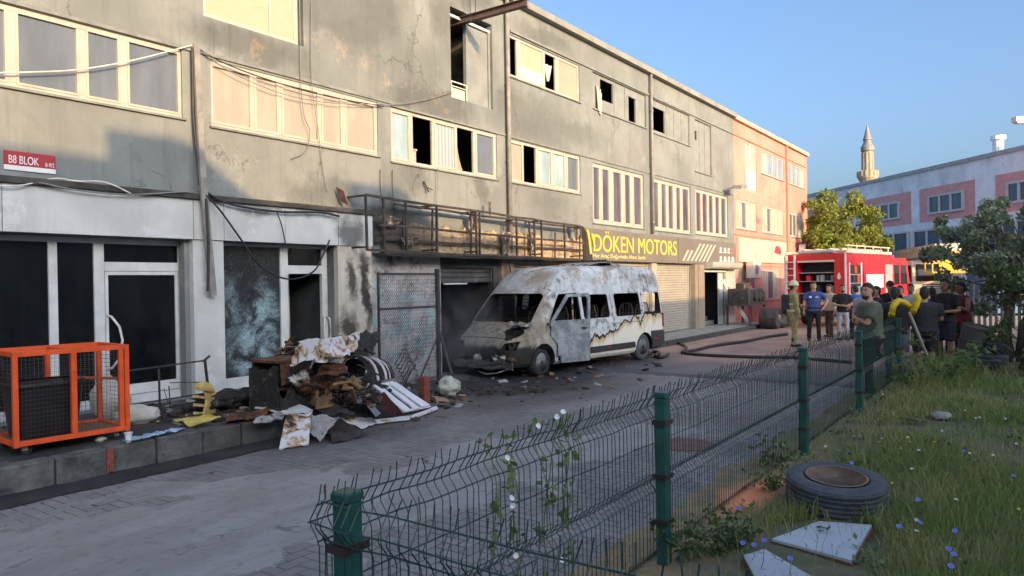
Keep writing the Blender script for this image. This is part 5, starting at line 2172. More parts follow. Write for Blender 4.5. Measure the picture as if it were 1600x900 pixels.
# cabinet of the heap
CB = thing('burnt_cabinet', 'burnt wooden cabinet with rusty top at the left of the heap', 'cabinet', at_z(470, 642, .30))
co_ = CB.location
cx0, cy0 = co_.x - .42, co_.y - .05
for nm, bx, mt in (('side_panel', (cx0 + .98, cx0 + 1.03, cy0, cy0 + .6, .30, .90), M_blackburn),
                   ('shelf', (cx0 + .05, cx0 + .98, cy0 + .02, cy0 + .6, .34, .38), M_blackburn), ('shelf', (cx0 + .05, cx0 + .98, cy0 + .03, cy0 + .6, .62, .66), M_rustb),
                   ('top', (cx0 - .01, cx0 + 1.04, cy0 - .02, cy0 + .6, .985, 1.02), M_rustb), ('back_panel', (cx0 + .05, cx0 + .98, cy0 + .55, cy0 + .6, .38, .98), M_blackburn)):
    b = MB(co_)
    b.box(*bx)
    b.build(nm, mt, CB)
b = MB(co_)
b.slab(lambda u, w: (cx0 + .03 + .5 * u, cy0 - .03 - .02 * w, .98 - .28 * w * (1 + .5 * mnoise.noise((u * 6, 0, 2)))), 10, 4, .02)
b.build('door', M_rustb, CB)
b = MB(co_)
b.slab(lambda u, w: (cx0 + .012 * mnoise.noise((u * 5, w * 5, 1)), cy0 + .6 - .6 * u * (1 - .25 * w * max(0, mnoise.noise((w * 4, 2, 6)))), .30 + (.68 - .16 * (mnoise.noise((u * 4, 1, 3)) + .5)) * w), 14, 14, .045)
b.build('side_panel', M_blackburn, CB)
b = MB(co_)
b.slab(lambda u, w: (cx0 + .03 + .62 * u, cy0 - .02 + .02 * mnoise.noise((u * 4, w * 4, 2)), .33 + .26 * w * (1 + .5 * mnoise.noise((u * 5, 0, 9)))), 14, 6, .02)
b.build('kick_board', M_blackburn, CB)
DW = thing('ochre_drawer', 'ochre wooden drawer front, charred, in the middle of the heap', 'drawer', at_z(500, 640, .30))
b = MB(DW.location)
d0 = DW.location
b.box(d0.x - .10, d0.x + .16, d0.y - .06, d0.y + .30, .36, .62)
b.build('drawer_box', M_ochre, DW)
b = MB(DW.location)
b.box(d0.x - .14, d0.x - .10, d0.y - .10, d0.y - .06, .33, .66)
b.box(d0.x - .10, d0.x + .18, d0.y - .095, d0.y - .065, .33, .37)
b.build('drawer_frame', M_ochre, DW)
board('charred_board', 'big white board with brown burnt edges lying on top of the heap', 'board', [(466, 538, 1.28), (560, 524, 1.26), (545, 556, 1.05), (455, 570, 1.04)], .03, burnt_white('white_board_brown_edge', .55, (.60, .60, .62)), 21, .10, 18, .16)
board('charred_sheet', 'black charred sheet hanging behind the white board at the top of the heap', 'sheet', [(520, 531, 1.22), (588, 524, 1.12), (584, 552, .95), (530, 556, 1.0)], .02, M_blackburn, 22, .14, 18, .30)
hp = [((490, 600, .66), (.20, .16, .10), M_rustb, 'rusty brown burnt lump on top of the cabinet', 0), ((515, 596, .66), (.17, .15, .14), M_rustb, 'orange-brown crumpled burnt bundle above the ochre drawer', 1),
      ((530, 612, .46), (.20, .16, .15), M_sootsheet, 'dark purple-brown lump right of the ochre drawer', 2), ((548, 602, .58), (.14, .12, .10), M_ochre, 'pale ochre burnt foam lump in the heap', 3),
      ((555, 622, .30), (.24, .2, .15), M_blackburn, 'black charred lump at the right foot of the heap', 4), ((528, 628, .32), (.18, .14, .10), M_rustb, 'reddish burnt lump low in the middle of the heap', 5),
      ((460, 636, .30), (.2, .18, .14), M_blackburn, 'black lump in front of the burnt cabinet', 6), ((575, 612, .36), (.22, .22, .18), M_blackburn, 'black sack-like lump beside the ribbed basket', 8),
      ((470, 592, .76), (.13, .13, .08), M_bw2, 'scorched grey-white scrap bundle on the cabinet front', 9), ((520, 578, .86), (.18, .15, .09), M_rustb, 'brown burnt padding just under the white board', 11)]
for c_, r_, mt, lab, sd in hp:
    blob_thing('burnt_lump', lab, 'debris', at_z(*c_) - Vector((0, 0, r_[2])), r_, mt, sd * 3.7, .8, 2.6, (26, 18), wrinkle=.55)
for i, (pa, pb_, w, mt, lab) in enumerate((((535, 590, .80), (560, 610, .5), .05, M_rustb, 'short brown stick slanting across the heap'), ((520, 600, .72), (548, 596, .74), .05, M_ochre, 'pale wooden slat stuck level in the heap'),
                                          ((485, 575, .98), (492, 560, 1.2), .02, M_bw, 'thin white rod standing on the cabinet'), ((556, 630, .34), (548, 606, .62), .06, M_ochre, 'tan wooden stub standing in the heap'),
                                          ((440, 630, .34), (470, 640, .30), .05, M_rustb, 'brown batten lying before the cabinet'), ((560, 570, .9), (600, 590, .6), .03, M_char, 'black bar resting on the basket'),
                                          ((420, 600, .35), (445, 640, .36), .05, M_blackburn, 'charred batten left of the cabinet'))):
    a, c_ = at_z(*pa), at_z(*pb_)
    b = MB(a)
    b.bar(a, c_, w, w * .5)
    o = b.build('charred_stick', mt, None, label=lab, cat='slat')
    o.location = a
# ribbed basket
BK = thing('ribbed_basket', 'burnt dark basket with pale curved metal ribs at the right of the heap', 'basket', at_z(592, 625, .12))
bo = BK.location
for k in range(7):
    t = k / 6
    b = MB(bo)
    pts = []
    for i in range(10):
        a = math.pi * i / 9
        pts.append((bo.x - .25 + .55 * t, bo.y + .3 - .45 * math.cos(a) * .8, .45 + .40 * math.sin(a) * (1 - .25 * t)))
    b.tube(pts, .022 if k in (2, 4) else .012, 5)
    b.build('rib', M_bw if k in (2, 4, 5) else M_char, BK)
b = MB(bo)
b.grid(lambda u, w: (bo.x - .25 + .55 * u, bo.y + .3 - .34 * math.cos(math.pi * w), .44 + .37 * math.sin(math.pi * w) * (1 - .25 * u) + .02 * mnoise.noise((u * 8, w * 8, 0))), 12, 12)
b.build('lining', M_blackburn, BK)
WL = thing('wire_tangle', 'loops of burnt wire springing up behind the basket', 'wire', at_z(628, 600, .1))
wo = WL.location
for k in range(6):
    b = MB(wo)
    c_ = at_y(628 + 3 * k, 558 + 6 * k, 9.55)
    b.tube([(c_.x + .16 * math.cos(a), c_.y + .05 * math.sin(a * 2), c_.z + .11 * math.sin(a) + .08 * math.cos(a)) for a in [2 * math.pi * i / 14 for i in range(11)]], .009, 5)
    b.build('loop', M_char, WL)
b = MB(wo)
b.tube([wo, (wo.x - .05, 9.5, .5), at_y(640, 565, 9.55)], .010, 5)
b.build('loop', M_char, WL)
WH = thing('trolley_castor', 'small burnt trolley wheel lying at the right end of the heap', 'wheel', at_z(637, 618, .0), 0)
b = MB()
b.lathe([(.07, -.03), (.115, -.025), (.115, .025), (.07, .03)], (0, 0, .115), 18, 'y')
b.build('tyre', M_rub, WH)
b = MB()
b.lathe([(.02, -.034), (.068, -.028), (.068, .028), (.02, .034)], (0, 0, .115), 14, 'y')
b.build('hub', M('dull_metal', (.22, .21, .2), .5), WH)
RP = at_z(668, 632, 0)
b = MB(RP)
b.cbox(RP.x - .07, RP.x + .07, RP.y, RP.y + .12, 0, .46, .01)
o = b.build('rusty_post', M('red_rust', (.20, .055, .035), .85, .35, 8), None, label='short red-rusty post stub under the mesh gate', cat='post')
o.location = RP
blob_thing('crumpled_sack', 'crumpled greenish white sack on the wet street near the van front', 'sack', at_z(702, 618, 0), (.24, .2, .17), M('mossy_white_sack', (.42, .45, .38), .85, .3, 7, (.14, .16, .11), (.52, .65), 5, .5, 30), 15, .4, 2.6, (24, 16), wrinkle=.2)
# yellow foam, curled, with ribs
YF = thing('yellow_foam', 'curled yellow foam seat piece standing on the pavement', 'foam', at_z(328, 652, .3))
yo = YF.location
yp = [at_y(*q) for q in ((303, 600, 9.35), (318, 597, 9.35), (330, 605, 9.3), (336, 622, 9.25), (333, 650, 9.2))]
M_yf = M('yellow_foam', (.50, .36, .13), .9, .25, 6, (.16, .09, .04), (.6, .75), 5, .5, 40)
b = MB(yo)
b.slab(lambda u, w: Vector(np.array([np.interp(u * 4, range(5), [p[i] for p in yp]) for i in range(3)])) + Vector((-.22 * w * (.3 + u), -.12 * w, -.06 * w)), 16, 4, .03)
b.build('shell', M_yf, YF)
for k in range(4):
    b = MB(yo)
    a = yp[4] + Vector((-.33, -.1, .10 + .11 * k))
    b.bar(a, yp[4] + Vector((.0, .0, .02 + .11 * k)), .05, .035)
    b.build('rib', M_yf, YF)
board('yellow_sheet', 'flat yellow plastic sheet with a curled end on the pavement edge', 'sheet', [(268, 656, .33), (330, 651, .40), (346, 652, .38), (300, 666, .31)], .015, M('yellow_plastic', (.52, .44, .12), .55, .2, 5, (.2, .14, .06), (.62, .75), 4), 31, .05, 12, .05)
board('rusty_sheet', 'orange-brown burnt sheet on the pavement before the shattered window', 'sheet', [(358, 648, .35), (420, 640, .37), (410, 656, .31), (350, 660, .31)], .015, M_rustb, 32, .05, 12, .10)
board('grey_scrap', 'pale crumpled scrap along the kerb below the orange-brown sheet', 'sheet', [(400, 655, .33), (450, 642, .35), (440, 655, .31), (395, 662, .30)], .012, bpy.data.materials['grey_speckled_sheet'], 33, .05, 10, .08)
board('white_strip', 'white strip lying along the foot of the shattered window', 'plank', [(360, 618, .36), (432, 603, .36), (434, 610, .33), (362, 624, .33)], .02, M_cleanwhite, 34, .01, 6)
blob_thing('burnt_lump', 'tan and black rag lump on the pavement below the shattered window', 'debris', at_z(412, 622, .3), (.12, .1, .13), M_ochre, 41, .5, 2.2, (16, 12), wrinkle=.25)
blob_thing('burnt_lump', 'black heap of ash at the foot of the white pillar', 'debris', at_z(345, 640, .29), (.42, .25, .13), M_blackburn, 43, .6, 2.6, (24, 12), wrinkle=.3)
blob_thing('burnt_lump', 'long black ash heap on the pavement before the shattered window', 'debris', at_z(385, 632, .29), (.5, .22, .12), M_blackburn, 47, .6, 2.6, (24, 12), wrinkle=.3)
blob_thing('burnt_lump', 'dark round bundle beside the burnt cabinet', 'debris', at_z(432, 622, .3), (.2, .18, .17), M_sootsheet, 49, .4, 2.2, (18, 12), wrinkle=.2)

# scattered small rubble
rb = MB()
rnd = random.Random(5)
for i in range(700):
    t = rnd.random()
    if t < .45: X, Y, z = rnd.uniform(5.0, 8.6), rnd.gauss(9.2, .55), .29
    elif t < .8: X, Y, z = rnd.gauss(8.9, 1.1), rnd.gauss(8.9, .6), 0
    else: X, Y, z = rnd.gauss(12.5, 2.6), rnd.gauss(8.2, .7), 0
    if z == 0 and X < 8.75 and Y > 8.15: z = .29
    if z > 0 and (Y < 8.45 or Y > 10.6): continue
    s_ = rnd.uniform(.008, .05) * (1 if rnd.random() < .9 else 1.8)
    a = rnd.uniform(0, 6.28)
    ax = Vector((math.cos(a), math.sin(a), rnd.uniform(-.3, .3))) * s_ * rnd.uniform(.7, 2.2)
    ay = Vector((-math.sin(a), math.cos(a), rnd.uniform(-.3, .3))) * s_
    az = Vector((rnd.uniform(-.3, .3), rnd.uniform(-.3, .3), 1)) * s_ * rnd.uniform(.2, .6)
    rb.obox((X, Y, z + s_ * .3), ax, ay, az)
t = NT('rubble')
c = t.mix(t.ramp(t.island(), .0, .75), (.02, .019, .018), (.06, .045, .035))
c = t.mix(t.ramp(t.island(), .78, .80), c, (.30, .29, .28))
c = t.mix(t.ramp(t.island(), .93, .94), c, (.28, .14, .06))
rb.build('rubble', t.fin(c, .9), None, label='small charred rubble scattered around the heap and the van', cat='rubble', kind='stuff')

# ================================================================== TYRE, BOARDS AND JUNK ON THE LAWN
def tyre(name, lab, loc, rot, ro=.415, w=.25, rim=True, scale=1.0, group=None):
    T = thing(name, lab, 'tyre', loc, rot=rot, group=group)
    h = w / 2
    ri = ro * .60
    prof = [(ri, -h * .75), (ri + .03, -h * .95), (ro * .82, -h), (ro * .95, -h * .86)]
    nG = 5
    for k in range(nG):
        z0 = -h * .80 + 1.6 * h * k / nG
        z1 = -h * .80 + 1.6 * h * (k + 1) / nG
        prof += [(ro, z0 + .004), (ro + .004, (z0 + z1) / 2), (ro, z1 - .010), (ro - .012, z1 - .008), (ro - .012, z1 - .001)]
    prof += [(ro * .95, h * .86), (ro * .82, h), (ri + .03, h * .95), (ri, h * .75), (ri - .012, h * .5), (ri - .012, -h * .5)]
    b = MB()
    b.lathe([(r_, z + h) for r_, z in prof], n=56, cap=False)
    b.build('rubber', M_tyre, T, smooth=False)
    if rim:
        b = MB()
        b.lathe([(ri + .012, h * .97 + h), (ri - .004, h * .99 + h), (ri - .022, h * .80 + h), (ri - .03, h * .42 + h), (ri * .66, h * .46 + h), (ri * .56, h * .62 + h), (ri * .30, h * .62 + h), (ri * .28, h * .5 + h)], n=40)
        r_o = b.build('rim', M_rustrim, T, smooth=True)
        for k in range(5):
            a = 2 * math.pi * k / 5
            b = MB()
            b.lathe([(.02, h * .62 + h), (.02, h * .62 + h + .012), (.008, h * .62 + h + .013)], (ri * .40 * math.cos(a), ri * .40 * math.sin(a), .0), 8)
            b.build('bolt', M_rub, r_o)
    return T


M_tyre = M('weathered_tyre', (.075, .083, .092), .8, .3, 10, (.15, .16, .17), (.6, .75), 3, .3, 60)
M_rustrim = M('dusty_rusty_rim', (.24, .17, .12), .85, .35, 7, (.07, .05, .04), (.55, .7), 4, .4, 40)
tc = at_z(1305, 778, .10)
tyre('tyre', 'large old truck tyre with rusty rim lying in the grass by the fence', (tc.x, tc.y, .055), (R(2), R(-6), .3), .405, .25)


def rim_board(name, lab, corners, mat, rust):
    P_ = [at_z(*q) for q in corners]
    T = thing(name, lab, 'board', P_[0])
    b = MB(P_[0])
    b.slab(lambda u, w: P_[0].lerp(P_[1], u).lerp(P_[3].lerp(P_[2], u), w) + Vector((0, 0, .004 * mnoise.noise((u * 4, w * 4, 0)))), 8, 8, .02)
    b.build('sheet', mat, T)
    for i in range(4):
        b = MB(P_[0])
        b.bar(P_[i] - Vector((0, 0, .012)), P_[(i + 1) % 4] - Vector((0, 0, .018)), .016, .02)
        b.build('edge', rust, T)
    return T


M_whiteb = M('white_enamel_board', (.44, .48, .51), .5, .08, 3, (.38, .38, .36), (.62, .75), 3)
M_rust_edge = M('rusty_edge', (.16, .07, .045), .9, .35, 12)
rim_board('white_board', 'white sheet-metal board with rusty edges lying in the grass before the tyre', [(1206, 846, .06), (1280, 818, .06), (1362, 824, .08), (1330, 880, .06)], M_whiteb, M_rust_edge)
rim_board('white_board', 'second speckled white board at the bottom edge, partly overgrown', [(1162, 872, .08), (1195, 862, .09), (1268, 905, .09), (1195, 935, .08)], M('speckled_white_board', (.42, .45, .48), .6, .1, 3, (.12, .12, .11), (.58, .64), 14), M_rust_edge)
# junk behind the lawn
j = at_z(1545, 568, .1)
tyre('tyre', 'black tyre lying flat on the pile under the plum tree', (j.x, j.y, .10), (0, 0, 0), .36, .2, False)
tyre('tyre', 'black tyre leaning on top of the pile under the plum tree', (j.x + .35, j.y - .1, .32), (R(35), R(20), 0), .34, .2, False)
tyre('tyre', 'nearest black tyre, half sunk in the grass beside the pile', (j.x - .5, j.y + .1, .06), (R(4), 0, 0), .33, .2, False)
DR = thing('old_drum', 'dirty grey-brown drum standing on the tyres under the tree', 'drum', (j.x + .45, j.y + .35, .30), rot=(R(12), R(-8), 0))
b = MB()
b.lathe([(.28, 0), (.29, .02), (.28, .04), (.28, .28), (.292, .30), (.28, .32), (.28, .58), (.29, .60), (.27, .60), (.27, .56)], n=24)
b.build('drum_body', M('dirty_drum', (.10, .095, .09), .7, .35, 4, (.16, .10, .06), (.55, .7), 3), DR)
b = MB()
b.lathe([(.286, .0), (.30, .01), (.30, .03), (.286, .04)], n=24, cap=False)
b.build('hoop', M_rustrim, DR)
# posts of an old fence behind the people
pf = thing('paling_fence', 'dark weathered paling fence beyond the people, left of the tree', 'fence', at_z(1530, 505, 0))
for k in range(12):
    pz = at_z(1512 + 9 * k, 512, 0)
    b = MB(pf.location)
    hgt = random.uniform(1.3, 1.9)
    b.cbox(pz.x - .1, pz.x + .1, pz.y - .05, pz.y + .05, -.05, hgt, .02)
    b.build('paling', M('weathered_paling', (.10, .105, .10), .9, .35, 5) if k == 0 else bpy.data.materials['weathered_paling'], pf)
a_, c_ = at_z(1510, 512, 0), at_z(1612, 512, 0)
for z in (.5, 1.05):
    b = MB(pf.location)
    b.bar(a_ + Vector((0, 0, z)) + fw * .1, c_ + Vector((0, 0, z)) + fw * .1, .05, .08)
    b.build('rail', bpy.data.materials['weathered_paling'], pf)
bx_ = at_z(1505, 498, 0)
BC = thing('blue_container', 'bright blue container partly hidden behind the people', 'container', (bx_.x + 4, bx_.y - 1.2, 0), R(-50))
b = MB()
b.cbox(-.9, .9, -1.0, 1.0, .15, 2.2, .03)
b.build('body', M('blue_paint', (.03, .13, .32), .5, .1, 3), BC)
for k in range(6):
    b = MB()
    b.box(-.8 + .3 * k, -.72 + .3 * k, -1.03, -1.001, .25, 2.1)
    b.build('rib', bpy.data.materials['blue_paint'], BC)

# equipment pile by the pink wall
eq = at_z(1180, 512, 0)
EP = thing('engine_cart', 'dirty engine on a wheeled cart parked against the pink wall', 'cart', (eq.x, eq.y, 0))
eo = EP.location
M_grim = M('grimy_metal', (.045, .042, .042), .6, .5, 5, (.13, .11, .09), (.58, .7), 3, .4, 25)
for nm, bx in (('engine_block', (-1.0, .9, -.1, .8, 1.0, 1.62)), ('tray', (-1.1, 1.0, -.2, .9, .93, .99)), ('battery', (-.9, -.3, .1, .5, 1.625, 1.85))):
    b = MB()
    b.cbox(*bx, .05)
    b.build(nm, M_grim, EP)
for x_ in (-1.0, .9):
    for y_ in (-.1, .8):
        b = MB()
        b.bar((x_, y_, .05), (x_, y_, .93), .07)
        b.build('leg', M_grim, EP)
for x_ in (-.35, .15, .6):
    b = MB()
    b.lathe([(.1, -.22), (.2, -.2), (.2, -.1)], (x_, 0, 1.3), 14, 'y')
    b.build('pulley', M_grim, EP)
b = MB()
b.tube([(1.2, .5, .1), (1.1, .5, 1.0), (1.1, .5, 1.7), (.9, .5, 1.85)], .03, 6)
b.build('red_handle', M('red_tube', (.35, .05, .05), .5), EP)
TK = thing('round_tank', 'round grey drum lying on its side beneath the engine cart', 'tank', (eo.x - .5, eo.y - .75, 0))
b = MB()
b.lathe([(.3, -.35), (.42, -.33), (.44, 0), (.42, .33), (.3, .35)], (0, 0, .44), 22, 'y')
b.build('tank_body', M_grim, TK)
b = MB()
b.lathe([(.1, -.40), (.15, -.36)], (0, 0, .44), 14, 'y')
b.build('cap', M_rustrim, TK)
for i, (dx, dy, s_, lab) in enumerate(((.4, -.9, .32, 'black machine part on the ground beside the round drum'), (1.3, -.7, .36, 'pile of dark machine parts at the right of the engine cart'), (2.2, -.5, .3, 'black machine lump on the ground nearest the fire engine'))):
    blob_thing('machine_part', lab, 'machine part', (eo.x + dx, eo.y + dy, 0), (s_ * 1.3, s_, s_), M_grim, 60 + i, .4, 2, (14, 10), wrinkle=.3)
st = at_z(1150, 512, .0)
for i, dx in enumerate((0, .25)):
    b = MB((st.x, st.y, 0))
    b.bar((st.x + dx, st.y - .5, .15), (st.x + dx - .8, st.y + .3, 2.0), .06)
    o = b.build('white_pole', M_pvc, None, label=('white pole leaning against the pink corner, nearer the stairs', 'white pole leaning against the pink corner, nearer the engine cart')[i], cat='pole')
    o.location = (st.x, st.y, 0)
gb_ = at_z(1156, 511, .0)
blob_thing('green_rag', 'lime green rag on the ground below the leaning poles', 'rag', (gb_.x, gb_.y, 0), (.3, .15, .06), M('lime_rag', (.45, .65, .06), .8), 71)

# hoses
def hose(lab, pts, r=.035):
    P_ = [at_z(p[0], p[1], r * .9) for p in pts]
    out = []
    n = len(P_)
    for i in range(n - 1):
        a, b_, c, d = P_[max(i - 1, 0)], P_[i], P_[i + 1], P_[min(i + 2, n - 1)]
        for k in range(8):
            t = k / 8
            out.append(.5 * ((2 * b_) + (c - a) * t + (2 * a - 5 * b_ + 4 * c - d) * t * t + (3 * b_ - a - 3 * c + d) * t ** 3))
    out.append(P_[-1])
    b = MB(out[0])
    b.tube(out, r, 8)
    o = b.build('fire_hose', M('wet_hose', (.025, .024, .026), .5, .3, 3) if 'wet_hose' not in bpy.data.materials else bpy.data.materials['wet_hose'], None, smooth=True)
    o.location = out[0]
    return tag(o, lab, 'hose')


hose('dark fire hose curving from behind the van and along the street to the firefighter', [(1040, 533), (1058, 535), (1072, 542), (1068, 549), (1080, 553), (1130, 556), (1190, 558), (1245, 559), (1330, 566)], .04)
hose('dark fire hose lying from the van toward the fire engine', [(1066, 551), (1090, 546), (1110, 541), (1135, 537), (1165, 533), (1200, 526), (1230, 522)], .05)
hose('tangled hose end on the wet street behind the van', [(1012, 553), (1020, 549), (1030, 551), (1024, 556), (1034, 558), (1044, 553)], .045)

# jumble of charred slats, shards and rags on the heap, too many and too mixed up to pick apart
hb_ = MB()
rnd = random.Random(21)
hc0, hc1 = at_z(470, 640, .3), at_z(575, 640, .2)
for i in range(2200):
    t = rnd.random() * 1.25 - .15
    base = hc0.lerp(hc1, t) + Vector((0, rnd.uniform(-.15, .75), 0))
    prof_ = (.30 + .62 * math.exp(-((t - .32) / .33) ** 2)) * (.45 + .55 * smooth(-.2, .45, base.y - hc0.lerp(hc1, t).y))
    z = .28 + prof_ * rnd.random() ** .6
    L, W, H_ = rnd.uniform(.04, .26), rnd.uniform(.012, .07), rnd.uniform(.004, .03)
    d = Vector((rnd.gauss(0, 1), rnd.gauss(0, .6), rnd.gauss(0, .45))).normalized()
    s_ = d.cross(Vector((rnd.gauss(0, .4), rnd.gauss(0, .4), 1))).normalized()
    hb_.obox(base + Vector((0, 0, z - base.z)), d * L / 2, s_ * W / 2, d.cross(s_) * H_ / 2)
t = NT('heap_jumble')
c = t.mix(t.ramp(t.island(), .0, .6), (.013, .012, .012), (.06, .05, .045))
for a_, b2_, cc in ((.56, .57, (.17, .07, .03)), (.68, .69, (.27, .18, .09)), (.78, .79, (.10, .09, .09)), (.86, .87, (.34, .33, .32)), (.93, .94, (.20, .055, .03)), (.97, .98, (.22, .28, .36))):
    c = t.mix(t.ramp(t.island(), a_, b2_), c, cc)
c = t.mix(t.ramp(t.noise(t.pos(), 9, 6, .7), .44, .60, 0, .9), c, (.02, .018, .017))
hb_.build('heap_shards', t.fin(c, .9), None, label='jumble of charred slats, shards and rags making up the burnt heap', cat='debris', kind='stuff')

# ================================================================== BURNT-OUT MINIBUS
vf, vr = at_z(846, 588, 0), at_z(1004, 562, 0)
vdir = (vf - vr)
vdir.z = 0
vdir.normalize()
vleft = Vector((-vdir.y, vdir.x, 0))
vmid = (vf + vr) / 2
vc = vmid - vleft * .93
VAN = thing('burnt_minibus', 'burnt-out white minibus with its glass gone and paint scorched, parked against the garages', 'minibus', (vc.x, vc.y, 0), math.atan2(vdir.y, vdir.x))
WB = (vf - vr).length / 2


def van_uv(px, py):
    """photo pixel -> local (x, z) on the near side panel of the van"""
    n_ = vleft
    p0_ = vmid + vleft * .06
    d = ray(px, py)
    t = (p0_ - CAM).dot(n_) / d.dot(n_)
    p = CAM + d * t - vc
    return p.dot(vdir), p.z


def vx(px, py=480): return van_uv(px, py)[0]


def van_paint():
    t = NT('scorched_van_paint')
    v = t.obj()
    s = t.sep(v)
    X, Y_, Z = s[0], s[1], s[2]
    n1 = t.noise(v, 2.2, 8, .7, .3)
    n2 = t.noise(v, 7, 8, .72)
    n3 = t.noise(v, 28, 5, .7)
    ash = t.mix(t.ramp(n1, .36, .64), (.44, .48, .51), (.62, .66, .68))
    ash = t.mix(t.ramp(n2, .54, .66, 0, .75), ash, (.20, .21, .22))
    ash = t.mix(t.ramp(n3, .60, .74, 0, .7), ash, (.55, .57, .56))
    # rust: on the roof band and near the nose
    rz = t.math('MULTIPLY', t.ramp(Z, 1.75, 2.1), t.ramp(t.noise(t.vadd(v, (3, 1, 7)), 1.5, 7, .72), .44, .58))
    rz = t.math('MAXIMUM', rz, t.math('MULTIPLY', t.ramp(X, .9, 1.9), t.ramp(t.noise(t.vadd(v, (8, 2, 5)), 1.9, 7, .72), .36, .56)))
    rust = t.mix(t.ramp(n2, .35, .6), (.21, .155, .105), (.32, .27, .20))
    c = t.mix(t.math('MULTIPLY', rz, .85), ash, rust)
    # dark speckled soot round openings
    sp_ = t.math('MULTIPLY', t.ramp(n2, .46, .60), t.ramp(t.noise(t.vadd(v, (5, 5, 5)), 1.3, 5, .6), .42, .62))
    c = t.mix(t.math('MULTIPLY', sp_, .75), c, (.07, .065, .06))
    # nose: darker, olive grey, black towards the bottom
    nose = t.ramp(X, 1.95, 2.4)
    c = t.mix(t.math('MULTIPLY', nose, .85), c, t.mix(t.ramp(n2, .4, .62), (.27, .245, .185), (.10, .088, .072)))
    low = t.math('MULTIPLY', t.ramp(X, 1.4, 2.3), t.ramp(t.math('ADD', Z, t.math('MULTIPLY', t.math('SUBTRACT', n1, .5), .4)), .70, .60))
    c = t.mix(low, c, (.025, .024, .023))
    # unburnt white paint below a ragged scorch line
    line = t.math('ADD', .74, t.math('MULTIPLY', X, -.14))
    wob = t.math('MULTIPLY', t.math('SUBTRACT', t.noise(t.vmul(v, (1, .2, .35)), 1.7, 4, .6, .5), .5), 1.3)
    d = t.math('SUBTRACT', t.math('ADD', line, wob), Z)
    ok = t.ramp(X, .58, .52)
    white = t.mix(t.ramp(d, .02, .22), (.55, .43, .24), (.74, .72, .64))
    white = t.mix(t.ramp(n3, .62, .8, 0, .3), white, (.4, .36, .3))
    c = t.mix(t.math('MULTIPLY', ok, t.ramp(d, -.09, -.05)), c, (.022, .017, .015))
    c = t.mix(t.math('MULTIPLY', ok, t.ramp(d, -.008, .018)), c, white)
    # dark rear lower panel
    c = t.mix(t.math('MULTIPLY', t.ramp(X, -2.28, -2.32), t.ramp(Z, .74, .70)), c, (.05, .05, .055))
    t.bump(t.math('ADD', n2, t.math('MULTIPLY', n3, .6)), .35, .015)
    return t.fin(c, t.ramp(n2, .3, .7, .6, .85), spec=.3)


M_van = van_paint()
M_charint = M('charred_interior', (.022, .020, .019), .9, .5, 8, (.06, .045, .035), (.58, .72), 4, .4, 30)

STN = [(2.84, .62, .72, .30), (2.80, .73, .81, .26), (2.68, .86, .90, .24), (2.50, .98, .96, .23), (2.32, 1.09, .99, .22), (2.10, 1.33, 1.0, .22), (1.88, 1.57, 1.0, .22), (1.68, 1.78, 1.0, .22), (1.50, 1.97, 1.0, .22), (1.34, 2.12, 1.0, .22), (1.18, 2.24, 1.0, .22), (1.0, 2.31, 1.0, .22), (.7, 2.35, 1.0, .22), (.2, 2.37, 1.0, .22), (-.8, 2.38, 1.0, .22), (-1.8, 2.385, 1.0, .22), (-2.6, 2.37, 1.0, .23), (-2.84, 2.34, .99, .25), (-2.95, 2.26, .965, .30), (-3.0, 2.02, .94, .36)]


def van_section(x, h, w, z0, ins=0.0):
    h -= ins
    w -= ins
    z0 += ins
    zb = min(1.10, h - .20)
    zs = max(zb + .02, h - .24)
    tum = .17 * max(0, (zs - zb)) / 1.03
    half = [(0.0, z0), (w - .08, z0), (w - .015, z0 + .07), (w, z0 + .16), (w + .012, (z0 + zb) * .5), (w, zb), (w - tum * .5, (zb + zs) / 2), (w - tum, zs), (w - tum - .035, h - .12), (w - tum - .09, h - .045), (w - tum - .20, h - .008), (0.0, h + .02)]
    ring = [(x, -y, z) for y, z in half[::-1]] + [(x, y, z) for y, z in half[1:-1]]
    return ring


def van_loft(name, ins, mat, x_lo=-9, x_hi=9):
    b = MB()
    rings = []
    fine = []
    for a_, c_ in zip(STN, STN[1:]):
        n_ = max(1, int(abs(a_[0] - c_[0]) / .13)) if ins == 0 else 1
        for i in range(n_): fine.append(tuple(p + (q - p) * i / n_ for p, q in zip(a_, c_)))
    fine.append(STN[-1])
    for (x, h, w, z0) in fine:
        if not (x_lo < x < x_hi): continue
        sec = van_section(x, h, w, z0, ins)
        if ins == 0:      # buckled panels, worst at the nose, roof sagging a little
            r2 = []
            for p, q in zip(sec, sec[1:] + sec[:1]):
                r2 += [Vector(p), (Vector(p) + Vector(q)) / 2]
            am = .006 + .030 * smooth(1.7, 2.3, x)
            sec = [p + Vector((0, (1 if p.y > 0 else -1) * am * .7 * mnoise.noise(p * 3.1), am * mnoise.noise(p * 2.7 + Vector((5, 0, 0))) - (.03 * smooth(2.0, 2.15, p.z) * (mnoise.noise(p * 1.4) + .2)))) if abs(p.y) > .01 else p + Vector((0, 0, am * mnoise.noise(p * 2.7 + Vector((5, 0, 0))))) for p in r2]
        rings.append(sec)
    b.loft(rings)
    return b.build(name, mat)


body = van_loft('body', 0, M_van)
fix_normals(body)
inner = van_loft('inner_cut', .045, M_charint, -2.95, 2.75)
fix_normals(inner)
cut = [inner]


def cutter(fn):
    b = MB()
    fn(b)
    o = b.build('cut', M_charint)
    fix_normals(o)
    cut.append(o)


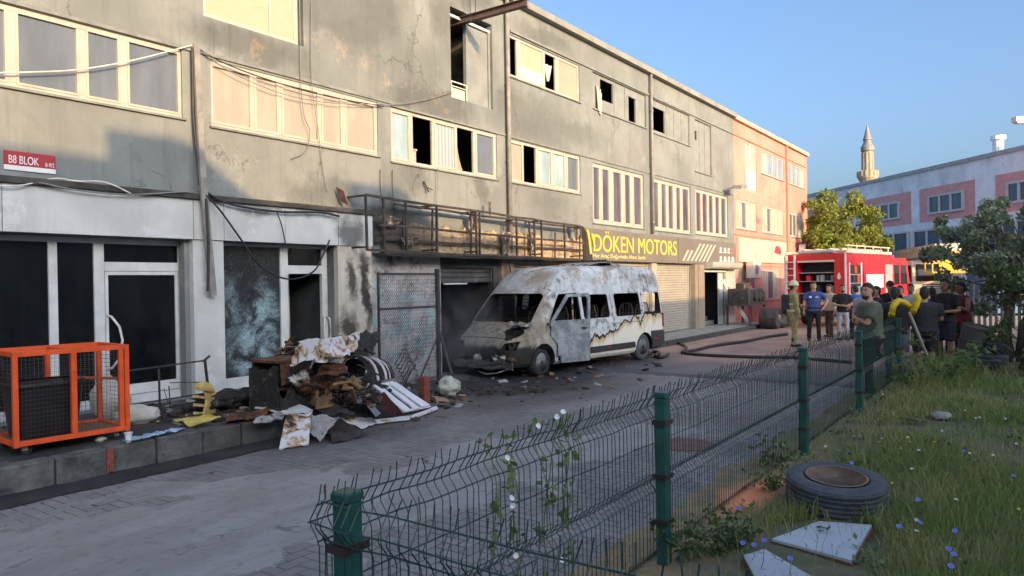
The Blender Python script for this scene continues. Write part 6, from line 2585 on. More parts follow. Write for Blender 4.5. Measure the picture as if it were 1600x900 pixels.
def rrect(x0, x1, z0, z1, r=.06):
    out = []
    for cx, cz, a0 in ((x1 - r, z0 + r, -90), (x1 - r, z1 - r, 0), (x0 + r, z1 - r, 90), (x0 + r, z0 + r, 180)):
        for k in range(4):
            a = R(a0 + 30 * k)
            out.append((cx + r * math.cos(a), cz + r * math.sin(a)))
    return out


zw0, zw1 = 1.15, 1.70
WIN = [(vx(953), vx(913)), (vx(1002), vx(963)), (vx(1034), vx(1008))]
for k_, (a, b_) in enumerate(WIN):
    cutter(lambda b: b.prism(rrect(min(a, b_), max(a, b_), zw0, zw1), .5, 1.4, 'y'))
cutter(lambda b: b.prism(rrect(WIN[0][1] - .30, WIN[0][1] - .02, zw0 + .2, zw1), -1.4, -.5, 'y'))
DX0, DX1 = vx(908), 1.80      # door opening on the near (left) side
cutter(lambda b: b.prism([(DX0, .30), (1.50, .30), (1.56, .62), (DX1, .86), (DX1, 1.16), (1.36, 1.73), (DX0 + .05, 1.76), (DX0, 1.70)], .6, 1.4, 'y'))
cutter(lambda b: b.prism([(.66, 1.15), (1.78, 1.15), (1.34, 1.70), (.72, 1.70), (.66, 1.64)], -1.4, -.5, 'y'))
cutter(lambda b: b.prism([(-.84, 1.145), (.84, 1.145), (.79, 1.70), (.70, 1.755), (-.70, 1.755), (-.79, 1.70)], 1.55, 3.2, 'x'))
cutter(lambda b: b.prism(rrect(.30, .78, 1.18, 1.70), -3.4, -2.6, 'x'))
for sx_ in (WB, -WB):
    for sy in (-1, 1):
        cutter(lambda b: b.lathe([(.40, .55), (.40, 1.3)] if sy > 0 else [(.40, -1.3), (.40, -.55)], (sx_, 0, .30), 28, 'y'))
# panel gaps, cut as thin slots
for xg in (vx(957.5), vx(1005)):
    cutter(lambda b: b.box(xg - .005, xg + .005, .9, 1.2, .36, 1.93))
cutter(lambda b: b.box(vx(1005) + .03, vx(957.5) - .02, .93, 1.2, .985, .995))
for sy in (-1, 1):
    cutter(lambda b: b.prism([(2.34, sy * .82), (2.64, sy * .76), (2.64, sy * .772), (2.34, sy * .835)], .5, 1.3, 'z'))
cutter(lambda b: b.prism([(2.70, .5), (2.715, .5), (2.715, 1.3), (2.70, 1.3)], -.72, .72, 'y'))
# hole melted into the bonnet and empty lamp sockets
def lump_cut(b, c, r, seed):
    cc = Vector(c)
    rings = []
    for j in range(11):
        th = math.pi * j / 10
        rings.append([cc + Vector((max(math.sin(th), .01) * math.cos(2 * math.pi * k / 16) * r[0], max(math.sin(th), .01) * math.sin(2 * math.pi * k / 16) * r[1], -math.cos(th) * r[2])) * (1.0) * (1) + Vector((0, 0, 0)) for k in range(16)])
    for ring in rings:
        for i, p in enumerate(ring):
            d = (p - cc)
            ring[i] = cc + d * (1 + .7 * mnoise.noise(d * 7 + Vector((seed, 0, 0))))
    b.loft(rings)


cutter(lambda b: lump_cut(b, (2.46, .62, .98), (.30, .25, .22), 3))
cutter(lambda b: b.prism([(.50, .58), (.86, .60), (.88, .78), (.60, .74)], 2.55, 3.2, 'x'))
cutter(lambda b: b.prism([(-.50, .58), (-.86, .60), (-.88, .78), (-.60, .74)], 2.55, 3.2, 'x'))
for o in cut:
    md_ = body.modifiers.new('cut', 'BOOLEAN')
    md_.operation = 'DIFFERENCE'
    md_.object = o
    md_.solver = 'EXACT'
    try: md_.material_mode = 'TRANSFER'
    except Exception: pass
bake(body)
for o in cut: bpy.data.objects.remove(o)
body.parent = VAN
# dents: jitter the shell gently
co = np.empty(len(body.data.vertices) * 3)
body.data.vertices.foreach_get('co', co)
co = co.reshape(-1, 3)
for i in range(len(co)):
    n_ = mnoise.noise((co[i, 0] * 1.6, co[i, 1] * 1.6, co[i, 2] * 1.6))
    co[i, 2] += .018 * n_ * (1 if co[i, 2] > 1.8 else .3)
body.data.vertices.foreach_set('co', co.ravel())
body.data.polygons.foreach_set('use_smooth', [True] * len(body.data.polygons))
body.data.set_sharp_from_angle(angle=R(32))

# front door, ajar and sagging
hinge = Vector((DX1 - .02, 1.005, 0))
fd_poly = [(DX0 + .02, .24), (1.48, .24), (1.54, .60), (DX1 - .02, .84), (DX1 - .02, 1.15), (1.34, 1.735), (DX0 + .08, 1.75), (DX0 + .02, 1.68)]
w_poly = [(DX0 + .10, 1.17), (1.67, 1.17), (1.29, 1.67), (DX0 + .16, 1.67), (DX0 + .10, 1.61)]
db = MB()
db.prism([(p[0] - hinge.x, p[1]) for p in fd_poly], -.05, .0, 'y')
door = db.build('front_door', None or M_van)
fix_normals(door)
cb = MB()
cb.prism([(p[0] - hinge.x, p[1]) for p in w_poly], -.3, .3, 'y')
cutd = cb.build('cut', M_charint)
fix_normals(cutd)
md_ = door.modifiers.new('cut', 'BOOLEAN')
md_.object = cutd
md_.operation = 'DIFFERENCE'
md_.solver = 'EXACT'
bv = door.modifiers.new('bevel', 'BEVEL')
bv.width = .015
bv.segments = 2
bv.limit_method = 'ANGLE'
bake(door)
bpy.data.objects.remove(cutd)


def door_paint():
    t = NT('burnt_door_steel')
    v = t.obj()
    n1 = t.noise(v, 2.6, 8, .72, .4)
    n2 = t.noise(v, 9, 7, .7)
    c = t.mix(t.ramp(n1, .38, .62), (.15, .18, .215), (.33, .36, .385))
    c = t.mix(t.ramp(n2, .52, .66, 0, .8), c, (.09, .095, .10))
    c = t.mix(t.math('MULTIPLY', t.ramp(n2, .6, .68), .8), c, (.45, .47, .48))
    c = t.mix(t.math('MULTIPLY', t.ramp(t.noise(t.vadd(v, (3, 3, 3)), 2, 6), .58, .68), .7), c, (.14, .09, .06))
    t.bump(n2, .4, .012)
    return t.fin(c, .7)


door.data.materials.clear()
door.data.materials.append(door_paint())
door.parent = VAN
door.location = hinge
door.rotation_euler = (R(-1.5), 0, R(-13))
b = MB()
b.tube([(DX0 + .13 - hinge.x, .005, .98), (DX0 + .15 - hinge.x, .03, .98), (DX0 + .26 - hinge.x, .03, .985), (DX0 + .28 - hinge.x, .005, .985)], .014, 6)
b.build('handle', M_char, door)
b = MB()
b.bar((1.16 - hinge.x, -.02, 1.16), (1.18 - hinge.x, -.02, 1.66), .03)
b.build('window_bar', M_bw2, door)
b = MB()
b.grid(lambda u, w: (DX0 + .2 - hinge.x + .75 * u, .006 + .004 * math.sin(w * 3), .40 + .34 * w), 4, 4)
b.build('pressed_panel', door.data.materials[0], door)

# side trim
b = MB()
x0_, x1_ = -WB + .45, DX0 - .06
b.prism([(x0_, .36), (x1_, .36), (x1_, .50), (x0_ + .04, .50)], 1.006, 1.035, 'y')
b.build('side_moulding', M('black_moulding', (.03, .03, .033), .6, .2, 10), VAN, bevel=.006)
b = MB()
b.box(-.45, -.36, 1.036, 1.039, .43, .46)
b.build('side_marker', M('red_marker', (.4, .03, .02), .4), VAN)
b = MB()
b.loft([[(-2.45, y_, .40), (-2.45, y_, .70)][::1] + [] for y_ in ()]) if False else None
b.prism([(-3.05, .38), (-2.93, .36), (-2.93, .68), (-3.03, .70)], -.98, .98, 'y')
b.build('rear_bumper', M('dark_bumper', (.045, .045, .05), .6, .3, 6), VAN, bevel=.02)
for sy in (-1, 1):
    b = MB()
    b.cbox(-2.99, -2.93, sy * .96 - .035, sy * .96 + .035, .80, 1.15, .01)
    b.build('tail_light', M('sooty_red_lens', (.16, .02, .02), .4, .4, 8) if 'sooty_red_lens' not in bpy.data.materials else bpy.data.materials['sooty_red_lens'], VAN)
b = MB()
b.box(-2.62, -2.50, 1.012, 1.016, .50, .53)
b.build('side_marker', bpy.data.materials['red_marker'], VAN)

# wheels
M_steelrim = M('scorched_rim', (.30, .30, .30), .5, .3, 9, (.05, .045, .04), (.55, .66), 8, metal=.3)
M_burnttyre = M('burnt_tyre', (.02, .02, .02), .95, .5, 12, (.10, .09, .085), (.6, .75), 5, .6, 40)


def van_wheel(x, sy, intact):
    ro = .335 if intact else .305
    w = MB()
    c = (x, 0, ro - (0 if intact else .015))
    a, o_ = sy * .72, sy * .955
    pr_ = [(.20, a), (ro - .02, a + sy * .015), (ro, a + sy * .05), (ro, o_ - sy * .05), (ro - .02, o_ - sy * .012), (.22, o_), (.205, o_ - sy * .02)]
    rings = []
    for (r_, h_) in pr_:
        rings.append([Vector((c[0] + r_ * math.cos(q), h_, c[2] + r_ * math.sin(q) - (0 if intact or math.sin(q) > -.8 else -.02))) for q in [2 * math.pi * k / 32 for k in range(32)]])
    if not intact:
        for ring in rings:
            for i in range(32): ring[i] += Vector((0, 0, 0)) + (ring[i] - Vector((c[0], ring[i].y, c[2]))) * .10 * mnoise.noise(ring[i] * 7)
    w.loft(rings, cap=False)
    wh = w.build('wheel', M_burnttyre if not intact else M_tyre, VAN, smooth=True)
    b = MB()
    b.lathe([(.215, o_ - sy * .01), (.19, o_ - sy * .025), (.185, o_ - sy * .07), (.12, o_ - sy * .06), (.075, o_ - sy * .025), (.07, o_ - sy * .01)], c, 28, 'y')
    rm = b.build('rim', M_steelrim, wh, smooth=True)
    fix_normals(rm)
    for k in range(8):
        q = 2 * math.pi * k / 8
        b = MB()
        b.lathe([(.022, 0), (.022, sy * .004)], (c[0] + .15 * math.cos(q), o_ - sy * .058, c[2] + .15 * math.sin(q)), 8, 'y')
        b.build('slot', M_charint, rm)
    b = MB()
    b.lathe([(.055, o_ - sy * .03), (.05, o_ + sy * .0), (.03, o_ + sy * .005)], c, 14, 'y')
    b.build('hub_cap', M_char, rm)


van_wheel(WB, 1, False)
van_wheel(WB, -1, False)
van_wheel(-WB, 1, True)
van_wheel(-WB, -1, True)

# nose wreckage
M_alum = M('melted_aluminium', (.36, .36, .36), .45, .35, 8, (.06, .055, .05), (.52, .64), 5, metal=.4)
b = MB()
b.slab(lambda u, w: (2.86 + .05 * math.sin(math.pi * u) + .02 * mnoise.noise((u * 8, w * 4, 0)), -.86 + 1.72 * u, .20 + .17 * w * (1 + .8 * mnoise.noise((u * 7, 0, 8))) + .07 * mnoise.noise((u * 4, 0, 2))), 40, 6, .03)
b.build('front_bumper', M('grey_burnt_bumper', (.085, .08, .075), .85, .4, 4, (.03, .03, .028), (.5, .62), 4, .4, 30), VAN)
for i, (y_, z_, s_, mt) in enumerate(((.58, .44, .07, M_alum), (.36, .40, .06, M_alum), (-.15, .42, .10, M('pale_ash', (.36, .35, .32), .9, .3, 6, (.1, .1, .09), (.45, .6), 5, .5, 25)), (.80, .40, .07, M_rustb), (-.62, .45, .09, M_charint), (.15, .36, .06, M_charint))):
    b = MB()
    cc = Vector((2.82, y_, z_))
    rings = []
    for j_ in range(9):
        th = math.pi * j_ / 8
        ring = []
        for k in range(12):
            d = Vector((max(math.sin(th), .01) * math.cos(2 * math.pi * k / 12), max(math.sin(th), .01) * math.sin(2 * math.pi * k / 12), -math.cos(th)))
            ring.append(cc + Vector((d.x * .09, d.y * s_ * 1.2, d.z * s_ * .8)) * (1 + .6 * mnoise.noise(d * 2.3 + Vector((i * 3, 0, 0)))))
        rings.append(ring)
    b.loft(rings)
    b.build('engine_part', mt, VAN, smooth=True)
b = MB()
b.slab(lambda u, w: (2.84 + .03 * mnoise.noise((u * 5, w * 5, 1)), .28 + .38 * u, .40 + .09 * w + .02 * math.sin(u * 9)), 10, 4, .004)
b.build('crumpled_plate', M_alum, VAN)
b = MB()
b.tube([(2.87, .75, .22), (2.93, .5, .13), (2.9, .15, .08), (2.86, -.1, .12)], .015, 6)
b.build('bent_strip', M_alum, VAN, smooth=True)
b = MB()
b.box(2.0, 2.62, -.75, .75, .32, .55)
b.box(2.05, 2.40, -.35, .45, .55, .80)
b.lathe([(.14, -.2), (.16, -.1), (.16, .1), (.14, .2)], (2.3, .3, .72), 12, 'x')
b.build('engine', M_charint, VAN)
for sy in (-1, 1):
    b = MB()
    b.lathe([(.07, 2.60), (.085, 2.66), (.075, 2.70), (.03, 2.66)], (0, sy * .70, .67), 14, 'x')
    b.build('lamp_shell', M_char, VAN)
# wiper cowl and dashboard remains
b = MB()
b.slab(lambda u, w: (2.30 - .14 * w, -.85 + 1.7 * u, 1.09 + .05 * w + .035 * mnoise.noise((u * 12, w * 3, 3))), 40, 3, .02)
b.build('cowl', M_bw2, VAN)
b = MB()
b.slab(lambda u, w: (2.14 - .45 * w, -.86 + 1.72 * u, 1.02 + .10 * math.sin(w * 3) + .06 * mnoise.noise((u * 8, w * 4, 8))), 30, 6, .05)
b.build('dashboard', M_charint, VAN)
b = MB()
b.tube([(1.58 + .05 * math.cos(q), .45 + .19 * math.sin(q), 1.16 + .17 * math.cos(q)) for q in [2 * math.pi * k / 18 for k in range(18)]], .013, 5, close=True)
b.bar((1.58, .45, 1.16), (1.86, .45, .95), .03)
b.build('steering_wheel', M_char, VAN)
M_seatwire = M('burnt_seat_wire', (.07, .06, .055), .7, .4, 8)


def seat(x, y, w=.44):
    b = MB()
    b.tube([(x - .02, y - w / 2, .52), (x - .10, y - w / 2 + .02, 1.25), (x - .13, y - w / 2 + .10, 1.42), (x - .13, y + w / 2 - .10, 1.42), (x - .10, y + w / 2 - .02, 1.25), (x - .02, y + w / 2, .52)], .016, 6)
    for k in range(4):
        z = .70 + .16 * k
        b.tube([(x - .04 - .02 * k, y - w / 2 + .01, z), (x - .02 - .02 * k, y, z - .03), (x - .04 - .02 * k, y + w / 2 - .01, z)], .007, 4)
    for k in range(5):
        yy = y - w / 2 + w * (k + .5) / 5
        b.tube([(x - .02, yy, .55), (x - .08, yy, 1.0), (x - .11, yy, 1.38)], .005, 4)
    b.bar((x - .02, y - w / 2, .52), (x + .42, y - w / 2, .50), .03)
    b.bar((x - .02, y + w / 2, .52), (x + .42, y + w / 2, .50), .03)
    b.bar((x + .42, y - w / 2, .50), (x + .42, y + w / 2, .50), .03)
    for yy in (-w / 2, w / 2):
        b.bar((x, y + yy, .24), (x, y + yy, .52), .03)
        b.bar((x + .40, y + yy, .24), (x + .40, y + yy, .50), .03)
    b.build('seat_frame', M_seatwire, VAN)


for (x_, y_) in ((.85, .5), (.85, -.25), (.85, -.68), (-.1, .6), (-.1, -.1), (-.1, -.6), (-.9, .6), (-.9, .1), (-.9, -.6), (-1.7, .6), (-1.7, .1), (-1.7, -.6), (-2.45, .6), (-2.45, .1), (-2.45, -.5)):
    seat(x_, y_)
# burnt-out roof hatch: lifted metal strips
b = MB()
for k in range(7):
    y_ = -.5 + .17 * k
    pts = [(-.2 - 1.6 * i / 6, y_ + .05 * math.sin(i + k), 2.38 + .10 * math.sin(math.pi * i / 6) + .03 * mnoise.noise((i, k, 2))) for i in range(7)]
    for i in range(6): b.bar(pts[i], pts[i + 1], .07, .012)
b.build('roof_hatch', M_alum, VAN)
b = MB()
b.slab(lambda u, w: (-.9 - .55 * u, -.3 + .7 * w, 2.40 + .12 * math.sin(math.pi * u) + .03 * mnoise.noise((u * 6, w * 6, 6))), 10, 10, .02)
b.build('roof_vent', M_charint, VAN)
b = MB()
b.bar((.35, -.6, 2.37), (.25, .55, 2.40), .05, .02)
b.bar((.1, -.5, 2.385), (.2, .35, 2.41), .03, .02)
b.build('loose_strip', M_bw2, VAN)
# mirror stump
b = MB()
b.tube([(1.86, 1.0, 1.12), (1.92, 1.08, 1.10), (1.90, 1.12, 1.02)], [.03, .02, .035], 6)
b.build('mirror_stump', M_char, VAN)

# ------------------------------------------------------------------ thin smoke still rising at the nose
def smoke_mat():
    t = NT('thin_smoke')
    t.t.nodes.remove(t.b)
    vol = t.n('ShaderNodeVolumePrincipled')
    vol.inputs['Color'].default_value = (.80, .82, .85, 1)
    vol.inputs['Anisotropy'].default_value = .2
    v = t.obj()
    n1 = t.noise(v, 1.1, 3, .6, .5)
    ln = t.n('ShaderNodeVectorMath', operation='LENGTH')
    t.l(t.vmul(v, (1 / 1.25, 1 / .9, 1 / 1.15)), ln.inputs[0])
    fall = t.ramp(ln.outputs['Value'], 1.0, .15)
    t.l(t.math('MULTIPLY', t.math('MULTIPLY', fall, t.ramp(n1, .35, .75)), .75), vol.inputs['Density'])
    t.l(vol.outputs[0], t.out.inputs['Volume'])
    return t.m


sp0 = at_y(722, 520, 9.55)
b = MB()
b.sphere((0, 0, 0), 1.0, 16, 10, (1.25, .9, 1.15))
so_ = b.build('smoke', smoke_mat(), None, label='thin grey smoke hanging at the nose of the burnt minibus', cat='smoke', kind='stuff')
so_.location = (sp0.x, sp0.y, 1.1)

# ================================================================== FIRE ENGINES
M_red = M('fire_engine_red', (.62, .022, .03), .35, .08, 2, spec=.5)
M_cream = M('cream_paint', (.62, .55, .44), .5, .10, 3)
M_grey_sh = M('silver_shutter', (.42, .43, .44), .4, .1, 4, metal=.3)
M_dk = M('dark_locker', (.03, .032, .036), .8, .4, 4)
M_whitepaint = M('white_paint', (.72, .72, .72), .5, .05, 4)
G_cab = glass_mat('cab_glass', (.02, .025, .03), .04, .3, .6)


def tbox(parent, nm, bx, mat, bev=.02, sub=None, label=None):
    b = MB()
    b.box(*bx)
    return b.build(nm, mat, sub or parent, bevel=bev, label=label)


rc = at_z(1323, 513, 0)
hd_ = R(-9)
fwd_, lft_ = Vector((math.cos(hd_), math.sin(hd_), 0)), Vector((-math.sin(hd_), math.cos(hd_), 0))
FE = thing('fire_engine', 'red fire engine with its rear pump locker open and a ladder on the back', 'fire engine', rc + lft_ * 1.25, hd_)
# body with a hollow rear locker
b = MB()
L0, L1 = .02, 5.6
wall_sheet_holes = [(-.75, .66, .85, 2.62)]
b.box(.55, L1, -1.25, 1.25, .75, 2.98)
b.box(.0, .55, .70, 1.25, .75, 2.98)
b.box(.0, .55, -1.25, -.78, .75, 2.98)
b.box(.001, .549, -.779, .699, 2.64, 2.979)
b.box(.001, .549, -.779, .699, .751, .86)
b.build('body', M_red, FE, bevel=.03)
b = MB()
b.box(.52, .548, -.77, .69, .87, 2.63)
b.build('locker_back', M_dk, FE)
for z in (1.35, 1.85, 2.2):
    tbox(FE, 'locker_shelf', (.05, .52, -.76, .68, z, z + .03), M_grey_sh, .003)
rnd = random.Random(3)
for k in range(7):
    y_ = -.65 + .19 * k
    for z, hh in ((.88, .40), (1.385, .38), (1.885, .26)):
        if rnd.random() < .8:
            b = MB()
            if rnd.random() < .5: b.lathe([(.07, 0), (.075, .04), (.075, hh * .8), (.05, hh * .9)], (.22, y_, z), 10)
            else: b.cbox(.1, .4, y_ - .075, y_ + .07, z, z + hh * rnd.uniform(.5, .95), .01)
            b.build('equipment', rnd.choice([M_dk, M_grim, M_grey_sh, bpy.data.materials['grey_partition'], M_red]), FE)
b = MB()
b.prism([(-.03, 2.64), (.05, 2.64), (.05, 2.72), (-.03, 2.72)], -.80, .70, 'y')
b.build('locker_lip', M_cream, FE)
# rear ladder
for y_ in (1.12, .78):
    b = MB()
    b.bar((-.12, y_, .9), (-.06, y_, 2.95), .06)
    b.build('ladder_rail', M_whitepaint, FE)
for k in range(7):
    b = MB()
    b.bar((-.115, .78, 1.05 + .27 * k), (-.115, 1.12, 1.05 + .27 * k), .035)
    b.build('ladder_rung', M_whitepaint, FE)
for y_ in (1.22, -1.22):
    tbox(FE, 'corner_post', (-.012, .05, y_ - .03, y_ + .03, .80, 2.97), M_whitepaint, .005)
    tbox(FE, 'tail_light', (-.03, -.001, y_ * .93 - .06, y_ * .93 + .06, .86, 1.1), bpy.data.materials['red_marker'], .005)
b = MB()
b.prism([(-1.06, 2.0), (-.98, 1.92), (-.90, 2.0), (-.93, 2.12), (-.98, 2.22), (-1.03, 2.12)], -.010, -.003, 'x')
b.build('white_emblem', M_whitepaint, FE)
tbox(FE, 'rear_bumper', (-.15, .1, -1.2, 1.2, .45, .74), M_dk)
# side: open locker, shutters
tbox(FE, 'side_locker', (.35, 1.55, -1.258, -1.24, .95, 2.5), M_dk, 0)
for z in (1.3, 1.75, 2.1):
    tbox(FE, 'locker_shelf', (.36, 1.54, -1.275, -1.259, z, z + .04), M_grey_sh, .002)
for (xa, z) in ((.45, 1.32), (.8, 1.32), (1.15, 1.32), (.5, .97), (1.0, .97), (.6, 1.78), (1.1, 1.78), (.8, 2.14)):
    tbox(FE, 'equipment', (xa, xa + .28, -1.30, -1.26, z + .02, z + .32), rnd.choice([M_grim, M_cream, M_grey_sh, M_orange]), .005)
for xa, xb in ((.28, .35), (1.55, 1.68)):
    tbox(FE, 'locker_frame', (xa, xb, -1.285, -1.252, .85, 2.6), M_whitepaint, .004)
s_ = tbox(FE, 'shutter', (1.85, 4.4, -1.27, -1.251, .95, 2.55), M_red, .004)
for k in range(12):
    z = .97 + .13 * k
    tbox(FE, 'slat', (1.87, 4.38, -1.285, -1.271, z, z + .115), M_red, .004, sub=s_)
tbox(FE, 'white_panel', (2.1, 4.2, -1.295, -1.286, 1.55, 2.12), M_whitepaint, 0)
tbox(FE, 'grey_panel', (4.55, 5.5, -1.27, -1.251, .95, 2.55), M_grey_sh, .004)
# cab
b = MB()
b.prism([(5.62, .55), (8.0, .55), (8.1, .9), (8.1, 1.6), (7.72, 2.75), (7.5, 2.86), (5.62, 2.86)], -1.22, 1.22, 'y')
b.build('cab', M_red, FE, bevel=.04)
tbox(FE, 'window', (5.85, 6.55, -1.235, -1.219, 1.65, 2.55), G_cab, .004)
b = MB()
b.prism([(6.75, 1.65), (7.72, 1.65), (7.48, 2.55), (6.75, 2.55)], -1.236, -1.219, 'y')
b.build('window', G_cab, FE)
b = MB()
b.add([(8.07, -1.1, 1.72), (8.07, 1.1, 1.72), (7.76, 1.05, 2.68), (7.76, -1.05, 2.68)], [(0, 1, 2, 3)])
b.build('windscreen', G_cab, FE)
tbox(FE, 'white_door_stripe', (5.7, 6.6, -1.236, -1.221, .9, 1.5), M_whitepaint, 0)
for xw in (1.9, 6.75):
    for sy in (-1, 1):
        b = MB()
        b.lathe([(.28, sy * .95), (.5, sy * .96), (.52, sy * 1.0), (.52, sy * 1.2), (.48, sy * 1.24), (.3, sy * 1.24)], (xw, 0, .52), 24, 'y')
        w = b.build('wheel', M_tyre, FE)
        b = MB()
        b.lathe([(.3, sy * 1.22), (.25, sy * 1.15), (.1, sy * 1.2)], (xw, 0, .52), 18, 'y')
        b.build('rim', M_grey_sh, w)
# roof load
for y_ in (-.9, -.45, .1, .6):
    b = MB()
    b.box(.4, 5.2, y_ - .05, y_ + .05, 3.12, 3.2)
    b.build('roof_ladder_rail', M_cream, FE, bevel=.01)
for k in range(11):
    tbox(FE, 'roof_ladder_rung', (.55 + .43 * k, .60 + .43 * k, -.9, .6, 3.07, 3.115), M_cream, 0)
tbox(FE, 'roof_rail', (.1, 5.5, -1.24, -1.18, 2.985, 3.10), M_cream, .01)
tbox(FE, 'roof_rail', (.1, 5.5, 1.18, 1.24, 2.985, 3.10), M_cream, .01)
for k in range(6): tbox(FE, 'roof_post', (.3 + .95 * k, .36 + .95 * k, -1.23, -1.19, 3.101, 3.26), M_cream, 0)
tbox(FE, 'roof_rail', (.1, 5.3, -1.235, -1.185, 3.262, 3.31), M_cream, .006)
tbox(FE, 'light_bar', (7.0, 7.3, -.8, .8, 2.87, 3.02), M('blue_lens', (.03, .08, .35), .3), .02)
tbox(FE, 'roller_blind', (.0, .30, -.78, .70, 2.985, 3.14), M_grey_sh, .05)

# aerial ladder truck behind, seen from its front corner
p2 = px_at(1466, 470, 39.0)
h2 = math.atan2(CAM.y - p2.y, CAM.x - p2.x) + R(18)
AT = thing('ladder_truck', 'cream and red aerial ladder truck with yellow basket behind the fire engine', 'fire engine', (p2.x, p2.y, 0), h2)
b = MB()
b.prism([(-1.9, .6), (.0, .6), (.08, 1.0), (.08, 1.7), (-.12, 2.75), (-.3, 2.85), (-1.9, 2.85)], -1.25, 1.25, 'y')
b.build('cab', M_cream, AT, bevel=.04)
b = MB()
b.add([(.09, -1.1, 1.75), (.09, 1.1, 1.75), (-.1, 1.05, 2.65), (-.1, -1.05, 2.65)], [(0, 1, 2, 3)])
b.build('windscreen', G_cab, AT)
b = MB()
b.box(.082, .12, -.75, .75, 1.05, 1.6)
gr = b.build('grille', M_dk, AT)
for k in range(5): tbox(AT, 'grille_bar', (.121, .135, -.74, .74, 1.09 + .1 * k, 1.14 + .1 * k), M_grey_sh, 0, sub=gr)
for sy in (-1, 1):
    tbox(AT, 'headlight', (.09, .13, sy * 1.0 - .16, sy * 1.0 + .16, .85, 1.03), M_whitepaint, .01)
    b = MB()
    b.prism([(-1.0, 1.7), (-.02, 1.7), (-.18, 2.6), (-1.0, 2.6)], sy * 1.251, sy * 1.26, 'y')
    b.build('window', G_cab, AT)
tbox(AT, 'bumper', (.02, .2, -1.25, 1.25, .45, .80), M_red)
tbox(AT, 'body', (-8.5, -2.0, -1.25, 1.25, .6, 2.1), M_red, .03)
tbox(AT, 'turntable', (-6.2, -4.6, -.8, .8, 2.1, 2.7), M_cream, .03)
for y_ in (-.55, .55):
    b = MB()
    b.bar((-7.5, y_, 3.05), (1.6, y_, 3.25), .14, .28)
    b.build('boom_rail', M_cream, AT)
    b = MB()
    b.bar((-7.5, y_, 3.5), (1.4, y_, 3.62), .07)
    b.build('boom_rail', M_cream, AT)
b = MB()
b.bar((-7.6, 0, 3.30), (1.5, 0, 3.42), .8, .46)
b.build('boom', M_cream, AT, bevel=.03)
for k in range(16):
    x_ = -7.3 + .55 * k
    for y_ in (-.55, .55):
        b = MB()
        b.bar((x_, y_, 3.10 + .0125 * k), (x_ + .28, y_, 3.52 + .008 * k), .05)
        b.build('boom_lattice', M_cream, AT)
    b = MB()
    b.bar((x_, -.5, 3.08 + .0125 * k), (x_, .5, 3.08 + .0125 * k), .05)
    b.build('rung', M_cream, AT)
M_yel = M('yellow_paint', (.72, .42, .03), .5, .1, 4)
BKT = MB()
for z in (2.2, 2.75, 3.2):
    for (a, c_) in (((.6, -.8), (1.7, -.8)), ((1.7, -.8), (1.7, .8)), ((1.7, .8), (.6, .8)), ((.6, .8), (.6, -.8))):
        BKT.bar((*a, z), (*c_, z), .06)
for a in ((.6, -.8), (1.7, -.8), (1.7, .8), (.6, .8)):
    BKT.bar((*a, 2.2), (*a, 3.2), .06)
BKT.box(.6, 1.7, -.8, .8, 2.14, 2.19)
BKT.box(1.70, 1.73, -.5, .5, 2.25, 2.7)
BKT.build('basket', M_yel, AT)
for k in range(3):
    tbox(AT, 'beacon', (-.6, -.4, -.7 + .6 * k, -.5 + .6 * k, 2.86, 3.0), bpy.data.materials['blue_lens'], .01)
for xw in (-.9, -5.2, -6.5):
    for sy in (-1, 1):
        b = MB()
        b.lathe([(.28, sy * .95), (.5, sy * .96), (.52, sy * 1.0), (.52, sy * 1.2), (.48, sy * 1.24), (.3, sy * 1.24)], (xw, 0, .52), 20, 'y')
        b.build('wheel', M_tyre, AT)
b = MB()
b.bar((.15, 1.35, 2.0), (.15, 1.35, 2.6), .12, .2)
b.bar((.1, 1.2, 2.55), (.15, 1.35, 2.5), .04)
b.build('mirror', M_dk, AT)

# ================================================================== PEOPLE
def ell(cx, cy, z, a, b_, n=14, tilt=0.0):
    return [Vector((cx + a * math.cos(2 * math.pi * k / n), cy + b_ * math.sin(2 * math.pi * k / n), z + tilt * math.cos(2 * math.pi * k / n))) for k in range(n)]


def remeshed(mb, name, mat, vox, parent, smooth_it=4):
    o = mb.build(name, mat)
    fix_normals(o)
    r_ = o.modifiers.new('r', 'REMESH')
    r_.mode = 'VOXEL'
    r_.voxel_size = vox
    s_ = o.modifiers.new('s', 'SMOOTH')
    s_.iterations = smooth_it
    s_.factor = .5
    bake(o)
    if name in ('shirt', 'jacket', 'trousers', 'shorts'):      # creases in the cloth
        off = random.uniform(0, 50)
        for v_ in o.data.vertices:
            c_ = v_.co
            q = mnoise.noise((c_.x * 9 + off, c_.y * 9, c_.z * 16)) * .6 + mnoise.noise((c_.x * 20, c_.y * 20 + off, c_.z * 30 + c_.y * 12)) * .4
            v_.co = c_ + v_.normal * (.016 * q)
    o.data.polygons.foreach_set('use_smooth', [True] * len(o.data.polygons))
    o.parent = parent
    if not o.data.materials:
        o.data.materials.append(mat)
    return o


SKIN = {'a': M('skin_tan', (.46, .27, .185), .6, .12, 12), 'b': M('skin_olive', (.40, .23, .155), .6, .12, 12), 'c': M('skin_brown', (.26, .14, .09), .6, .12, 12)}
HAIR = M('dark_hair', (.025, .019, .016), .7, .3, 40)
M_eye = M('dark_eye', (.02, .015, .012), .3)
ARMS = {
    'down': ((.02, .25, 1.13), (.07, .27, .88)),
    'akimbo': ((-.06, .37, 1.18), (.08, .27, .99)),
    'crossed': ((.10, .26, 1.13), (.20, -.07, 1.18)),
    'hold': ((.03, .27, 1.12), (.28, .10, 1.10)),
    'phone': ((.08, .24, 1.14), (.30, .10, 1.30)),
    'reach': ((.16, .30, 1.26), (.40, .26, 1.12)),
}


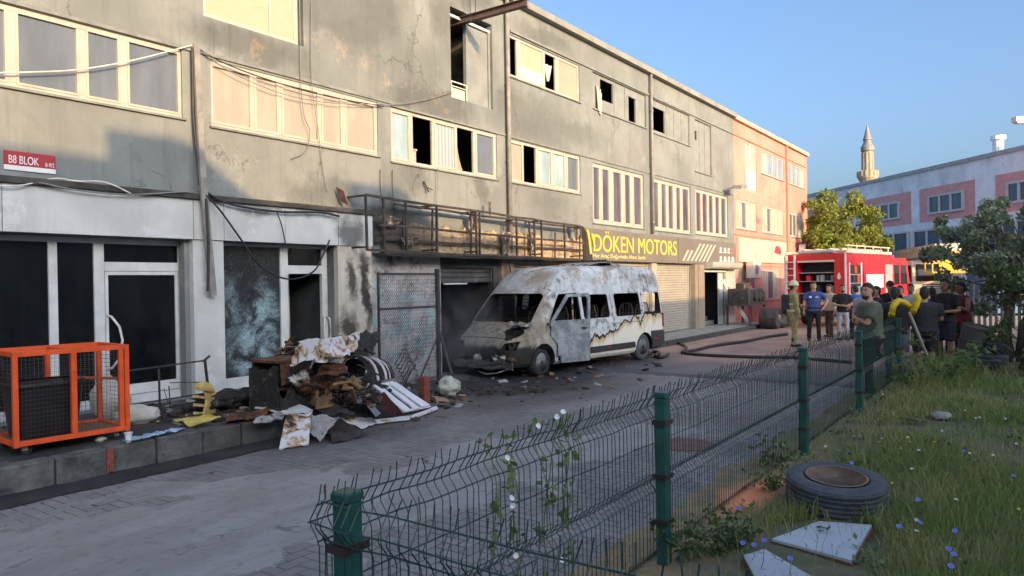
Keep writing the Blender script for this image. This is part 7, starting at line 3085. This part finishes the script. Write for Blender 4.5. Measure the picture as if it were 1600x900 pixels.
def person(lab, feet, head_py, facing, top, bottom, skin='a', arms=('down', 'down'), sleeve='short', legs='long', build=1.0, hat=None, hairy=True, beard=False, lean=0.0, turn=0.0, stance=.11, shoes=None, extra=None, group=None, foot_z=0.0, vox=.021):
    """feet: ground point; height follows from the top of the head in the photo"""
    f = at_z(feet[0], feet[1], foot_z)
    d = (f - CAM).dot(fw)
    hor = 450 - FPX * (Vector((f.x, f.y, CAM.z)) - CAM).dot(up) / d
    H = CAM.z - (head_py - hor) / FPX * d - foot_z
    H = max(1.60, min(1.95, H))
    k = H / 1.75
    T = thing('person', lab, 'person', (f.x, f.y, foot_z), R(facing), group=group)
    T.scale = (k, k, k)
    B = build
    sk = SKIN[skin]
    LZ = lambda z: lean * max(0, z - .95) / .8      # forward lean
    body = MB()
    tor = [(.86, .150, .105), (.96, .160, .115), (1.06, .148, .105), (1.18, .155, .108), (1.30, .170, .112), (1.39, .178, .105), (1.445, .150, .085), (1.475, .085, .065)]
    def torso(mb, g=0.0, z_lo=.80, z_hi=2, hem=0):
        rings = []
        for z, w, dp in tor:
            if not (z_lo <= z <= z_hi): continue
            rings.append(ell(LZ(z), 0, z, (dp * B + g), (w * B + g)))
        mb.loft(rings)
    torso(body)
    body.tube([(LZ(1.42), 0, 1.42), (LZ(1.5) + .01, 0, 1.50), (LZ(1.56) + .02, 0, 1.57)], [.068 * B ** .5, .058, .060], 12)
    # head
    tr = R(turn)
    hc = Vector((LZ(1.6) + .025, 0, 1.635))
    def hp(x, y, z): return hc + Vector((x * math.cos(tr) - y * math.sin(tr), x * math.sin(tr) + y * math.cos(tr), z))
    hr = []
    for z, fx0, fx1, w in ((-.115, -.02, .072, .035), (-.095, -.045, .088, .055), (-.06, -.07, .094, .068), (-.02, -.088, .094, .075), (.02, -.098, .094, .078), (.06, -.095, .088, .075), (.09, -.075, .068, .060), (.112, -.03, .03, .025)):
        cx, a = (fx0 + fx1) / 2, (fx1 - fx0) / 2
        hr.append([hp(cx + a * math.cos(2 * math.pi * i / 16), w * math.sin(2 * math.pi * i / 16), z) for i in range(16)])
    body.loft(hr)
    body.tube([hp(.088, 0, .015), hp(.112, 0, -.022), hp(.090, 0, -.035)], [.012, .018, .012], 8)
    for sy in (-1, 1):
        body.tube([hp(-.005, sy * .074, .015), hp(-.012, sy * .088, .005), hp(-.002, sy * .078, -.03)], [.012, .016, .010], 6)
    # limbs
    hips, knees, ankles, elbows, wrists, shoulders = [], [], [], [], [], []
    for si, sy in enumerate((-1, 1)):
        hip = Vector((0, sy * .088 * B, .90))
        ank = Vector((.0 + (.05 if sy > 0 else -.03), sy * stance, .075))
        kn = (hip + ank) / 2 + Vector((.025, sy * .005, .03))
        hips.append(hip); knees.append(kn); ankles.append(ank)
        body.tube([hip, hip.lerp(kn, .45), kn, kn.lerp(ank, .35) + Vector((-.012, 0, 0)), ank], [.083 * B, .072 * B, .053, .053, .036], 12)
        body.tube([ank + Vector((-.045, 0, -.035)), ank + Vector((.06, sy * .01, -.045)), ank + Vector((.15, sy * .02, -.055))], [.036, .036, .022], 8)
        sh = Vector((LZ(1.41), sy * (.165 * B + .02), 1.40))
        e_, w_ = ARMS[arms[si]]
        el = Vector((e_[0] + LZ(1.1), sy * (e_[1] + .10 * (B - 1)), e_[2]))
        wr = Vector((w_[0] + LZ(1.1), sy * (w_[1] + .05 * (B - 1)), w_[2] + (.035 * sy if arms[0] == 'crossed' else 0)))
        shoulders.append(sh); elbows.append(el); wrists.append(wr)
        body.tube([sh + Vector((0, -sy * .05, -.01)), sh, sh.lerp(el, .5), el, el.lerp(wr, .3), wr], [.05, .056 * B ** .5, .049 * B ** .5, .040, .041, .027], 10)
        dr_ = (wr - el).normalized()
        body.tube([wr - dr_ * .01, wr + dr_ * .045, wr + dr_ * .085], [.026, .034, .030], 8)
    bo_ = remeshed(body, 'body', sk, .0135, T, 3)
    # fingers, brows and mouth joined to the same body mesh
    ex = MB()
    for si, sy in enumerate((-1, 1)):
        wr, el = wrists[si], elbows[si]
        dr_ = (wr - el).normalized()
        side = dr_.cross(Vector((0, sy, 0)) if abs(dr_.y) < .8 else Vector((1, 0, 0))).normalized()
        inn = dr_.cross(side).normalized()
        if inn.dot(Vector((0, -sy, 0))) < 0: inn = -inn
        for q, (off, ln) in enumerate(((-.025, .062), (-.009, .074), (.008, .070), (.024, .055))):
            p0_ = wr + dr_ * .08 + side * off
            ex.tube([p0_, p0_ + dr_ * ln * .45 + inn * .008, p0_ + dr_ * ln * .75 + inn * .026, p0_ + dr_ * ln * .85 + inn * .042], [.0092, .0088, .008, .0065], 6)
        th = wr + dr_ * .03 - side * .028
        ex.tube([th, th + dr_ * .03 - side * .016 + inn * .01, th + dr_ * .058 - side * .012 + inn * .022], [.012, .0105, .008], 6)
    bmx = bmesh.new()
    bmx.from_mesh(bo_.data)
    tmp = ex.mesh('tmp', sk, True)
    bmx.from_mesh(tmp)
    bmx.to_mesh(bo_.data)
    bmx.free()
    bpy.data.meshes.remove(tmp)
    fb = MB()
    for sy in (-1, 1):
        fb.sphere(hp(.089, sy * .032, .018), .0105, 8, 6)
    fb.build('eyes', M_eye, T, smooth=True)
    fb = MB()
    for sy in (-1, 1):
        fb.tube([hp(.093, sy * .015, .036), hp(.091, sy * .035, .040), hp(.082, sy * .05, .034)], [.004, .006, .004], 5)
    fb.tube([hp(.086, -.026, -.060), hp(.095, 0, -.056), hp(.086, .026, -.060)], [.003, .0055, .003], 5)
    fb.build('brows_and_mouth', M('lip_brown', (.12, .05, .04), .6) if 'lip_brown' not in bpy.data.materials else bpy.data.materials['lip_brown'], T, smooth=True)
    # hair / beard
    if hairy:
        hb = MB()
        hr = []
        for z, fx0, fx1, w in ((-.095, -.086, -.045, .040), (-.055, -.104, -.025, .070), (-.02, -.106, .0, .083), (.02, -.112, .022, .088), (.055, -.112, .066, .087), (.085, -.104, .088, .078), (.114, -.078, .074, .060), (.132, -.045, .045, .038), (.140, -.01, .012, .01)):
            cx, a = (fx0 + fx1) / 2, (fx1 - fx0) / 2
            hr.append([hp(cx + a * math.cos(2 * math.pi * i / 16), w * math.sin(2 * math.pi * i / 16), z + .004 * math.sin(i * 2.3)) for i in range(16)])
        hb.loft(hr)
        hb.build('hair', HAIR, T, smooth=True)
    if beard:
        hb = MB()
        hr = []
        for z, fx0, fx1, w in ((-.128, .02, .080, .035), (-.10, -.01, .098, .060), (-.074, .01, .0975, .070)):
            cx, a = (fx0 + fx1) / 2, (fx1 - fx0) / 2
            hr.append([hp(cx + a * math.cos(2 * math.pi * i / 14), w * math.sin(2 * math.pi * i / 14), z) for i in range(14)])
        hb.loft(hr)
        hb.build('beard', HAIR, T, smooth=True)
    # clothes
    st = MB()
    rings = []
    for z, w, dp in ((.88, .168, .128),) + tuple(t_ for t_ in tor if t_[0] > .9):
        g = .022 if z < 1.3 else .016
        rings.append(ell(LZ(z), 0, z, dp * B + g, w * B + g))
    st.loft(rings)
    for si, sy in enumerate((-1, 1)):
        sh, el, wr = shoulders[si], elbows[si], wrists[si]
        if sleeve == 'none': continue
        if sleeve == 'short': st.tube([sh + Vector((0, -sy * .07, 0)), sh, sh.lerp(el, .72)], [.062, .073 * B ** .5, .074 * B ** .5], 12)
        else: st.tube([sh + Vector((0, -sy * .07, 0)), sh, sh.lerp(el, .5), el, el.lerp(wr, .5), wr], [.062, .076, .07, .062, .058, .05], 12)
    remeshed(st, 'jacket' if extra == 'fire' else 'shirt', top, vox, T, 3)
    tr_ = MB()
    tr_.loft([ell(0, 0, .80, .115 * B, .165 * B), ell(0, 0, .90, .13 * B, .175 * B), ell(0, 0, 1.00, .128 * B, .168 * B)])
    for si, sy in enumerate((-1, 1)):
        hip, kn, an = hips[si], knees[si], ankles[si]
        if legs == 'long':
            tr_.tube([hip + Vector((0, 0, .03)), hip.lerp(kn, .5), kn, kn.lerp(an, .5), an + Vector((0, 0, -.03))], [.098 * B, .086 * B, .072, .066, .062], 12)
        else:
            tr_.tube([hip + Vector((0, 0, .03)), hip.lerp(kn, .5), kn.lerp(an, .05)], [.104 * B, .098 * B, .094], 12)
    remeshed(tr_, 'trousers' if legs == 'long' else 'shorts', bottom, vox, T, 3)
    for si, sy in enumerate((-1, 1)):
        an = ankles[si]
        sb = MB()
        sb.loft([[an + Vector((x_, y_ + sy * .012 * (x_ > .05), z_)) for x_, y_, z_ in ((-.075, -.034 * s1, -.075 + dz), (.05, -.046 * s1, -.075 + dz), (.155, -.042 * s1, -.075 + dz), (.20, 0, -.075 + dz * .6), (.155, .042 * s1, -.075 + dz), (.05, .046 * s1, -.075 + dz), (-.075, .034 * s1, -.075 + dz))] for dz, s1 in ((0, 1), (.025, 1.02), (.06, .85))])
        sb.tube([an + Vector((-.01, 0, -.04)), an + Vector((0, 0, .05 if extra != 'fire' else .16))], [.05, .047 if extra != 'fire' else .06], 10)
        remeshed(sb, 'boot' if extra == 'fire' else 'shoe', shoes or M_rub, .013, T, 2)
    if hat == 'helmet':
        hb = MB()
        rings = []
        for z, a, w in ((-.02, .135, .118), (.0, .15, .128), (.01, .135, .115), (.06, .125, .108), (.11, .09, .080), (.14, .04, .035)):
            rings.append([hp(-.005 + a * math.cos(2 * math.pi * i / 18), w * math.sin(2 * math.pi * i / 18), z + .04) for i in range(18)])
        hb.loft(rings)
        h_ = hb.build('helmet', M('cream_helmet', (.62, .56, .36), .4, .1, 8), T, smooth=True)
        hb = MB()
        hb.tube([hp(-.13, 0, .10), hp(-.06, 0, .175), hp(.05, 0, .175), hp(.12, 0, .12)], .014, 6)
        hb.build('crest', M_dk, h_)
    if hat == 'cap':
        hb = MB()
        rings = []
        for z, a, w in ((.035, .108, .092), (.07, .108, .090), (.11, .085, .072), (.135, .04, .035)):
            rings.append([hp(-.005 + a * math.cos(2 * math.pi * i / 16), w * math.sin(2 * math.pi * i / 16), z) for i in range(16)])
        hb.loft(rings)
        h_ = hb.build('cap', M_rub, T, smooth=True)
        hb = MB()
        hb.slab(lambda u, w: hp(.07 + .11 * w, -.07 + .14 * u, .045 - .02 * w - .02 * (2 * u - 1) ** 2), 6, 4, .006)
        hb.build('peak', M_rub, h_)
    if extra == 'fire':
        for z, g in ((.98, .036), (1.16, .034)):
            hb = MB()
            w_ = np.interp(z, [t_[0] for t_ in tor], [t_[1] for t_ in tor])
            dp = np.interp(z, [t_[0] for t_ in tor], [t_[2] for t_ in tor])
            hb.loft([ell(LZ(z), 0, z - .025, dp * B + g, w_ * B + g, 20), ell(LZ(z), 0, z + .025, dp * B + g, w_ * B + g, 20)], cap=False)
            hb.build('reflective_band', M('reflective_band', (.62, .62, .45), .4) if 'reflective_band' not in bpy.data.materials else bpy.data.materials['reflective_band'], T)
        hb = MB()
        hb.cbox(-.25, -.10, -.11, .11, 1.02, 1.42, .04)
        hb.lathe([(.03, 1.0), (.07, 1.03), (.07, 1.38), (.03, 1.42)], (-.24, 0, 0), 12)
        hb.build('air_pack', M_dk, T)
        hb = MB()
        hb.tube([(.16, .1, 1.36), (.20, .05, 1.2), (.19, .12, 1.05)], .02, 6)
        hb.cbox(.13, .19, -.04, .06, 1.28, 1.40, .015)
        hb.build('breathing_hose', M_dk, T)
    if extra == 'police':
        hb = MB()
        hb.loft([ell(0, 0, .955, .142 * B, .186 * B, 20), ell(0, 0, 1.0, .142 * B, .186 * B, 20)], cap=False)
        hb.build('belt', M_rub, T)
        hb = MB()
        hb.cbox(.135, .16, -.13, -.06, 1.28, 1.34, .008)
        hb.cbox(.135, .16, .05, .13, 1.29, 1.32, .005)
        hb.build('badge', M_whitepaint, T)
    if extra == 'badges':
        hb = MB()
        for sy in (-1, 1): hb.obox(shoulders[0 if sy < 0 else 1].lerp(elbows[0 if sy < 0 else 1], .4) + Vector((0, sy * .075, 0)), (.03, 0, 0), (0, .004, 0), (0, 0, .035))
        hb.build('sleeve_badge', M_whitepaint, T)
    if extra == 'vest_stripe':
        hb = MB()
        for sy in (-1, 1):
            hb.tube([(LZ(1.44) - .06, sy * .09, 1.465), (LZ(1.3) - .125 * B, sy * .12, 1.30), (LZ(1.1) - .128 * B, sy * .15, 1.05)], .022, 6)
        hb.build('stripe', M('navy_stripe', (.03, .03, .06), .7), T)
    return T


def cloth(name, col, var=.18, col2=None, c2=(.55, .6), s2=14): return M(name, col, .9, var, 14, col2, c2, s2, .25, 60)


C_fire = cloth('bunker_gear', (.31, .28, .13), .25, (.16, .14, .07), (.55, .7), 8)
C_police = cloth('police_blue_shirt', (.05, .08, .24))
C_black = cloth('black_cloth', (.012, .012, .014))
C_navy = cloth('navy_cloth', (.018, .020, .032))
C_paleT = cloth('pale_trousers', (.38, .39, .43))
C_cream = cloth('cream_shirt', (.50, .43, .32))
C_blue = cloth('bright_blue_shirt', (.03, .10, .36))
C_olive = cloth('olive_shirt', (.105, .115, .085))
C_jean = cloth('grey_jeans', (.09, .105, .13))
C_white = cloth('white_shirt', (.60, .61, .66))
C_pattern = cloth('patterned_shorts', (.02, .02, .022), .2, (.20, .15, .13), (.56, .60), 16)
C_maroon = cloth('maroon_top', (.13, .018, .03), .2)
C_brown = cloth('brown_trousers', (.06, .045, .04))
C_char = cloth('charcoal_shirt', (.03, .03, .035))

person('firefighter in olive bunker gear and cream helmet standing sideways on the street', (1240, 541), 441, -60, C_fire, C_fire, 'b', ('down', 'hold'), 'long', build=1.16, hat='helmet', extra='fire', stance=.12)
person('police officer in blue short-sleeved shirt and black trousers facing the viewer', (1272, 532), 441, 195, C_police, C_black, 'a', ('down', 'akimbo'), 'short', build=1.12, extra='police', stance=.14)
person('man in cream shirt half hidden behind the man with pale trousers', (1297, 526), 445, 150, C_cream, C_brown, 'b', ('hold', 'down'), 'long')
person('man in black shirt and pale grey trousers with folded hands', (1317, 531), 445, 205, C_black, C_paleT, 'a', ('hold', 'hold'), 'short', build=1.05, beard=True)
person('man in bright blue T-shirt with white sleeve badges seen from behind', (1338, 530), 447, 40, C_blue, C_black, 'a', ('down', 'hold'), 'short', build=1.02, extra='badges')
person('dark-haired man in charcoal shirt just behind the olive-shirted man', (1372, 556), 448, 120, C_char, C_navy, 'b', ('down', 'down'), 'short')
person('broad man in olive T-shirt with arms folded behind the fence, bearded face turned left', (1360, 614), 444, 112, C_olive, C_black, 'a', ('crossed', 'crossed'), 'short', build=1.6, beard=True, turn=40, stance=.13)
person('man in black cap and black shirt behind the group', (1392, 552), 440, 190, C_black, C_navy, 'b', ('hold', 'hold'), 'short', hat='cap', build=1.05)
person('man in white T-shirt standing far back between the dark shirts', (1424, 550), 444, 175, C_white, C_jean, 'b', ('down', 'down'), 'short')
person('man in black shirt and grey jeans seen from behind, reaching to the right', (1400, 592), 450, 15, C_black, C_jean, 'b', ('reach', 'down'), 'short', build=1.38)
person('man in bright blue shirt mostly hidden behind the two dark-shirted men', (1458, 556), 450, 20, C_blue, C_black, 'b', ('down', 'down'), 'short')
person('man in charcoal T-shirt and patterned shorts seen from behind', (1446, 588), 450, 20, C_char, C_pattern, 'b', ('hold', 'hold'), 'short', 'short', build=1.35)
person('tall man in black T-shirt and dark shorts with bare brown legs facing left', (1478, 570), 437, 160, C_black, C_navy, 'c', ('down', 'hold'), 'short', 'short', build=1.08)
person('man in sleeveless maroon top with striped back, arms raised to his chest', (1506, 566), 442, 130, C_maroon, C_pattern, 'c', ('phone', 'phone'), 'none', 'short', build=1.12, extra='vest_stripe', lean=.05)

person('man in pale grey shirt behind the olive-shirted man, only his head and shoulder showing', (1350, 545), 449, 175, cloth('pale_grey_shirt', (.36, .37, .38)), C_black, 'a', ('down', 'down'), 'short')
person('man in white shirt between the black cap and the far white T-shirt', (1408, 546), 447, 165, C_white, C_navy, 'a', ('hold', 'down'), 'short', build=1.05)
person('man in dark red shirt between the tall man and the maroon top, far back', (1489, 552), 449, 185, cloth('dark_red_shirt', (.22, .03, .035)), C_black, 'b', ('down', 'down'), 'short', build=1.05)

# pole with a yellow bundle resting on the fence
P0, P1 = at_z(1463, 592, .06), at_y(1418, 478, 2.05)
a = at_z(1463, 592, .06)
ud = ray(1421, 488)
b_ = CAM + ud * (((a - CAM).dot(fw) - .35) / ud.dot(fw))
PO = thing('wooden_pole', 'pale wooden pole slanting up from the grass beside the patterned shorts', 'pole', a)
mb3 = MB(a)
mb3.tube([a, b_], [.028, .024], 8)
mb3.build('shaft', M('pale_wood', (.36, .33, .25), .8, .2, 9), PO, smooth=True)
mb3 = MB(a)
mb3.tube([a + (b_ - a) * .0, a + (b_ - a) * .05], [.034, .032], 8)
mb3.build('ferrule', M_grim, PO)
YB = thing('yellow_boots', 'pair of bright yellow waders draped over the end of the pole', 'boots', (b_.x, b_.y, b_.z))
M_yr = M('yellow_rubber', (.66, .46, .012), .5, .12, 6)
for nm, pts, r_ in (('left_leg', ((1393, 492), (1396, 478), (1404, 470), (1414, 473), (1422, 479)), (.05, .057, .06, .058, .05)), ('right_leg', ((1427, 486), (1431, 477), (1434, 467), (1430, 459)), (.05, .06, .066, .054))):
    mb3 = MB(b_)
    P_ = [CAM + ray(*p) * ((b_ - CAM).dot(fw)) for p in pts]
    mb3.tube(P_, list(r_), 12)
    mb3.tube([P_[0] + Vector((-.02, .0, -.01)), P_[0] + Vector((0.02, 0, .02))], [r_[0] * 1.18] * 2, 12)
    mb3.build('boot_leg', M_yr, YB, smooth=True)

# ================================================================== GRASS AND FLOWERS
rng = np.random.default_rng(77)


def grass_mat():
    t = NT('grass_blades')
    v = t.pos()
    n1 = t.noise(v, .9, 4)
    isl = t.island()
    c = t.mix(isl, (.16, .24, .06), (.33, .40, .14))
    c = t.mix(t.ramp(n1, .42, .65), c, t.mix(isl, (.30, .32, .11), (.44, .42, .2)))
    c = t.mix(t.ramp(isl, .90, .92), c, (.24, .20, .10))
    t.fin(c, .7, spec=.2)
    tr = t.n('ShaderNodeBsdfTranslucent')
    t.l(c, tr.inputs['Color'])
    mx = t.n('ShaderNodeMixShader')
    mx.inputs[0].default_value = .40
    t.l(t.b.outputs[0], mx.inputs[1])
    t.l(tr.outputs[0], mx.inputs[2])
    t.l(mx.outputs[0], t.out.inputs['Surface'])
    return t.m


M_grass = grass_mat()
camx, camy = CAM.x, CAM.y
n_try = 560000
gx = rng.uniform(2.0, 19, n_try)
gy = rng.uniform(-5.5, 2.36, n_try)
dep = gx * fw.x + gy * fw.y
lat = (gx * rt.x + gy * rt.y)
ok = (lat / dep < .98) & (dep > 2.2)
keep = rng.random(n_try) < np.clip((5.0 / dep) ** 1.6, .12, 1) * .80
ok &= keep
# bare places: under the fence, at the tyre, the boards, the trampled track
nz = np.array([mnoise.fractal((x * .7, y * .7, 2.0), 1, 2, 4) for x, y in zip(gx[ok], gy[ok])])
gx, gy, dep = gx[ok], gy[ok], dep[ok]
dens = np.clip(.78 + nz * 1.5, .10, 1)
edge = np.clip((2.0 - gy) / .35, .10, 1)
dens *= edge
bx1, by1 = at_z(1285, 845, .1).x, at_z(1285, 845, .1).y
dens[np.hypot((gx - bx1) / .80, (gy - by1) / .42) < 1] *= .04
bx2, by2 = at_z(1215, 895, .1).x, at_z(1215, 895, .1).y
dens[np.hypot((gx - bx2) / .40, (gy - by2) / .28) < 1] *= .25
dens[np.hypot(gx - tc.x, gy - tc.y) < .43] = 0
tr1 = at_z(1330, 700, 0)
dens[np.hypot((gx - tr1.x) / .9, (gy - tr1.y) / .35) < 1] *= .30
tr2 = at_z(1580, 585, 0)
dens[np.hypot((gx - tr2.x) / 2.2, (gy - tr2.y) / .8) < 1] *= .12
k = rng.random(len(gx)) < dens
gx, gy, dep, nz = gx[k], gy[k], dep[k], nz[k]
N = len(gx)
gz = np.array([lawn_z(x, y) for x, y in zip(gx, gy)])
h = rng.gamma(6, .0125, N) * (1 + .5 * np.clip(nz, -.5, 1)) * np.clip(.55 + .5 * np.clip((2.3 - gy) / .8, 0, 1), .5, 1.05) * 1.15
for (wx, wy, wr) in ((1462, 600, .8), (1425, 610, .6), (1500, 595, .8), (1395, 640, .4), (1540, 590, .5)):
    q_ = at_z(wx, wy, 0)
    h *= 1 + 1.3 * np.exp(-((gx - q_.x) ** 2 + (gy - q_.y) ** 2) / wr ** 2)
h = np.clip(h, .03, .62)
wd = rng.uniform(.0022, .0050, N) * np.clip(dep / 5, 1, 3.2)
a = rng.uniform(0, 2 * np.pi, N)
ln = rng.uniform(.15, .85, N) * h
b2 = rng.uniform(0, 2 * np.pi, N)
V = np.empty((N, 5, 3), 'f')
cx_, sx_ = np.cos(a) * wd, np.sin(a) * wd
lx, ly = np.cos(b2) * ln, np.sin(b2) * ln
V[:, 0] = np.stack([gx - cx_, gy - sx_, gz - .01], 1)
V[:, 1] = np.stack([gx + cx_, gy + sx_, gz - .01], 1)
V[:, 2] = np.stack([gx + cx_ * .75 + lx * .35, gy + sx_ * .75 + ly * .35, gz + h * .62], 1)
V[:, 3] = np.stack([gx - cx_ * .75 + lx * .35, gy - sx_ * .75 + ly * .35, gz + h * .62], 1)
V[:, 4] = np.stack([gx + lx, gy + ly, gz + h], 1)
me = bpy.data.meshes.new('grass')
me.vertices.add(5 * N)
me.vertices.foreach_set('co', V.ravel())
base = (np.arange(N) * 5)[:, None]
loops = np.concatenate([base + np.array([[0, 1, 2, 3]]), base + np.array([[3, 2, 4]])], 1).astype('i')
me.loops.add(7 * N)
me.loops.foreach_set('vertex_index', loops.ravel())
me.polygons.add(2 * N)
ls = np.stack([np.arange(N) * 7, np.arange(N) * 7 + 4], 1).astype('i')
me.polygons.foreach_set('loop_start', ls.ravel())
me.materials.append(M_grass)
me.update()
me.validate()
go = link_mesh('grass', me)
tag(go, 'uneven wild grass covering the lawn beside the fence', 'grass', kind='stuff')

# low rosettes, dead stalks and litter through the grass
cs = []
for i in range(420):
    x, y = rng.uniform(2.4, 15), rng.uniform(-4, 2.25)
    cs.append((x, y, lawn_z(x, y) + .02, rng.uniform(.04, .13)))
link = quads_mesh('ground_weeds', leaf_cloud(cs, 9000, .055, rng, 1.2, -.1), leaf_mat('rosette_leaves', (.10, .15, .05), (.24, .30, .12), .25))
tag(link_mesh('ground_weeds', link), 'low broad-leaved weeds scattered through the lawn', 'weeds', kind='stuff')
sb_ = MB()
rd = random.Random(3)
for i in range(420):
    x, y = rd.uniform(2.3, 13), rd.uniform(-4, 2.3)
    if (Vector((x, y)) - Vector((tc.x, tc.y))).length < .55: continue
    z = lawn_z(x, y)
    hh = rd.uniform(.12, .42)
    a = rd.uniform(0, 6.28)
    l_ = rd.uniform(.05, .5) * hh
    e = Vector((x + l_ * math.cos(a), y + l_ * math.sin(a), z + hh))
    sb_.tube([(x, y, z - .01), (x + .3 * l_ * math.cos(a), y + .3 * l_ * math.sin(a), z + hh * .6), e], [.0022, .0018, .0012], 3, False)
    if rd.random() < .5: sb_.tube([e, e + Vector((.004, 0, .012)), e + Vector((.01, 0, .022))], [.001, .0035, .001], 4, False)
tag(sb_.build('dry_stalks', M('dry_straw', (.36, .31, .19), .9, .3, 9)), 'dry straw-coloured stalks standing in the grass', 'stalks', kind='stuff')

# broad-leaved weeds
M_weed = leaf_mat('weed_leaves', (.06, .10, .035), (.13, .19, .07), .25)
M_tall = leaf_mat('tall_weed_leaves', (.09, .15, .045), (.20, .27, .10), .3)


def weed(name, lab, px, py, h, n, sz, mat, seed, spread=.25):
    rg = np.random.default_rng(seed)
    rr = random.Random(seed)
    p = at_z(px, py, .05)
    T = thing(name, lab, 'plant', (p.x, p.y, max(0, lawn_z(p.x, p.y))))
    sb = MB()
    cs = []
    for k in range(7):
        q = (rr.uniform(-spread, spread), rr.uniform(-spread, spread))
        hh = h * rr.uniform(.5, 1)
        pts = [Vector((q[0] * (.3 + .7 * t), q[1] * (.3 + .7 * t), hh * t)) for t in (0, .3, .6, 1)]
        sb.tube(pts, [.005, .004, .003, .002], 5)
        for pt in pts[1:]: cs.append((pt.x, pt.y, pt.z, .05 + .10 * h))
    sb.build('stem', mat, T)
    v = leaf_cloud(cs, n, sz, rg, .6, .1)
    link_mesh('leaves', quads_mesh('leaves', v, mat), T)
    return T


weed('weed', 'leafy dark weed at the foot of the second fence post', 1095, 862, .28, 260, .06, M_weed, 1, .3)
weed('weed', 'leafy weed clump between the fence and the lower white board', 1140, 848, .22, 220, .05, M_weed, 2, .25)
weed('weed', 'pale weed clump beside the fence behind the tyre', 1215, 758, .20, 160, .05, M_tall, 3, .2)
weed('tall_weed', 'tall green weeds around the foot of the slanting pole', 1462, 600, .80, 260, .10, M_tall, 4, .55)
weed('tall_weed', 'tall weed tuft in front of the fence end', 1425, 606, .65, 180, .09, M_tall, 5, .4)
weed('tall_weed', 'tall weeds before the man in the maroon top', 1500, 592, .7, 200, .10, M_tall, 6, .5)
weed('tall_weed', 'weed tuft by the fence post behind the second white flower vine', 1205, 720, .35, 160, .06, M_tall, 7, .18)

M_chic = M('chicory_blue', (.16, .19, .62), .6, .15, 20)
M_yar = M('pale_flower', (.62, .62, .55), .7, .1, 20)
M_yelf = M('yellow_flower', (.62, .50, .05), .7, .1, 20)
M_stem = M('green_stem', (.07, .11, .04), .8, .2, 20)


def flower(name, px, py, lift, r, mat, lab, grp, seed):
    rr = random.Random(seed)
    z = lift
    p = at_z(px, py, z)
    gz_ = max(-.02, lawn_z(p.x, p.y))
    T = thing(name, lab, 'flower', (p.x, p.y, gz_), group=grp)
    hgt = z - gz_
    b = MB()
    b.tube([(rr.uniform(-.05, .05), rr.uniform(-.05, .05), 0), (rr.uniform(-.02, .02), 0, hgt * .5), (0, 0, hgt)], .0022, 4)
    b.build('stem', M_stem, T)
    b = MB()
    nrm = Vector((-.45 + rr.uniform(-.3, .3), -.1 + rr.uniform(-.3, .3), .8))
    flower_disc(b, (0, 0, hgt), r, nrm, 14, .25)
    b.build('petals', mat, T)


blue = [(1161, 848), (1178, 851), (1194, 844), (1153, 793), (1235, 872), (1303, 758), (1331, 723), (1405, 822), (1435, 780), (1438, 816), (1492, 829), (1482, 857), (1486, 884), (1584, 743), (1506, 704), (1434, 781), (1490, 865)]
for i, (px, py) in enumerate(blue):
    flower('chicory_flower', px, py, random.uniform(.20, .32), .019, M_chic, 'small violet-blue chicory flower open in the lawn grass', 'violet-blue chicory flowers in the lawn', i)
rndf = random.Random(44)
whites = [(1425, 732), (1494, 780), (1436, 703), (1515, 708), (1588, 693), (1432, 829), (1334, 681), (1378, 685), (1418, 683), (1379, 616), (1525, 653), (1531, 652), (1508, 641), (1571, 654), (1552, 711), (1472, 673), (1432, 812), (1290, 697)]
for i, (px, py) in enumerate(whites):
    flower('white_flower', px, py, rndf.uniform(.16, .28), .015, M_yar, 'tiny white flower head standing in the lawn grass', 'white flowers in the lawn', 100 + i)
for i, (px, py) in enumerate(((1394, 754), (1408, 700), (1422, 690), (1460, 690), (1592, 795), (1374, 690))):
    flower('yellow_flower', px, py, rndf.uniform(.16, .25), .012, M_yelf, 'tiny yellow flower standing in the lawn grass', 'yellow flowers in the lawn', 200 + i)
# pale stones in the grass and at the fence foot
rs = random.Random(9)
M_stn = M('pale_stone', (.33, .32, .29), .9, .25, 6, bump=.4)
for i, (px, py, r_, lab) in enumerate(((1470, 658, .16, 'flat pale stone in the middle of the lawn'), (1560, 640, .07, 'small pale stone by the right edge of the lawn'), (1213, 690, .06, 'small pale stone at the foot of the third fence post'), (1385, 770, .05, 'grey stone against the truck tyre'), (1275, 745, .05, 'stone under the far side of the truck tyre'))):
    p = at_z(px, py, .06)
    blob_thing('stone', lab, 'stone', (p.x, p.y, max(0, lawn_z(p.x, p.y)) + .0), (r_, r_ * .7, r_ * .35), M_stn, 80 + i, .4, 2, (14, 10))
